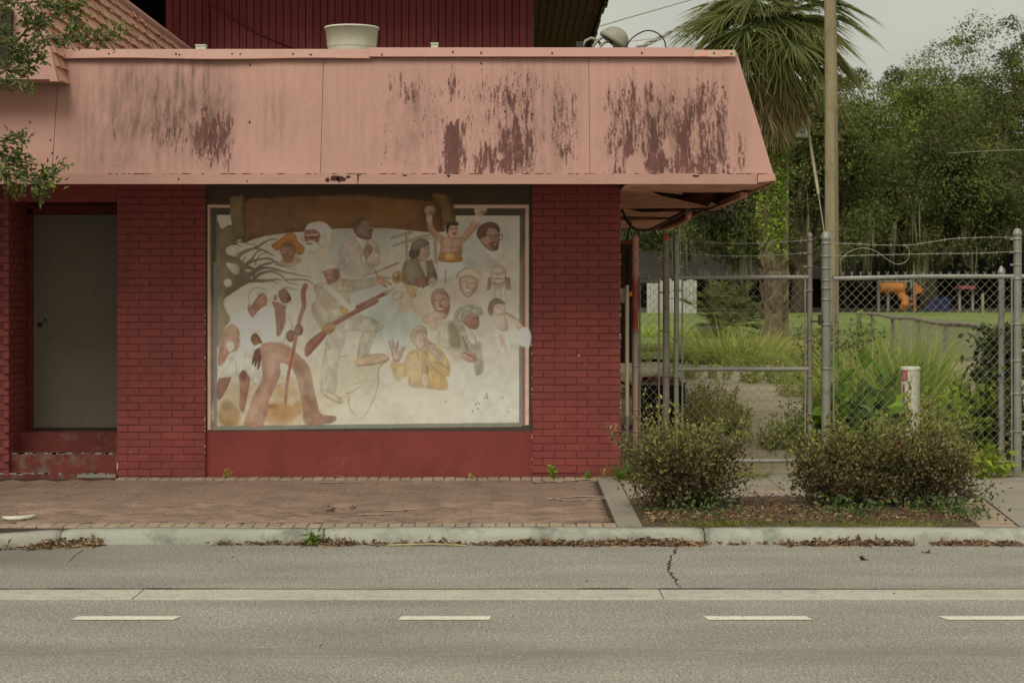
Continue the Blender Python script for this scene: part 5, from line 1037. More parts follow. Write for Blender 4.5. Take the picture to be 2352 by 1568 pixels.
for ys in ((551, 557, 559, 557, 551), (580, 586, 588, 586, 580)):
    barbed([(fx(1556+300*i/4), YFN, gy(y)) for i, y in enumerate(ys)]).build('barbed_wire', M['wire'], g1)
q = MB(); q.box(fx(1862), fx(1890), YFN-.035, YFN-.028, gy(740), gy(736)); q.box(fx(1878), fx(1884), YFN-.05, YFN-.02, gy(746), gy(722)); q.build('latch', M['darkbrown'], g1)
# the main bay
f2 = thing('chain_link_fence', (fx(2120), YFN, .13), 'wide chain link bay with barbed wire strands and domed post caps', 'fence')
q = MB(); p = post(q, 1897, .043, 535); cap(q, p.x, p.y, p.z, .043)
for y in (559, 589, 616, 644, 662, 688, 745, 846, 990): band(q, p.x, p.y, gy(y), .043, .075 if y != 688 else 0)
q.build('post', M['steel'], f2)
q = MB(); p = post(q, 2337, .037, 527); cap(q, p.x, p.y, p.z, .037)
for y in (549, 579, 608, 640, 744, 828, 904, 990): band(q, p.x, p.y, gy(y), .037, -.07)
q.build('post', M['steel'], f2)
MB().tube([(fx(1912), YFN, gy(640)), (fx(2122), YFN, gy(635)), (fx(2330), YFN, gy(635))], .022, 10).build('top_rail', M['steel'], f2)
MB().tube([(fx(1916), YFN, gy(1060)), (fx(2330), YFN, gy(1060))], .012, 6).build('bottom_rail', M['steel'], f2)
for x in (1914, 2323): MB().tube([(fx(x), YFN-.012, gy(633)), (fx(x), YFN-.012, gy(1064))], .0085, 6).build('tension_bar', M['steel'], f2)
q = MB(); chain(q, fx(1916), fx(2323), gy(1064), gy(632), YFN); q.build('mesh_fabric', M['wire'], f2)
def z8(x, y): return P((1960+x/3.267)*2352/2500, (520+y/3.267)*2352/2500, YFN)
barbed([z8(215, 240), z8(400, 245), z8(600, 255), z8(850, 255), z8(1000, 235), z8(1200, 205), z8(1450, 195), z8(1700, 195)]).build('barbed_wire', M['wire'], f2)
barbed([z8(215, 345), z8(600, 335), z8(1000, 325), z8(1350, 322), z8(1700, 308)]).build('barbed_wire', M['wire'], f2)
MB().tube(smooth3([z8(300, 375), z8(370, 310), z8(470, 280), z8(580, 302), z8(680, 375), z8(755, 408), z8(820, 388), z8(852, 330), z8(840, 280), z8(808, 256)]), .003, 4).build('loose_wire', M['wire'], f2)
# bay continuing right out of the picture
f3 = thing('chain_link_fence', (fx(2500), YFN, .13), 'chain link bay running on past the tall end post', 'fence')
MB().tube([(fx(2342), YFN, gy(806)), (fx(2560), YFN, gy(806))], .02, 8).build('middle_rail', M['steel'], f3)
q = MB(); chain(q, fx(2344), fx(2560), gy(1064), gy(632), YFN); q.build('mesh_fabric', M['wire'], f3)
MB().tube([(fx(2342), YFN, gy(635)), (fx(2560), YFN, gy(635))], .022, 8).build('top_rail', M['steel'], f3)
q = MB(); p = post(q, 2565, .037, 527); cap(q, p.x, p.y, p.z, .037); q.build('post', M['steel'], f3)
# low fence running back from the corner post
f4 = thing('low_chain_link_fence', (5.1, 22, .45), 'low weathered chain link fence running back towards the lawn', 'fence')
def lx(Y): return 4.83+.09*(Y-18.6)
q = MB(); X = PX(2300, 17.5); zt = PZ(614, 17.5); q.tube([(X, 17.5, .05), (X, 17.5, zt-.04)], .03, 12); cap(q, X, 17.5, zt-.01, .03, True); q.build('corner_post', M['steel'], f4)
ZR = 1.435
MB().tube([(lx(17.6), 17.6, ZR-.01)]+[(lx(Y)+.01*math.sin(Y*2), Y, ZR+.012*math.sin(Y*1.3)) for Y in np.arange(18.5, 33.5, .5)], .028, 8).build('top_rail', M['steelold'], f4)
for Y in (19.9, 22.4, 25.0, 28.0, 31.0, 33.4): q = MB(); q.tube([(lx(Y)+.02, Y, gz(Y)-.05), (lx(Y)+.02, Y, ZR)], .03, 8); cap(q, lx(Y)+.02, Y, ZR+.02, .03); q.build('post', M['steelold'], f4)
# mesh along Y
q = MB(); d = .075; Y = 17.7; ii = 0
while Y < 27:
    pts = []; ii += 1
    for k in range(int((ZR-.45)/d*2)+1):
        yy = Y+(d*.51 if (k+ii) % 2 else 0); pts.append((lx(yy)-.012+(.003 if k % 2 else -.003), yy, ZR-k*d*.5))
    q.tube(pts, .0022, 3, False)
    q.tube([(lx(Y), Y, ZR), (lx(Y), Y-.012, ZR+.035)], .0022, 3, False); Y += d*.5
q.build('mesh_fabric', M['wire'], f4)
# ================================================================ small things by the fence
pp = thing('standing_pipe', (PX(1440, 17.15), 17.15, .13), 'cream plastic pipe standing upright against the brick corner', 'pipe')
X = PX(1440, 17.15); MB().tube([(X, 17.15, PZ(955, 17.15)), (X, 17.15, PZ(655, 17.15))], .019, 12).build('pipe', M['cream'], pp)
MB().tube([(X, 17.15, .1), (X, 17.15, PZ(955, 17.15)-.002)], .0195, 12).build('lower_pipe', M['steelold'], pp)
MB().box(XRW+.002, X-.01, 17.2, 17.3, PZ(695, 17.2), PZ(662, 17.2)).build('switch_box', M['cream'], pp)
MB().box(X+.02, X+.05, 17.16, 17.2, PZ(680, 17.2), PZ(670, 17.2)).build('valve_tag', plain('orange_plastic', S(190, 110, 40), .5), pp)
eb = thing('meter_cabinet', (1.1, 19, 1.2), 'tall dark brown meter cabinet hung on the side wall', 'cabinet')
MB().box(XRW-.005, 1.24, 18.7, 19.3, 1.1, 2.28).build('housing', M['darkbrown'], eb)
for i in range(3): MB().box(XRW+.03+i*.07, XRW+.075+i*.07, 18.685, 18.699, 1.15, 2.22).build('door_panel', M['darkbrown'], eb)
MB().box(XRW, 1.26, 18.68, 19.32, 2.281, 2.32).build('rain_hood', M['rust'], eb)
tag(MB().tube([(1.15, 18.9, 2.32), (1.2, 18.85, 2.5), (1.1, 18.8, 2.62), (1.03, 18.8, 2.66)], .012, 6).build('feed_cable', M['blackcable']), 'short black feed cable curling above the meter cabinet', 'cable')
tag(MB().tube([(1.02, 18.2, .95), (1.15, 18.1, .9), (1.25, 18.0, .78), (1.3, 17.9, .6), (1.28, 17.9, .2)], .013, 6).build('ground_cable', M['blackcable']), 'black cable sagging from the wall behind the cream pipe', 'cable')
# air conditioning unit
Ya = 19.4; ac = thing('air_conditioner', (PX(1522, Ya), Ya, gz(Ya)), 'rusty brown outdoor air conditioning unit behind the short fence bay', 'air conditioner')
xa, xb = PX(1471, Ya), PX(1574, Ya); z0, z1 = gz(Ya)-.03, PZ(884, Ya)
MB().box(xa+.012, xb-.012, Ya+.012, Ya+.48, z0, z1).build('coil', M['black'], ac)
for i in range(26):
    z = z0+.03+(z1-z0-.05)*i/25; MB().box(xa+.008, xb-.008, Ya+.004, Ya+.011, z-.003, z+.003).build('fin', M['darkbrown'], ac)
for x in (xa, xb-.022, (xa+xb)/2+.03): MB().box(x, x+.022 if x != (xa+xb)/2+.03 else x+.008, Ya, Ya+.02, z0, z1).build('corner_strip', M['rust'] if x > xa+.1 and x < xb-.1 else M['darkbrown'], ac)
MB().box(xa-.01, xb+.01, Ya-.01, Ya+.49, z1, z1+.025).build('lid', M['steelold'], ac)
q = MB(); q.lathe(((xa+xb)/2, Ya+.24, z1+.025), [(.2, 0), (.2, .04), (.17, .05), (.1, .055), (0, .055)], 24); q.build('fan_grille', M['rust'], ac)
for i in range(5): MB().box(xa+.05+i*.08, xa+.10+i*.08, Ya+.02, Ya+.1, z1+.026, z1+.045+.01*(i % 2)).build('top_slat', M['rust'], ac)
# white pipe marker
Ym = 17.85; mk = thing('marker_post', (PX(2091, Ym), Ym, gz(Ym)), 'white plastic marker post with red warning label behind the fence', 'post')
r = .089; c = (PX(2091, Ym), Ym, 0); zt = PZ(841, Ym)
q = MB(); q.lathe(c, [(r, .1), (r, zt-.03)], 28); q.build('pipe', M['whitepvc'], mk)
q = MB(); q.lathe(c, [(r+.004, zt-.035), (r+.005, zt-.012), (r-.006, zt-.002), (0, zt)], 28); q.build('cap', M['whitepvc'], mk)
def wrap(nm, a0, a1, za, zb, mat, rr):
    q = MB(); n = 8; vs_ = []
    for i in range(n+1):
        a_ = math.radians(a0+(a1-a0)*i/n); vs_ += [(c[0]+rr*math.cos(a_), c[1]+rr*math.sin(a_), za), (c[0]+rr*math.cos(a_), c[1]+rr*math.sin(a_), zb)]
    q.add(vs_, [(2*i, 2*i+2, 2*i+3, 2*i+1) for i in range(n)], True); return q.build(nm, mat, mk)
def zm(y): return PZ((520+y/3.267)*2352/2500, Ym-r)
lb = wrap('label', 186, 241, zm(1338), zm(1256), M['redlabel'], r+.0015)
for k in range(6): wrap('label_line', 192+(k % 2)*3, 234-(k*7 % 5), zm(1268+k*11+4), zm(1268+k*11), M['labelmark'], r+.0026)
wrap('label_strip', 207, 222, zm(1508), zm(1370), M['redlabel'], r+.0015)
# utility pole, slim pole with box, guy wire
Yp = 41.0; up_ = thing('utility_pole', (PX(1906, Yp), Yp, gz(Yp)), 'weathered wooden utility pole rising behind the domed fence post', 'utility pole')
pts = [(PX(1911, Yp), Yp, gz(Yp)-.1), (PX(1910.5, Yp), Yp, PZ(500, Yp)), (PX(1909, Yp), Yp, PZ(200, Yp)), (PX(1907, Yp), Yp, PZ(0, Yp)), (PX(1905, Yp), Yp, PZ(-260, Yp))]
MB().tube(pts, [.155, .15, .14, .132, .12], 16).build('pole', M['polewood'], up_)
MB().box(PX(1905, Yp)-1.1, PX(1905, Yp)+1.1, Yp-.22, Yp-.12, PZ(-230, Yp), PZ(-218, Yp)).build('cross_arm', M['polewood'], up_)
MB().tube([(PX(1918, Yp), Yp-.15, gz(Yp)), (PX(1918, Yp), Yp-.15, PZ(250, Yp))], .012, 5).build('ground_wire', M['steelold'], up_)
Y2 = 46.0; sp_ = thing('slim_pole', (PX(1804, Y2), Y2, gz(Y2)), 'slim tan pole with white box standing behind the palm trunk', 'pole')
MB().tube([(PX(1805, Y2), Y2, gz(Y2)-.1), (PX(1804, Y2), Y2, PZ(300, Y2)), (PX(1803, Y2), Y2, PZ(180, Y2))], [.075, .068, .06], 10).build('pole', M['polewood'], sp_)
bx = MB().box(PX(1812, Y2), PX(1858, Y2), Y2-.15, Y2+.15, PZ(315, Y2), PZ(268, Y2)).build('white_box', M['whitemetal'], sp_)
for x in (1816, 1846, 1855): MB().box(PX(x, Y2), PX(x+1.5, Y2), Y2-.17, Y2-.151, PZ(314, Y2), PZ(269, Y2)).build('rib', M['greymetal'], bx)
MB().box(PX(1839, Y2), PX(1843, Y2), Y2-.165, Y2-.151, PZ(308, Y2), PZ(302, Y2)).build('blue_sticker', plain('blue_sticker', S(60, 80, 150), .5), bx)
MB().tube([(PX(1806, Y2), Y2, PZ(330, Y2)), (PX(1822, Y2), Y2-.2, PZ(331, Y2)), (PX(1834, Y2), Y2-.3, PZ(327, Y2)), (PX(1840, Y2), Y2-.3, PZ(329, Y2))], .02, 6).build('bracket_arm', M['wire'], sp_)
gw = thing('guy_wire', (PX(1892, Yp), Yp, gz(Yp)), 'slanting guy wire with pale plastic guard beside the wooden pole', 'wire')
MB().tube([P(1858, 310, 43), P(1880, 446, 42.4)], .035, 8).build('wire_guard', M['cream'], gw)
MB().tube([P(1846, 235, 43.3), P(1858, 310, 43), P(1880, 446, 42.4), P(1925, 745, 41.6)], .012, 5).build('wire', M['wire'], gw)
# ================================================================ far background built things
Yb = 84.0; far = thing('low_building', (20, Yb, gz(Yb)), 'long low dark building with wide roof under the oaks', 'building')
MB().box(PX(1440, Yb), PX(2700, Yb), Yb+3, Yb+9, gz(Yb)-.2, PZ(625, Yb)).build('wall', plain('shade_dark_wall', S(52, 46, 38), .9), far)  # wall colour carries the shade under the roof
MB().hexa([(PX(1430, Yb), Yb, PZ(640, Yb)), (PX(2720, Yb), Yb, PZ(640, Yb)), (PX(2720, Yb), Yb+10, PZ(640, Yb)), (PX(1430, Yb), Yb+10, PZ(640, Yb))], [(PX(1440, Yb), Yb+3.4, PZ(572, Yb)), (PX(2710, Yb), Yb+3.4, PZ(572, Yb)), (PX(2710, Yb), Yb+6, PZ(572, Yb)), (PX(1440, Yb), Yb+6, PZ(572, Yb))]).build('roof', plain('dark_roof', S(46, 42, 36), .9, .2, 1, .2, 20), far)
for i, x in enumerate((1500, 1640, 1760, 1940, 2080, 2200, 2330)): MB().box(PX(x, Yb), PX(x, Yb)+.12, Yb+.1, Yb+.22, gz(Yb)-.1, PZ(636, Yb)).build('roof_post', M['darkbrown'], far)
for i, x in enumerate((1460, 1580, 1700, 1990, 2110, 2240)):
    w_ = MB().box(PX(x, Yb), PX(x, Yb)+.9, Yb+2.94, Yb+2.99, 1.9, 3.0).build('window', M['darkbrown'], far); MB().box(PX(x, Yb)+.06, PX(x, Yb)+.84, Yb+2.91, Yb+2.935, 1.96, 2.94).build('pane', plain('dark_glass', S(50, 54, 52), .15, .1, 2, .05, 20, 0) if i == 0 else bpy.data.materials['dark_glass'], w_)
M['greyboard'] = plain('grey_white_board', S(176, 174, 162), .7, .1, 2, .1, 20, .1, 30, dirt=S(120, 118, 100), dirt_amt=.5, dirt_scale=1.5)  # dull grey-white, weaker than the white metal
Yw = 70.0; wf = thing('board_fence', (PX(1550, Yw), Yw, gz(Yw)), 'white painted board fence panel beyond the weedy lot', 'fence')
for i in range(14):
    x = 1486+i*8.2; MB().box(PX(x, Yw), PX(x+7.4, Yw), Yw, Yw+.03, gz(Yw)-.05, PZ(642+3*math.sin(i*2), Yw)).build('board', M['greyboard'], wf)
for y in (655, 705): MB().box(PX(1486, Yw), PX(1601, Yw), Yw+.031, Yw+.08, PZ(y+3, Yw), PZ(y-3, Yw)).build('rail', M['whitemetal'], wf)
Yc = 46; cs = thing('concrete_block', (PX(1640, Yc), Yc, gz(Yc)), 'grey concrete stub wall beneath the fan palm shrub', 'wall')
MB().box(PX(1606, Yc), PX(1664, Yc), Yc, Yc+.5, gz(Yc)-.1, PZ(742, Yc)).build('block', M['concrete'], cs)
MB().box(PX(1636, Yc)-.01, PX(1666, Yc), Yc-.12, Yc-.002, gz(Yc)-.1, PZ(756, Yc)).build('buttress', M['concrete'], cs)
# playground, navy and blue darkened to hold the tree shade
Yg = 76.0
M['orange'] = plain('orange_plastic_tube', S(196, 126, 46), .45, .08, 2, .05, 20, 0); M['navy'] = plain('shaded_navy_plastic', S(44, 48, 84), .5, .1, 2, .05, 20, 0); M['bluep'] = plain('shaded_blue_plastic', S(36, 42, 78), .5, .1, 2, .05, 20, 0)
pg = thing('playground_frame', (PX(2068, Yg), Yg, gz(Yg)), 'orange and navy playground frame with crawl tube and slide', 'playground')
def pgx(x): return PX(x, Yg)
MB().tube([(pgx(2020), Yg, PZ(662, Yg)), (pgx(2072), Yg, PZ(662, Yg))], .24, 14).build('crawl_tube', M['orange'], pg)
MB().tube([(pgx(2066), Yg-.1, PZ(678, Yg)), (pgx(2074), Yg-.3, PZ(686, Yg)), (pgx(2074), Yg-.5, PZ(698, Yg)), (pgx(2064), Yg-.8, PZ(705, Yg))], [.16, .17, .17, .15], 10).build('slide', M['orange'], pg)
MB().box(pgx(2080), pgx(2100), Yg-.05, Yg+.05, PZ(706, Yg), PZ(678, Yg)).build('panel', M['navy'], pg)
for y in (686, 698): MB().box(pgx(2088), pgx(2096), Yg-.08, Yg-.051, PZ(y+2, Yg), PZ(y-2, Yg)).build('panel_slot', M['orange'], pg)
for x in (2018, 2040, 2076, 2101): MB().tube([(pgx(x), Yg, gz(Yg)-.1), (pgx(x), Yg, PZ(648, Yg))], .06, 8).build('post', M['orange'] if x > 2060 else M['wire'], pg)
MB().add([(pgx(2101), Yg-.2, PZ(650, Yg)), (pgx(2120), Yg-.2, PZ(664, Yg)), (pgx(2113), Yg-.2, PZ(672, Yg)), (pgx(2101), Yg-.2, PZ(676, Yg)), (pgx(2101), Yg+.2, PZ(650, Yg)), (pgx(2120), Yg+.2, PZ(664, Yg)), (pgx(2113), Yg+.2, PZ(672, Yg)), (pgx(2101), Yg+.2, PZ(676, Yg))], [(0, 3, 2, 1), (4, 5, 6, 7), (0, 1, 5, 4), (1, 2, 6, 5), (2, 3, 7, 6), (3, 0, 4, 7)]).build('side_wing', M['orange'], pg)
for x in (2024, 2038, 2052, 2064, 2084, 2096): MB().tube([(pgx(x), Yg+.3, PZ(662, Yg)), (pgx(x), Yg+.3, PZ(642, Yg))], .035, 6).build('railing', M['wire'], pg)
MB().tube([(pgx(2018), Yg+.3, PZ(646, Yg)), (pgx(2100), Yg+.3, PZ(646, Yg))], .03, 6).build('handrail', M['wire'], pg)
bt = thing('blue_play_slope', (PX(2155, Yg), Yg, gz(Yg)), 'shade-darkened blue plastic climbing slope beside the playground frame', 'playground')
MB().hexa([(pgx(2118), Yg-.3, gz(Yg)-.05), (pgx(2178), Yg-.3, gz(Yg)-.05), (pgx(2178), Yg+.5, gz(Yg)-.05), (pgx(2118), Yg+.5, gz(Yg)-.05)], [(pgx(2148), Yg-.2, PZ(686, Yg)), (pgx(2176), Yg-.2, PZ(686, Yg)), (pgx(2176), Yg+.4, PZ(686, Yg)), (pgx(2148), Yg+.4, PZ(686, Yg))]).build('slope', M['bluep'], bt)
MB().box(pgx(2148), pgx(2178), Yg-.35, Yg-.3, gz(Yg), PZ(683, Yg)).build('side_board', M['bluep'], bt)
rt = thing('red_topped_booth', (PX(2216, Yg), Yg, gz(Yg)), 'small booth with red canopy and grey legs beyond the lawn', 'booth')
for x in (2202, 2232): MB().box(pgx(x), pgx(x+5), Yg, Yg+.1, gz(Yg)-.05, PZ(660, Yg)).build('leg', M['greymetal'], rt)
MB().hexa([(pgx(2198), Yg-.3, PZ(664, Yg)), (pgx(2240), Yg-.3, PZ(664, Yg)), (pgx(2240), Yg+.4, PZ(664, Yg)), (pgx(2198), Yg+.4, PZ(664, Yg))], [(pgx(2203), Yg-.2, PZ(656, Yg)), (pgx(2236), Yg-.2, PZ(656, Yg)), (pgx(2236), Yg+.3, PZ(656, Yg)), (pgx(2203), Yg+.3, PZ(656, Yg))]).build('canopy', plain('shaded_red_canvas', S(112, 50, 42), .7), rt)  # canopy red dimmed to paint in the tree shade
sk = thing('wooden_stake', (PX(2257, 62), 62, gz(62)), 'thin wooden stake standing on the lawn before the trees', 'stake')
MB().box(PX(2255, 62), PX(2260.5, 62), 62, 62.08, gz(62)-.1, PZ(676, 62)).build('stake', M['polewood'], sk)
MB().hexa([(PX(2254.5, 62), 61.99, PZ(676, 62)), (PX(2261, 62), 61.99, PZ(676, 62)), (PX(2261, 62), 62.09, PZ(676, 62)), (PX(2254.5, 62), 62.09, PZ(676, 62))], [(PX(2257, 62), 62.02, PZ(673, 62)), (PX(2258, 62), 62.02, PZ(673, 62)), (PX(2258, 62), 62.06, PZ(673, 62)), (PX(2257, 62), 62.06, PZ(673, 62))]).build('stake_tip', M['polewood'], sk)
# stick of white trim lying on the paving
tq = MB(); pts = [SPt(x, y, .014) for x, y in ((8, 1192), (20, 1194.5), (45, 1194), (66, 1191.5), (79, 1188))]
tq.tube(pts, [.010, .017, .018, .017, .012], 8); tag(tq.build('plastic_offcut', M['whitepvc']), 'curved white plastic offcut lying on the brick paving near the kerb', 'litter')
# ================================================================ vegetation
def unit(v): return v/np.maximum(1e-9, np.linalg.norm(v, axis=-1, keepdims=True))
def rdir(n, rg, zbias=0.0):
    v = rg.normal(size=(n, 3)); v[:, 2] += zbias; return unit(v)
def lin3(*c): return np.array(S(*c)[:3])
def pick(n, rg, pal, jit=.2):
    pal = np.array([lin3(*p) for p in pal]); c = pal[rg.integers(0, len(pal), n)]
    return c*(1+rg.uniform(-jit, jit, (n, 1)))
def leaf_mesh(name, pos, d, ln, wd, col, mat, parent=None, rg=None, kind=None, fold=.25, up=None):
    """rhombic leaves: base at pos, pointing along d"""
    n = len(pos); rg = rg or NP; d = unit(d); up = unit(rg.normal(size=(n, 3))) if up is None else up; s_ = unit(np.cross(d, up)); nn = np.cross(s_, d)
    ln = np.broadcast_to(ln, (n,))[:, None]; wd = np.broadcast_to(wd, (n,))[:, None]
    V = np.stack([pos, pos+d*ln*.45+s_*wd*.5+nn*wd*fold, pos+d*ln-nn*wd*.15, pos+d*ln*.45-s_*wd*.5+nn*wd*fold], 1)
    Fc = (np.arange(n)[:, None]*4+np.array([[0, 1, 2, 3]])); Fc = np.concatenate([np.stack([Fc[:, 0], Fc[:, 1], Fc[:, 2]], 1), np.stack([Fc[:, 0], Fc[:, 2], Fc[:, 3]], 1)])
    o = np_mesh(name, V.reshape(-1, 3), Fc, mat, parent, np.repeat(col, 4, 0)); return tag(o, kind=kind)
def blades(name, root, d0, ln, wd, bend, col, mat, parent=None, seg=5, rg=None, tip=None, out=.6):
    """curved tapering ribbons: start along d0, sag by bend (m) under gravity"""
    n = len(root); rg = rg or NP; d0 = unit(d0); ln = np.broadcast_to(ln, (n,)); wd = np.broadcast_to(wd, (n,)); bend = np.broadcast_to(bend, (n,))
    side = unit(np.cross(d0, rg.normal(size=(n, 3)))); hz_ = d0.copy(); hz_[:, 2] = 0; hz_ = unit(hz_+rg.normal(size=(n, 3))*[.15, .15, 0])
    V = []; C = []
    for k in range(seg+1):
        t = k/seg; p = root+d0*(ln*t)[:, None]+hz_*(bend*out*t*t)[:, None]; p[:, 2] -= bend*t*t
        w = wd*(1-t**1.6)*(.6+.4*min(1, t*4))+.0006; V += [p-side*w[:, None]/2, p+side*w[:, None]/2]
        cc = col if tip is None else col*(1-t*.6)+tip*(t*.6); C += [cc, cc]
    V = np.stack(V, 1); C = np.stack(C, 1); m_ = 2*(seg+1); b = np.arange(n)[:, None]*m_
    Fc = np.concatenate([b+np.array([[2*k, 2*k+1, 2*k+3, 2*k+2]]) for k in range(seg)])
    return np_mesh(name, V.reshape(-1, 3), Fc, mat, parent, C.reshape(-1, 3))
# ---------------------------------------------------------------- street shrubs (dusky olive and purple leaves)
SHP = [(112, 104, 66), (110, 108, 64), (104, 82, 66), (94, 74, 60), (122, 120, 72), (92, 92, 56), (122, 98, 74)]
SHG = [(150, 154, 84), (138, 144, 78), (160, 158, 92), (134, 130, 78)]
def shrub(name, cx_, cy_, rx, ry, h, n_st, seed, label, z0=None, leanx=0, pal=SHP, upper_pal=SHG, lsz=.036, flower=0, longs=6, per=34, low=-.12):
    rg = np.random.default_rng(seed); z0 = pz(cy_) if z0 is None else z0
    root = empty(name, (cx_, cy_, z0), label, 'shrub'); st_ = MB(); pos = []; d = []; tt = []
    for i in range(n_st):
        a_ = rg.uniform(0, 2*math.pi); e_ = math.asin(rg.uniform(low, 1)); r_ = 1.0 if i >= longs else rg.uniform(1.1, 1.65)
        if i < longs: e_ = abs(e_)*.6+.6
        r_ *= rg.uniform(.55, 1.08)*(1+.16*math.sin(a_*3+seed)+.12*math.sin(a_*5+e_*4+seed))
        tip_ = np.array([cx_+leanx*max(0, math.sin(e_))+rx*math.cos(a_)*math.cos(e_)*r_, cy_+ry*math.sin(a_)*math.cos(e_)*r_, z0+h*.34+h*.62*math.sin(e_)*r_])
        base = np.array([cx_+rg.normal()*.07*rx*3, cy_+rg.normal()*.06, z0-.02]); mid = base*.45+tip_*.55+rg.normal(size=3)*.04; mid[2] = base[2]*.5+tip_[2]*.5+.02
        ts = np.linspace(0, 1, 7)[:, None]; cur = (1-ts)**2*base+2*ts*(1-ts)*mid+ts**2*tip_
        if i % 3 == 0 or i < longs: st_.tube([Vector(p) for p in cur], [.006*(1-k/8) for k in range(7)], 4, False)
        t = rg.uniform(.42, 1.02, per)**.8; t = np.clip(t, 0, 1.03)[:, None]
        p = (1-t)**2*base+2*t*(1-t)*mid+t**2*tip_+rg.normal(size=(per, 3))*(.016 if i < longs else .045)
        pos.append(p); dd = unit(np.broadcast_to(unit(tip_-mid), p.shape)+rg.normal(size=p.shape)*.9+np.array([0, 0, .1])); d.append(dd); tt.append(t[:, 0])
    pos = np.concatenate(pos); d = np.concatenate(d); tt = np.concatenate(tt); n = len(pos); keep = pos[:, 2] > z0+.015; pos, d, tt = pos[keep], d[keep], tt[keep]; n = len(pos)
    col = pick(n, rg, pal, .25); hi = rg.random(n) < np.clip((pos[:, 2]-z0)/h*1.3-.45, 0, .85); col[hi] = pick(hi.sum(), rg, upper_pal, .2)  # paler leaves get likelier towards the top
    leaf_mesh('foliage', pos, d, rg.uniform(.5, 1.45, n)*lsz, rg.uniform(.4, .8, n)*lsz, col, M['leaf'], root, rg)
    tag(st_.build('stems', M['bark'], root), kind='stuff')
    if flower:
        fp = pos[rg.integers(0, n, flower)]+rg.normal(size=(flower, 3))*.02; leaf_mesh('new_red_leaves', fp, rdir(flower, rg, .5), .03, .018, pick(flower, rg, [(176, 80, 70), (190, 110, 96)], .2), M['leaf'], root, rg)
    return root
shrub('flowering_shrub', PX(1572, 14.5), 14.5, .50, .40, .70, 250, 101, 'rounded dusky olive shrub planted beside the brick paving edge', leanx=-.03, flower=30, per=36, longs=90)
shrub('flowering_shrub', PX(1950, 14.65), 14.65, .52, .40, .66, 250, 102, 'broad purple brown shrub in the planting bed opposite the gate post', flower=20, per=36, longs=90)
shrub('flowering_shrub', PX(2120, 14.6), 14.6, .46, .40, .68, 240, 103, 'reddish dusky shrub in the bed in front of the white marker post', flower=30, per=36, longs=90)
# ---------------------------------------------------------------- leafy weeds
def weed(name, cx_, cy_, rx, ry, h, n_st, seed, label, pal, lsz=.05, asp=.55, per=14, cat='weed', group=None, z0=None, red=0):
    rg = np.random.default_rng(seed); z0 = gz(cy_) if z0 is None else z0
    root = empty(name, (cx_, cy_, z0), label, cat, group); st_ = MB(); pos = []; d = []
    for i in range(n_st):
        b = np.array([cx_+rg.uniform(-1, 1)*rx*.8, cy_+rg.uniform(-1, 1)*ry*.8, 0]); b[2] = z0-.02
        hh = h*rg.uniform(.5, 1.05)*(1-.45*((b[0]-cx_)/rx)**2); tip_ = b+np.array([rg.normal()*.25*hh, rg.normal()*.25*hh, hh])
        mid = (b+tip_)/2+rg.normal(size=3)*.05*h; ts = np.linspace(0, 1, 5)[:, None]; cur = (1-ts)**2*b+2*ts*(1-ts)*mid+ts**2*tip_
        if lsz > .03 or i % 3 == 0: st_.tube([Vector(p) for p in cur], [.004*(1-k/6) for k in range(5)], 3, False)
        t = rg.uniform(.12, 1.0, per)[:, None]; p = (1-t)**2*b+2*t*(1-t)*mid+t**2*tip_; pos.append(p)
        dd = rdir(per, rg, .15); d.append(dd)
    pos = np.concatenate(pos); d = np.concatenate(d); n = len(pos); pos = pos+d*lsz*.15; l = rg.uniform(.6, 1.2, n)*lsz
    leaf_mesh('foliage', pos, d, l, l*asp, pick(n, rg, pal, .22)*1.4, M['leaf'], root, rg)
    if st_.v: tag(st_.build('stems', plain('green_stem', S(100, 98, 52), .7) if 'green_stem' not in bpy.data.materials else bpy.data.materials['green_stem'], root), kind='stuff')
    if red:
        k = rg.integers(0, n, red); leaf_mesh('red_leaves', pos[k], d[k], lsz*.9, lsz*.5, pick(red, rg, [(170, 74, 64), (190, 120, 96)], .2), M['leaf'], root, rg)
    return root
GRN = [(118, 130, 56), (132, 144, 62), (100, 112, 48), (142, 148, 72)]; YGR = [(154, 156, 78), (142, 144, 70), (164, 164, 90), (126, 130, 60)]; DGR = [(78, 92, 44), (68, 82, 42), (92, 104, 52)]
BIG = [(104, 138, 44), (122, 152, 52), (90, 122, 42)]
weed('weed_patch', PX(1640, 18.6), 18.6, .45, .4, .42, 120, 201, 'yellow green weed patch growing through the lower gate mesh', YGR, .045, .5, 16, red=14)
weed('weed_patch', PX(1680, 18.9), 18.9, .16, .4, .26, 40, 202, 'low mixed weeds beside the concrete steps', YGR, .04, .5, 14, red=6)
weed('weed_patch', PX(1800, 18.2), 18.2, .25, .3, .42, 60, 203, 'leafy green weeds at the foot of the gate stile', GRN, .05, .5, 14)
weed('weed_patch', PX(1620, 21.5), 21.5, .45, .5, .40, 80, 205, 'tall pale weeds behind the air conditioning unit', YGR, .05, .4, 14)
weed('weed_patch', PX(1810, 27), 27, .8, .6, .30, 70, 206, 'low green weed mat on the sandy lot below the palm', GRN, .07, .5, 14)
weed('weed_patch', PX(1880, 18.4), 18.4, .18, .3, .62, 60, 207, 'bushy weeds behind the thick domed fence post', DGR+GRN, .05, .5, 16)
weed('weed_patch', PX(2060, 17.7), 17.65, .75, .2, .36, 150, 208, 'green weed strip along the fence behind the shrubs', YGR+GRN, .04, .45, 16, red=16)
weed('weed_patch', PX(2240, 17.5), 17.45, .25, .15, .30, 50, 211, 'small yellow green weeds beneath the vine covered post', YGR, .04, .5, 14)
rgl = np.random.default_rng(700)
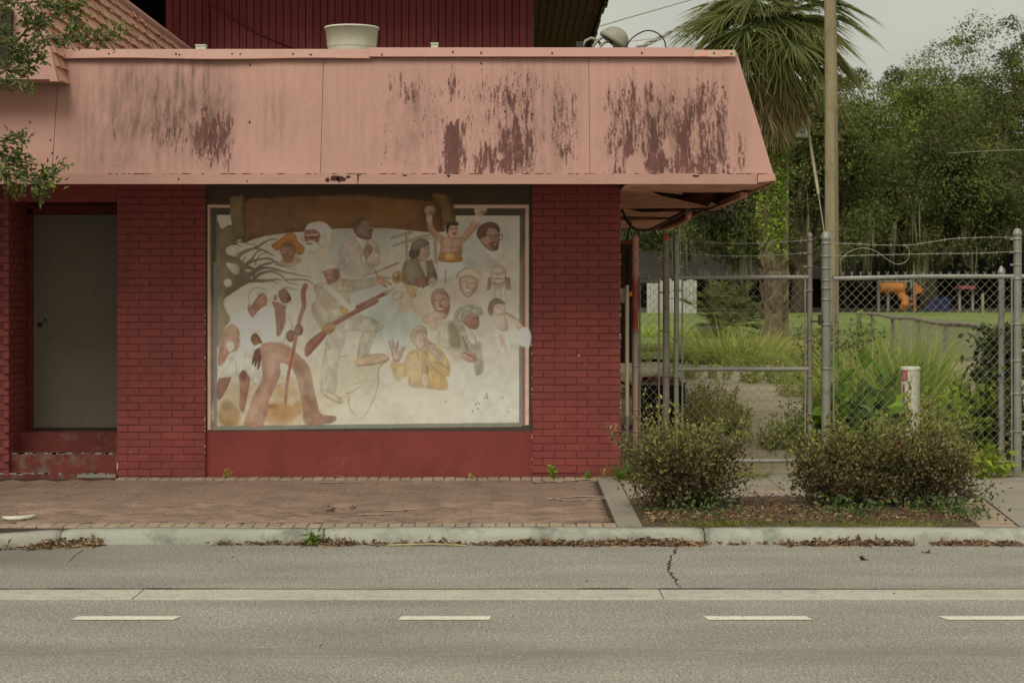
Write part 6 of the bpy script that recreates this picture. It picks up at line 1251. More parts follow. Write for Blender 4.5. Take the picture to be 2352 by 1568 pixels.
for k, (x, Y, rx, h, n_, lb_) in enumerate(((1480, 24, .5, .25, 40, 'thin weeds on the lot beyond the air conditioning unit'), (1590, 28, .7, .3, 60, 'ragged weeds along the broken concrete behind the gate'), (1760, 31, .9, .3, 70, 'weed mat between path and dry grass'),
        (1850, 24, .4, .45, 60, 'leggy weeds behind the right gate stile'), (1530, 33, 1.0, .35, 80, 'pale weeds at the far left of the sandy lot'), (1860, 32, .8, .4, 80, 'weedy bank in front of the lawn right of the palm'), (2200, 20.5, .6, .3, 60, 'low weeds outside the receding fence'), (2150, 19, .5, .5, 70, 'leafy weeds round the base of the receding fence'))):
    weed('weed_patch', PX(x, Y), Y, rx, .35, h, n_, 710+k, lb_, YGR+GRN, .05, .45, 14)
weed('vine', PX(1945, 23), 23.5, .5, .5, 1.15, 80, 209, 'dark leafy vine mound against the utility pole side of the low fence', DGR+GRN, .08, .6, 22, cat='vine')
weed('broadleaf_plant', PX(1925, 17.75), 17.75, .16, .15, .98, 16, 221, 'broadleaf plant with drooping bright leaves next to the domed post', BIG, .24, .55, 6, cat='plant')
weed('broadleaf_plant', PX(1990, 17.8), 17.8, .2, .15, 1.05, 18, 222, 'broadleaf plant with darker drooping leaves and one pink bloom', BIG+DGR, .24, .55, 7, cat='plant', red=1)
weed('broadleaf_plant', PX(2255, 17.7), 17.75, .25, .2, 1.0, 60, 223, 'bright green bushy plant crowding the corner fence post', [(112, 132, 42), (126, 142, 50), (96, 118, 38)], .12, .5, 12, cat='plant')
weed('broadleaf_plant', PX(2275, 17.0), 16.95, .13, .08, .36, 14, 224, 'small bright drooping plant at the fence foot below the bushy plant', [(112, 132, 42), (132, 140, 52)], .12, .42, 7, cat='plant', z0=.12)
# vine over the corner post
rg = np.random.default_rng(31); vr = empty('vine', (PX(2305, 17.7), 17.7, .13), 'dark climbing vine smothering the corner fence post', 'vine')
n = 1800; t = rg.random(n); pos = np.stack([PX(2305, 17.7)+rg.normal(size=n)*.16*(1.2-.5*t), 17.75+rg.normal(size=n)*.14, .15+t*1.35], 1)
leaf_mesh('foliage', pos, rdir(n, rg, -.3), rg.uniform(.05, .11, n), rg.uniform(.035, .06, n), pick(n, rg, DGR+[(44, 52, 26), (88, 98, 44)], .25), M['leaf'], vr, rg)
q = MB()
for k in range(6): q.tube([(PX(2305, 17.7)+.05*math.sin(k*2+i), 17.72+.03*math.cos(k+i), .1+i*.2) for i in range(8)], .008, 4, False)
q.build('stems', M['bark'], vr)
# ---------------------------------------------------------------- grasses
def grass(name, cx_, cy_, rx, ry, h, n, seed, label, pal, wd=.012, bendf=.35, kind=None, lean=.35, cat='grass', z0=None, tip=None, zf=None, seg=5):
    rg = np.random.default_rng(seed); a_ = rg.uniform(0, 2*math.pi, n); r_ = np.sqrt(rg.random(n)); X = cx_+rx*r_*np.cos(a_); Y = cy_+ry*r_*np.sin(a_)
    Z = np.array([gz(y) for y in Y]) if z0 is None else np.full(n, z0)
    if zf is not None: Z = zf(Y)
    d = np.stack([np.cos(a_)*r_*lean+rg.normal(size=n)*.16, np.sin(a_)*r_*lean+rg.normal(size=n)*.16, np.ones(n)], 1); ln = h*rg.uniform(.45, 1.1, n)
    c = pick(n, rg, pal, .2)*1.2; o = blades(name, np.stack([X, Y, Z-.02], 1), d, ln, wd*rg.uniform(.6, 1.2, n), ln*bendf*rg.uniform(.2, 1.5, n), c, M['blade'], None, seg, rg, None if tip is None else lin3(*tip)[None])
    return tag(o, label, cat, kind=kind)
TG = [(158, 178, 76), (172, 188, 88), (142, 164, 68), (186, 192, 110), (160, 166, 90)]
grass('tall_grass', PX(2020, 21), 21, .62, .55, 1.15, 950, 301, 'tall green grass clump growing behind the wide fence bay', TG, .026, .45, lean=.5, tip=(160, 158, 92))
grass('tall_grass', PX(2090, 20.4), 20.4, .22, .3, 1.2, 420, 302, 'upright tall grass tuft at the right of the big grass clump', TG[:3], .03, .2, lean=.25, tip=(140, 150, 80))
grass('tall_grass', PX(1690, 33), 33, .8, .7, 1.05, 750, 303, 'bright arching grass clump left of the palm trunk', TG, .035, .55, lean=.7, tip=(170, 164, 96))
grass('dry_grass', PX(1770, 38), 38, .85, .7, .55, 800, 304, 'straw coloured dry grass round the foot of the palm', [(176, 156, 104), (160, 140, 90), (188, 170, 120), (130, 110, 70)], .02, .6, lean=.9)
grass('tall_grass', PX(1500, 46), 46, 2.0, 1.5, .5, 1800, 305, 'pale green long grass strip before the white board fence', TG, .025, .4)
grass('tall_grass', PX(1560, 37), 37, 1.6, .7, .32, 1200, 306, 'dark green grass bank along the far edge of the sandy lot', GRN+DGR, .022, .5)
grass('dry_grass', PX(1975, 18.8), 18.9, .55, .4, .48, 700, 307, 'dry tangled grass below the tall green clump', [(150, 140, 84), (128, 124, 66), (168, 154, 104)], .008, .8, lean=.9)
grass('grass_tuft', PX(1448, 16.9), 16.85, .10, .2, .26, 420, 308, 'lush grass tuft at the foot of the cream pipe', [(96, 120, 40), (110, 132, 46), (84, 104, 38)], .007, .5, lean=.6, z0=.13)
grass('grass_tuft', PX(1700, 16.95), 16.95, .22, .14, .2, 320, 309, 'low green grass under the gate beside the round shrub', GRN, .006, .5, lean=.6, z0=.12)
grass('grass_tuft', PX(2260, 17.0), 17.15, .6, .1, .14, 420, 310, 'short shaded grass along the fence foot behind the concrete walk', DGR+GRN, .005, .5, lean=.5, z0=.12)
grass('lawn_edge_grass', 11, 40, 11, 3, .22, 6000, 311, 'rough uneven grass along the near edge of the lawn', GRN+TG, .02, .4, kind='stuff')
def bedz(Y): return .102+(Y-13.63)*.0085+.01
rgb_ = np.random.default_rng(41)
bg_ = grass('bed_grass', 2.18, 13.76, 1.2, .14, .10, 1500, 312, 'short thin grass along the kerb edge of the planting bed', GRN+YGR, .007, .6, kind='stuff', lean=.5, zf=bedz)
grass('bed_grass', 2.2, 14.4, 1.15, .7, .08, 700, 313, 'sparse grass blades scattered over the bed soil', YGR, .006, .6, kind='stuff', zf=bedz)
for i, (x, y, n, h, w, lb_) in enumerate(((445, 1203, 160, .07, .16, 'widest spreading grass tuft along the kerb edge of the paving'), (285, 1205, 90, .055, .10, 'low grass tuft at the kerb edge in front of the door alcove'), (600, 1200, 110, .06, .12, 'dense grass tuft at the kerb edge in front of the painted walking couple'),
        (185, 1204, 40, .04, .04, 'tiny grass tuft on the kerb edge behind the rounded leaf heap'), (400, 1163, 60, .035, .06, 'flat olive tuft mid paving in front of the pillar beside the door'), (731, 1137, 50, .025, .05, 'tiny dark moss tuft in the paving before the mural plinth'), (738, 1160, 60, .04, .05, 'small grass tuft in the paving beside the dark seed husks'),
        (1130, 1202, 60, .04, .09, 'thin bright tuft at the kerb edge below the painted ochre jacket'), (1275, 1202, 70, .035, .12, 'bright flat tuft at the kerb edge in front of the outer brick pillar'), (1395, 1190, 70, .05, .05, 'tuft on the joint between brick paving and concrete slabs'), (1432, 1125, 70, .07, .05, 'fresh green tuft on the concrete slab near the cream pipe'),
        (455, 1095, 60, .08, .06, 'grass tuft in the corner where brick pillar meets mural plinth'), (1190, 1192, 30, .03, .04, 'sparse pale tuft a little back from the kerb edge'))):
    p = SPt(x, y, 0)
    grass('joint_weed', p.x, p.y, w, .035, h, n, 330+i, lb_, GRN+YGR, .006, .7, lean=.9, z0=p.z, cat='weed', seg=3)['group'] = 'grass tufts between paving bricks'
# small leafy weeds at the wall foot and kerb
def sprig(x, y, Y, z, h, n_, seed, label, lsz=.05, pal=BIG):
    return weed('wall_weed', PX(x, Y), Y, .03, .02, h, n_, seed, label, pal, lsz, .6, 7, z0=z)
sprig(1272, 1090, 16.9, .13, .19, 4, 401, 'upright bright weed growing against the right brick pillar', .055)
sprig(1350, 1095, 16.88, .13, .09, 3, 402, 'squat bright weed at the foot of the right brick pillar', .05)
sprig(1385, 1095, 16.88, .13, .14, 3, 403, 'thin faded weed near the outer edge of the right brick pillar', .035, YGR)
sprig(520, 1098, 16.9, .13, .12, 6, 404, 'wispy weed at the left end of the mural plinth', .03, YGR)
sprig(1080, 1090, 16.9, .13, .1, 4, 405, 'small wispy weed near the right end of the mural plinth', .03, YGR)
weed('kerb_weed', PX(735, 13.42), 13.42, .07, .02, .15, 9, 406, 'leafy green weed growing from the kerb joint in the gutter', [(92, 116, 44), (104, 126, 50)], .05, .45, 10, z0=.0)
weed('kerb_weed', PX(640, 13.42), 13.43, .02, .01, .07, 3, 407, 'tiny yellow sprout at the kerb foot', YGR, .03, .5, 5, z0=.0)
q = MB(); q.tube([(PX(790, 16.97), 16.95, .14), (PX(745, 16.97), 16.96, .17), (PX(785, 16.97), 16.97, .21), (PX(788, 16.97), 16.97, .28), (PX(800, 16.97), 16.97, .31)], .003, 4); tag(q.build('dry_stalk', plain('dry_stalk', S(170, 120, 82), .8)), 'thin dry curled stalk leaning on the red plinth', 'stalk')
# ground cover under the shrubs
n = 900; rg = np.random.default_rng(55); X = np.concatenate([rg.normal(PX(1600, 14), .16, 250), rg.normal(PX(1960, 14), .16, 330), rg.normal(PX(2190, 14), .18, 320)]); Y = rg.normal(14.2, .2, n); Y = np.clip(Y, 13.72, 15.2)
leaf_mesh('ground_cover', np.stack([X, Y, .13+rg.random(n)**2*.13], 1), rdir(n, rg, .4), rg.uniform(.03, .05, n), rg.uniform(.022, .036, n), pick(n, rg, [(90, 108, 56), (78, 98, 56), (110, 128, 64), (100, 114, 80)], .2), M['leaf'], None, rg, 'stuff')['label'] = 'small round leaved ground cover beneath the bed shrubs'
bpy.data.objects['ground_cover']['category'] = 'ground cover'
# leaf litter
def litter(name, X, Y, Z, seed, label, sz=.05, pal=[(142, 116, 88), (116, 88, 66), (168, 144, 112), (98, 72, 56), (130, 100, 74)], lift=.25):
    rg = np.random.default_rng(seed); n = len(X); d = rdir(n, rg); d[:, 2] *= lift; l = rg.uniform(.5, 1.5, n)*sz
    o = leaf_mesh(name, np.stack([X, Y, Z], 1), d, l, l*rg.uniform(.25, .45, n), pick(n, rg, pal, .25), M['dry'], None, rg, 'stuff', .35); return tag(o, label, 'leaf litter')
def along(segs, seed):
    rg = np.random.default_rng(seed); X = []; Y = []; Z = []
    for x0, x1, n, dep, hh in segs:
        x = rg.uniform(x0, x1, n); xx = PX(x, 13.4); t = np.abs(rg.normal(size=n)); mid = 1-np.abs((x-(x0+x1)/2)/((x1-x0)/2))**3
        X.append(xx); yk = np.array([kerb_y(v) for v in xx]); Y.append(yk-.005-t*dep); Z.append(np.maximum(.004, (.02+hh*mid)*np.exp(-t*1.5)*rg.random(n)+.004))
    return np.concatenate(X), np.concatenate(Y), np.concatenate(Z)
litter('gutter_leaves', *along([(80, 235, 420, .07, .05), (690, 815, 300, .05, .035), (1130, 1330, 500, .035, .02), (1320, 1612, 900, .045, .03), (1800, 2100, 800, .04, .03), (2150, 2352, 400, .04, .02), (480, 690, 130, .03, .01), (820, 1140, 220, .03, .01), (1600, 1820, 60, .02, .006), (-60, 90, 80, .04, .01)], 501), 502, 'brown dead leaves heaped along the gutter below the kerb', .045)
n = 3600; rg = np.random.default_rng(61); litter('bed_leaves', rg.uniform(1.0, 3.36, n), 13.72+1.6*rg.random(n)**1.3, .13+rg.random(n)*.02+.01, 503, 'brown fallen leaves scattered over the planting bed', .035)
n = 120; litter('paving_debris', rg.uniform(-4, 1.2, n), rg.uniform(13.7, 16.7, n), np.full(n, .135), 504, 'dark crumbs and seed pods strewn over the brick paving', .016, [(52, 40, 32), (70, 54, 42), (44, 36, 30)], 1.2)
n = 50; litter('road_debris', rg.uniform(-4, 4, n), rg.uniform(9.3, 13.2, n), np.full(n, .006), 505, 'dark specks and small leaves lying on the asphalt', .018, [(46, 38, 30), (70, 56, 44)], .6)
def stick(pts, r, label, mat=None):
    q = MB(); q.tube(pts, r, 5); return tag(q.build('fallen_stick', mat or plain('pale_straw', S(186, 168, 124), .8) if 'pale_straw' not in bpy.data.materials else bpy.data.materials['pale_straw']), label, 'stick')
stick([RP(155, 1290)[:2]+(.006,), RP(172, 1275)[:2]+(.012,), RP(190, 1262)[:2]+(.008,)], .004, 'pale straw lying on the asphalt near the left leaf heap')
stick([(PX(892, 13.36), 13.36, .008), (PX(990, 13.38), 13.38, .014), (PX(1070, 13.34), 13.34, .008)], .006, 'long flat dry stalk lying in the gutter')
stick([SPt(1490, 1160, .04), SPt(1530, 1172, .03), SPt(1560, 1176, .03)], .005, 'pale dry twig lying across the bed corner')
for x, y, lb_ in ((1990, 1286, 'larger dark curled leaf lying on the open asphalt'), (2130, 1271, 'dark leaf lying on the asphalt close to the kerb'), (765, 1171, 'larger dark seed husk on the brick paving'), (810, 1168, 'smaller dark seed husk on the brick paving')):
    p = Vector(RP(x, y)) if y > 1200 else SPt(x, y, 0); k = 1.0 if x in (1990, 765) else .7
    tag(leaf_mesh('dead_leaf', np.array([[p.x, p.y, p.z+.008]]*5)+np.random.default_rng(int(x)).normal(size=(5, 3))*[.012*k, .008, .002], rdir(5, np.random.default_rng(int(x)+1))*[1, 1, .4], .05*k, .028*k, pick(5, rg, [(92, 66, 44), (70, 50, 38)]), M['dry'], None, rg), lb_, 'leaf' if y > 1200 else 'seed husk', 'loose leaves on road' if y > 1200 else 'husks on paving')
# ---------------------------------------------------------------- street tree reaching in from the left
st_root = empty('street_tree', (-5.9, 14.75, .1), 'small leaved street tree reaching over the left end of the canopy', 'tree')
def z1(x, y, dY=0): return P(x/2.976, y/2.976, 14.75+dY)
q = MB(); q.tube([(-5.95, 14.75, .05), (-5.9, 14.75, 1.2), (-5.8, 14.75, 2.4), (-5.75, 14.7, 3.6), (-5.8, 14.75, 5.2)], [.13, .11, .1, .08, .03], 10)
q.tube([(-5.78, 14.74, 2.7), (-5.2, 14.74, 2.95), z1(-200, 1000)], [.05, .035, .018], 7); q.tube([(-5.76, 14.72, 3.4), (-5.1, 14.72, 3.7), z1(-200, 350)], [.055, .04, .02], 7); q.build('trunk', M['bark'], st_root)
tw_ = [(-200, 350, 0, 250, 150, 330, 300, 270, 450, 270, 620, 280, 740, 280), (100, 300, 200, 200, 330, 150, 450, 60, 600, 30), (450, 270, 560, 240, 700, 230, 830, 205), (-200, 350, -60, 60, 200, 20, 330, 10, 420, 60, 520, 60), (-200, 350, 0, 150, 40, 50, 60, -60), (-200, 350, 0, 420, 100, 400, 200, 430, 310, 380), (-200, 350, 0, 530, 100, 560, 230, 590), (0, 420, 60, 480, 180, 480), (300, 270, 260, 180, 270, 100),
       (-200, 350, 20, 300, 130, 350, 230, 320), (-200, 1000, 0, 970, 100, 950, 185, 930), (-200, 1000, 0, 1050, 120, 1080, 230, 1110), (-200, 1000, 0, 1150, 100, 1200, 220, 1240, 360, 1240), (100, 1200, 250, 1200, 330, 1190, 430, 1130), (0, 1150, 60, 1250, 120, 1310), (220, 1240, 260, 1290, 290, 1330), (0, 1050, 50, 1120, 180, 1150), (-200, 350, -60, 200, 20, 200, 60, 280), (450, 60, 520, 140, 500, 200), (200, 20, 160, 100, 190, 180)]
rg = np.random.default_rng(71); tq = MB(); pos = []; d = []; cc = []
for k, t_ in enumerate(tw_):
    dY = rg.uniform(-.18, .12); pts = smooth3([z1(t_[i], t_[i+1], dY*(1 if i > 0 else 0)) for i in range(0, len(t_), 2)], 6); L_ = len(pts)
    tq.tube(pts, [.009*(1-.8*i/L_)+.0015 for i in range(L_)], 5, False)
    A_ = np.array([list(p) for p in pts]); m_ = int(L_*5.2); tt = rg.uniform(.18, 1, m_)*(L_-1); i0 = np.minimum(tt.astype(int), L_-2); f_ = (tt-i0)[:, None]
    p = A_[i0]*(1-f_)+A_[i0+1]*f_; tg = unit(A_[i0+1]-A_[i0]); dd = unit(tg*.7+rg.normal(size=p.shape)*.75); side_ = rg.normal(size=p.shape)*.035
    pos.append(p+side_); d.append(dd); c = pick(m_, rg, [(104, 116, 64), (114, 124, 72), (88, 100, 56), (130, 138, 88), (76, 86, 48)], .2); new = tt > (L_-1)*.93; c[new] = pick(new.sum(), rg, [(126, 136, 54), (116, 128, 50)], .1); cc.append(c)
pos = np.concatenate(pos); d = np.concatenate(d); cc = np.concatenate(cc); n = len(pos)
tq.build('twigs', M['bark'], st_root)['kind'] = 'stuff'; leaf_mesh('foliage', pos, d, rg.uniform(.04, .075, n), rg.uniform(.02, .03, n), cc, M['leaf'], st_root, rg)
n = 2600; pos = np.stack([rg.normal(-5.4, .55, n), rg.normal(14.7, .5, n), rg.normal(4.3, .6, n)], 1); pos = pos[(pos[:, 0] < -4.15-.0*pos[:, 2])]; n = len(pos)
leaf_mesh('crown', pos, rdir(n, rg), rg.uniform(.035, .06, n), rg.uniform(.018, .026, n), pick(n, rg, [(86, 96, 50), (72, 82, 44), (64, 72, 40)], .25), M['leaf'], st_root, rg)
# ---------------------------------------------------------------- cabbage palm
YPm = 43.0; pc = P(1768, 75, YPm); pb = gz(YPm)
palm = empty('cabbage_palm', (PX(1778, YPm), YPm, pb), 'tall cabbage palm with shaggy dead skirt and vine wrapped trunk', 'palm tree')
q = MB(); pts = [(PX(1777, YPm), YPm, pb-.1), (PX(1777, YPm), YPm, PZ(680, YPm)), (PX(1774, YPm), YPm, PZ(500, YPm)), (PX(1778, YPm), YPm, PZ(320, YPm)), (PX(1772, YPm), YPm, PZ(60, YPm))]
q.tube(smooth3(pts, 6), [.235-.03*i/24 for i in range(25)], 14); M['palmbark'] = plain('palm_bark', S(112, 98, 76), .9, .4, 6, .35, 30, 1, 25, stretch=(1.5, 1.5, 1), dirt=S(160, 146, 120), dirt_amt=.7, dirt_scale=5); q.build('trunk', M['palmbark'], palm)
rg = np.random.default_rng(81)
q = MB()   # broken leaf bases on the trunk
for k in range(70):
    z = rg.uniform(PZ(740, YPm), PZ(330, YPm)); a_ = rg.uniform(math.pi, 2*math.pi); X = PX(1776, YPm)+.24*math.cos(a_); Y = YPm+.24*math.sin(a_); l = rg.uniform(.15, .4)
    q.add([(X-.05, Y, z), (X+.05, Y, z), (X+.03+.1*math.cos(a_), Y-.1, z+l), (X-.03+.1*math.cos(a_), Y-.1, z+l)], [(0, 1, 2, 3)])
q.build('leaf_bases', M['palmbark'], palm)
def fan(center, az, el, plen, rad, rg, droop, nl=34):
    """petiole tip plus leaflets of one fan frond -> arrays for blades()"""
    d = np.array([math.cos(az)*math.cos(el), math.sin(az)*math.cos(el), math.sin(el)]); tip_ = center+d*plen; tip_[2] -= droop*.25
    d2 = d.copy(); d2[2] -= droop*.5; d2 = d2/np.linalg.norm(d2); s_ = np.cross(d2, [0, 0, 1]); s_ = s_/(np.linalg.norm(s_)+1e-6); nn = np.cross(s_, d2)
    th = np.linspace(-1.75, 1.75, nl)+rg.normal(size=nl)*.05; fold = .35
    dirs = np.cos(th)[:, None]*d2+np.sin(th)[:, None]*s_+(np.abs(np.sin(th))*fold)[:, None]*nn
    return tip_, np.repeat(tip_[None], nl, 0)+dirs*.02, dirs, rad*(1-.25*np.abs(th)/1.75)*rg.uniform(.85, 1.1, nl)
R_, D1, Ln, Bd, Cc = [], [], [], [], []; pt = MB(); ctr = np.array([PX(1768, YPm), YPm, PZ(45, YPm)])
for k in range(100):
    az = k*2.39996+rg.normal()*.15; el = rg.uniform(-.45, 1.2) if k % 3 else rg.uniform(-.6, .2); pl = rg.uniform(.7, 1.45); rad = rg.uniform(.9, 1.25)
    tip_, r0, dr_, ll = fan(ctr+np.array([0, 0, rg.uniform(-.6, .3)]), az, el, pl, rad, rg, .75 if el > 0 else 1.0)
    pt.tube([ctr, (ctr+tip_)/2+np.array([0, 0, .08]), tip_], [.03, .02, .015], 5, False)
    R_.append(r0); D1.append(dr_); Ln.append(ll); Bd.append(ll*rg.uniform(.3, .75)); Cc.append(np.repeat(pick(1, rg, [(92, 106, 54), (80, 96, 48), (108, 120, 64), (70, 84, 44)], .2), len(ll), 0)*rg.uniform(.8, 1.2, (len(ll), 1)))
cat_ = np.concatenate
blades('fronds', cat_(R_), cat_(D1), cat_(Ln), .05, cat_(Bd), cat_(Cc), M['blade'], palm, 5, rg, lin3(168, 164, 104)[None], .3); pt.build('petioles', plain('petiole', S(120, 122, 66), .6), palm)
R_, D1, Ln, Bd, Cc = [], [], [], [], []
for k in range(150):
    az = k*2.39996; h_ = .1+.9*rg.random(); ct = ctr+np.array([math.cos(az)*.25, math.sin(az)*.25, -.45-1.6*h_]); el = rg.uniform(-1.1, -.35)
    tip_, r0, dr_, ll = fan(ct, az, el, rg.uniform(.35, .95)*(1-.72*h_), rg.uniform(.5, .85), rg, .9, 22)
    dr_[:, 2] -= 1.5
    R_.append(r0); D1.append(dr_); Ln.append(ll); Bd.append(ll*.12); Cc.append(pick(22, rg, [(166, 146, 108), (144, 124, 88), (188, 168, 128), (116, 100, 70), (126, 122, 74)], .2))
blades('dead_skirt', cat_(R_), cat_(D1), cat_(Ln), .04, cat_(Bd), cat_(Cc), M['dry'], palm, 3, rg)
n = 3600; t = rg.random(n); zz = PZ(600, YPm)+(PZ(315, YPm)-PZ(600, YPm))*t**.6; a_ = rg.uniform(0, 2*math.pi, n); rr = .22+np.abs(rg.normal(size=n))*.03*(1+t); side_ = np.where(rg.random(n) < .5, -.04, .02)
leaf_mesh('trunk_vine', np.stack([PX(1776, YPm)+side_+rr*np.cos(a_), YPm+rr*np.sin(a_), zz], 1), rdir(n, rg, -.4), rg.uniform(.08, .14, n), rg.uniform(.05, .08, n), pick(n, rg, [(132, 152, 52), (116, 138, 48), (146, 160, 62), (98, 116, 44)], .2)*1.5, M['leaf'], palm, rg)
# fan palm shrub
YS = 45.0; fp_ = empty('fan_palm_shrub', (PX(1675, YS), YS, gz(YS)), 'bushy fan palm shrub with spiky leaves left of the palm trunk', 'shrub')
R_, D1, Ln, Bd, Cc = [], [], [], [], []; pt = MB(); ctr = np.array([PX(1675, YS), YS, gz(YS)+.35])
for k in range(46):
    az = k*2.39996; el = rg.uniform(-.15, 1.4); pl = rg.uniform(.5, 1.15)
    tip_, r0, dr_, ll = fan(ctr+rg.normal(size=3)*.12, az, el, pl*.8, rg.uniform(.4, .6), rg, .2, 22); pt.tube([ctr, tip_], [.015, .01], 4, False)
    R_.append(r0); D1.append(dr_); Ln.append(ll); Bd.append(ll*.25); Cc.append(pick(22, rg, [(112, 124, 70), (98, 112, 60), (134, 140, 86), (86, 98, 56)], .2))
blades('fronds', cat_(R_), cat_(D1), cat_(Ln), .035, cat_(Bd), cat_(Cc), M['blade'], fp_, 3, rg, lin3(140, 138, 84)[None]); pt.build('stems', bpy.data.materials['petiole'], fp_)
# ---------------------------------------------------------------- oaks with hanging moss
OAK = [(90, 97, 50), (78, 86, 44), (102, 108, 54), (68, 75, 40), (110, 113, 60)]; LIT = [(126, 138, 60), (114, 128, 54), (140, 146, 72), (104, 116, 52)]
def oak(px_, Y, top_y, spread, seed, label, n_cl=130, per=80, pal=OAK, airy=0.0, lsz=.17, moss=60, base_y=None, lowz=2.2, trunk_r=.38):
    rg = np.random.default_rng(seed); X = PX(px_, Y); z0 = gz(Y); H = PZ(top_y, Y)-z0
    root = empty('oak_tree', (X, Y, z0), label, 'tree'); q = MB(); fork = z0+H*.24
    q.tube(smooth3([(X, Y, z0-.2), (X+.1, Y, z0+H*.12), (X, Y, fork)], 4), [trunk_r*1.25-.03*trunk_r*i for i in range(9)], 10)
    ends = []; nl = 11
    for k in range(nl):
        az = k*2.39996+rg.normal()*.2; el = rg.uniform(.25, 1.35); L_ = spread*rg.uniform(.6, .95)*math.cos(el)**.5+H*.45*math.sin(el)
        e_ = np.array([X+L_*math.cos(az)*math.cos(el), Y+L_*math.sin(az)*math.cos(el)*.8, min(fork+L_*math.sin(el)*1.05, z0+H*.93)])
        m1 = np.array([X, Y, fork])*.6+e_*.4+rg.normal(size=3)*.3; m2 = np.array([X, Y, fork])*.2+e_*.8+rg.normal(size=3)*.4
        c_ = smooth3([(X, Y, fork-.3), m1, m2, e_], 4); q.tube(c_, [trunk_r*.6*(1-.9*i/13)+.02 for i in range(13)], 6, False); ends += [np.array(list(c_[i])) for i in (6, 8, 10, 12)]
        for j in range(3):
            b0 = np.array(list(c_[5+2*j])); b1 = b0+rg.normal(size=3)*[1.2, 1.2, .8]+[0, 0, .4]; q.tube([b0, (b0+b1)/2+rg.normal(size=3)*.15, b1], [.07, .045, .015], 5, False); ends.append(b1)
    q.build('trunk', M['bark'], root)
    # clumps: at limb ends and through an uneven crown volume
    cl = list(ends)
    while len(cl) < n_cl:
        a_ = rg.uniform(0, 2*math.pi); u = rg.uniform(-.55, 1); r_ = (1-max(0, u)**2*.85)**.5*rg.uniform(.5, 1.0); wob = 1+.18*math.sin(a_*3+seed)+.12*math.sin(a_*5+u*4)
        cz = z0+H*.50+u*H*.47*(.9+.1*wob)
        if cz < z0+lowz: continue
        cl.append(np.array([X+math.cos(a_)*spread*r_*wob, Y+math.sin(a_)*spread*.8*r_, cz]))
    cl = np.array(cl); k = len(cl); sz = rg.uniform(.55, 1.5, k)*(1-.3*airy); cnt = int(per*2.1)
    u = rdir(k*cnt, rg, .35); rad = rg.uniform(.55, 1.08, k*cnt)[:, None]*(1+.22*np.sin(u[:, :1]*7+np.repeat(np.arange(k), cnt)[:, None])*np.cos(u[:, 1:2]*6))
    pos = np.repeat(cl, cnt, 0)+u*rad*np.repeat(sz, cnt)[:, None]*np.array([1.0, 1.0, .62])+rg.normal(size=(k*cnt, 3))*.07
    shade = rg.uniform(.7, 1.5, k).repeat(cnt)[:, None]; c = pick(k*cnt, rg, pal, .22)*shade
    keep = pos[:, 2] > z0+lowz*.6; pos, c, u = pos[keep], c[keep], u[keep]; n = len(pos)
    nrm = unit(u+rg.normal(size=u.shape)*.55+np.array([0, 0, .25])); dd = unit(np.cross(nrm, rg.normal(size=u.shape)))
    leaf_mesh('crown', pos, dd, rg.uniform(.6, 1.3, n)*lsz, rg.uniform(.4, .7, n)*lsz, c, M['leafdull'], root, rg, up=nrm)
    if moss:
        b = cl[rg.integers(0, k, int(moss*.9))]; b = b[(b[:, 2] < z0+H*.62)]; 
        if len(b):
            rp = np.repeat(b, 14, 0)+rg.normal(size=(len(b)*14, 3))*[.14, .14, .3]; m_ = len(rp); dd = np.stack([rg.normal(size=m_)*.06, rg.normal(size=m_)*.06, -np.ones(m_)], 1)
            blades('hanging_moss', rp, dd, rg.uniform(.5, 1.9, m_), .06, .05, pick(m_, rg, [(132, 130, 98), (116, 114, 86), (148, 144, 112), (94, 94, 68)], .2), M['dry'], root, 4, rg)['kind'] = 'stuff'
    return root
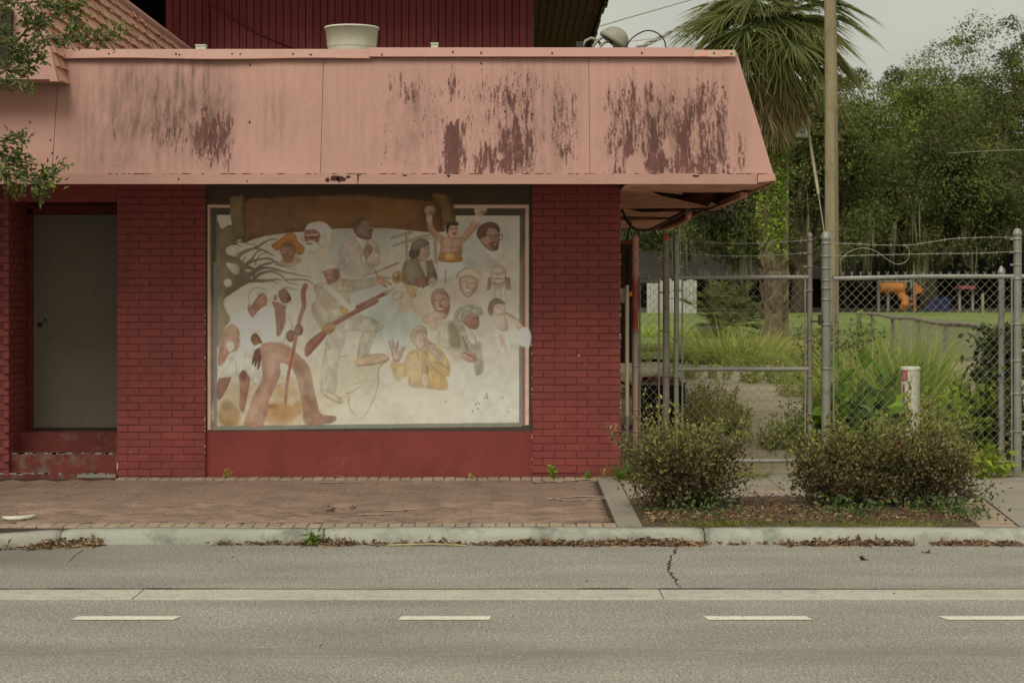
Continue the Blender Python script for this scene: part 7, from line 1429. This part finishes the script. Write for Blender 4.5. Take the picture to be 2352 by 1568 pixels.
oak(1600, 92, 300, 6.5, 901, 'dense dark oak standing behind the fan palm shrub', 130, 130, pal=OAK, moss=80)
oak(1835, 74, 250, 4.8, 902, 'moss hung oak with thick trunk standing left of the utility pole', 120, 130, moss=120, trunk_r=.33)
oak(2010, 98, 150, 6.0, 903, 'bright green topped oak rising right of the utility pole', 150, 140, pal=OAK+LIT+LIT, moss=60)
oak(2130, 82, 330, 5.0, 904, 'lower moss draped oak arching over the playground frame', 120, 130, moss=150, trunk_r=.3)
oak(2255, 100, 30, 5.4, 905, 'tallest oak with thin open crown against the sky', 120, 70, airy=.7, moss=50, pal=OAK+LIT[:2], lsz=.16)
oak(2330, 88, 190, 5.2, 906, 'dark oak with pale bare limbs beside the red topped booth', 120, 130, moss=120)
oak(2440, 104, 50, 6.0, 907, 'big oak with broken outline beyond the low dark building', 140, 110, airy=.4, moss=40)
oak(1730, 104, 240, 6.0, 908, 'dark oak filling the gap behind the palm crown', 120, 120, moss=60)
oak(1450, 98, 330, 6.0, 909, 'shadowy oak seen under the broken soffit', 110, 120, moss=60)
oak(1965, 88, 175, 4.2, 910, 'mid green oak filling in close behind the utility pole', 120, 130, pal=OAK+LIT, moss=60)
oak(2150, 110, 120, 6.0, 911, 'tall green oak between the bright topped oak and the open crowned oak', 130, 130, pal=OAK+LIT, moss=30)
# far wood closing the gaps
n = 40000; rg = np.random.default_rng(99); X = rg.uniform(-5, 46, n); top_ = np.interp(X, [-5, 6, 14, 20, 26, 30, 34, 46], [5, 7, 8.5, 10, 11.5, 12.5, 12.5, 12.5]); Z = 1.3+(top_-1.3)*rg.random(n)**.9*(1+.12*np.sin(X*1.3)+.08*np.sin(X*3.1)); Y = 118+rg.normal(size=n)*4
o = leaf_mesh('far_woodland', np.stack([X, Y, Z], 1), rdir(n, rg), rg.uniform(.3, .7, n), rg.uniform(.2, .4, n), pick(n, rg, [(84, 90, 48), (72, 80, 42), (94, 100, 54)], .25), M['leafdull'], None, rg, 'stuff'); tag(o, 'dark distant woodland closing the view behind the oaks', 'woodland')
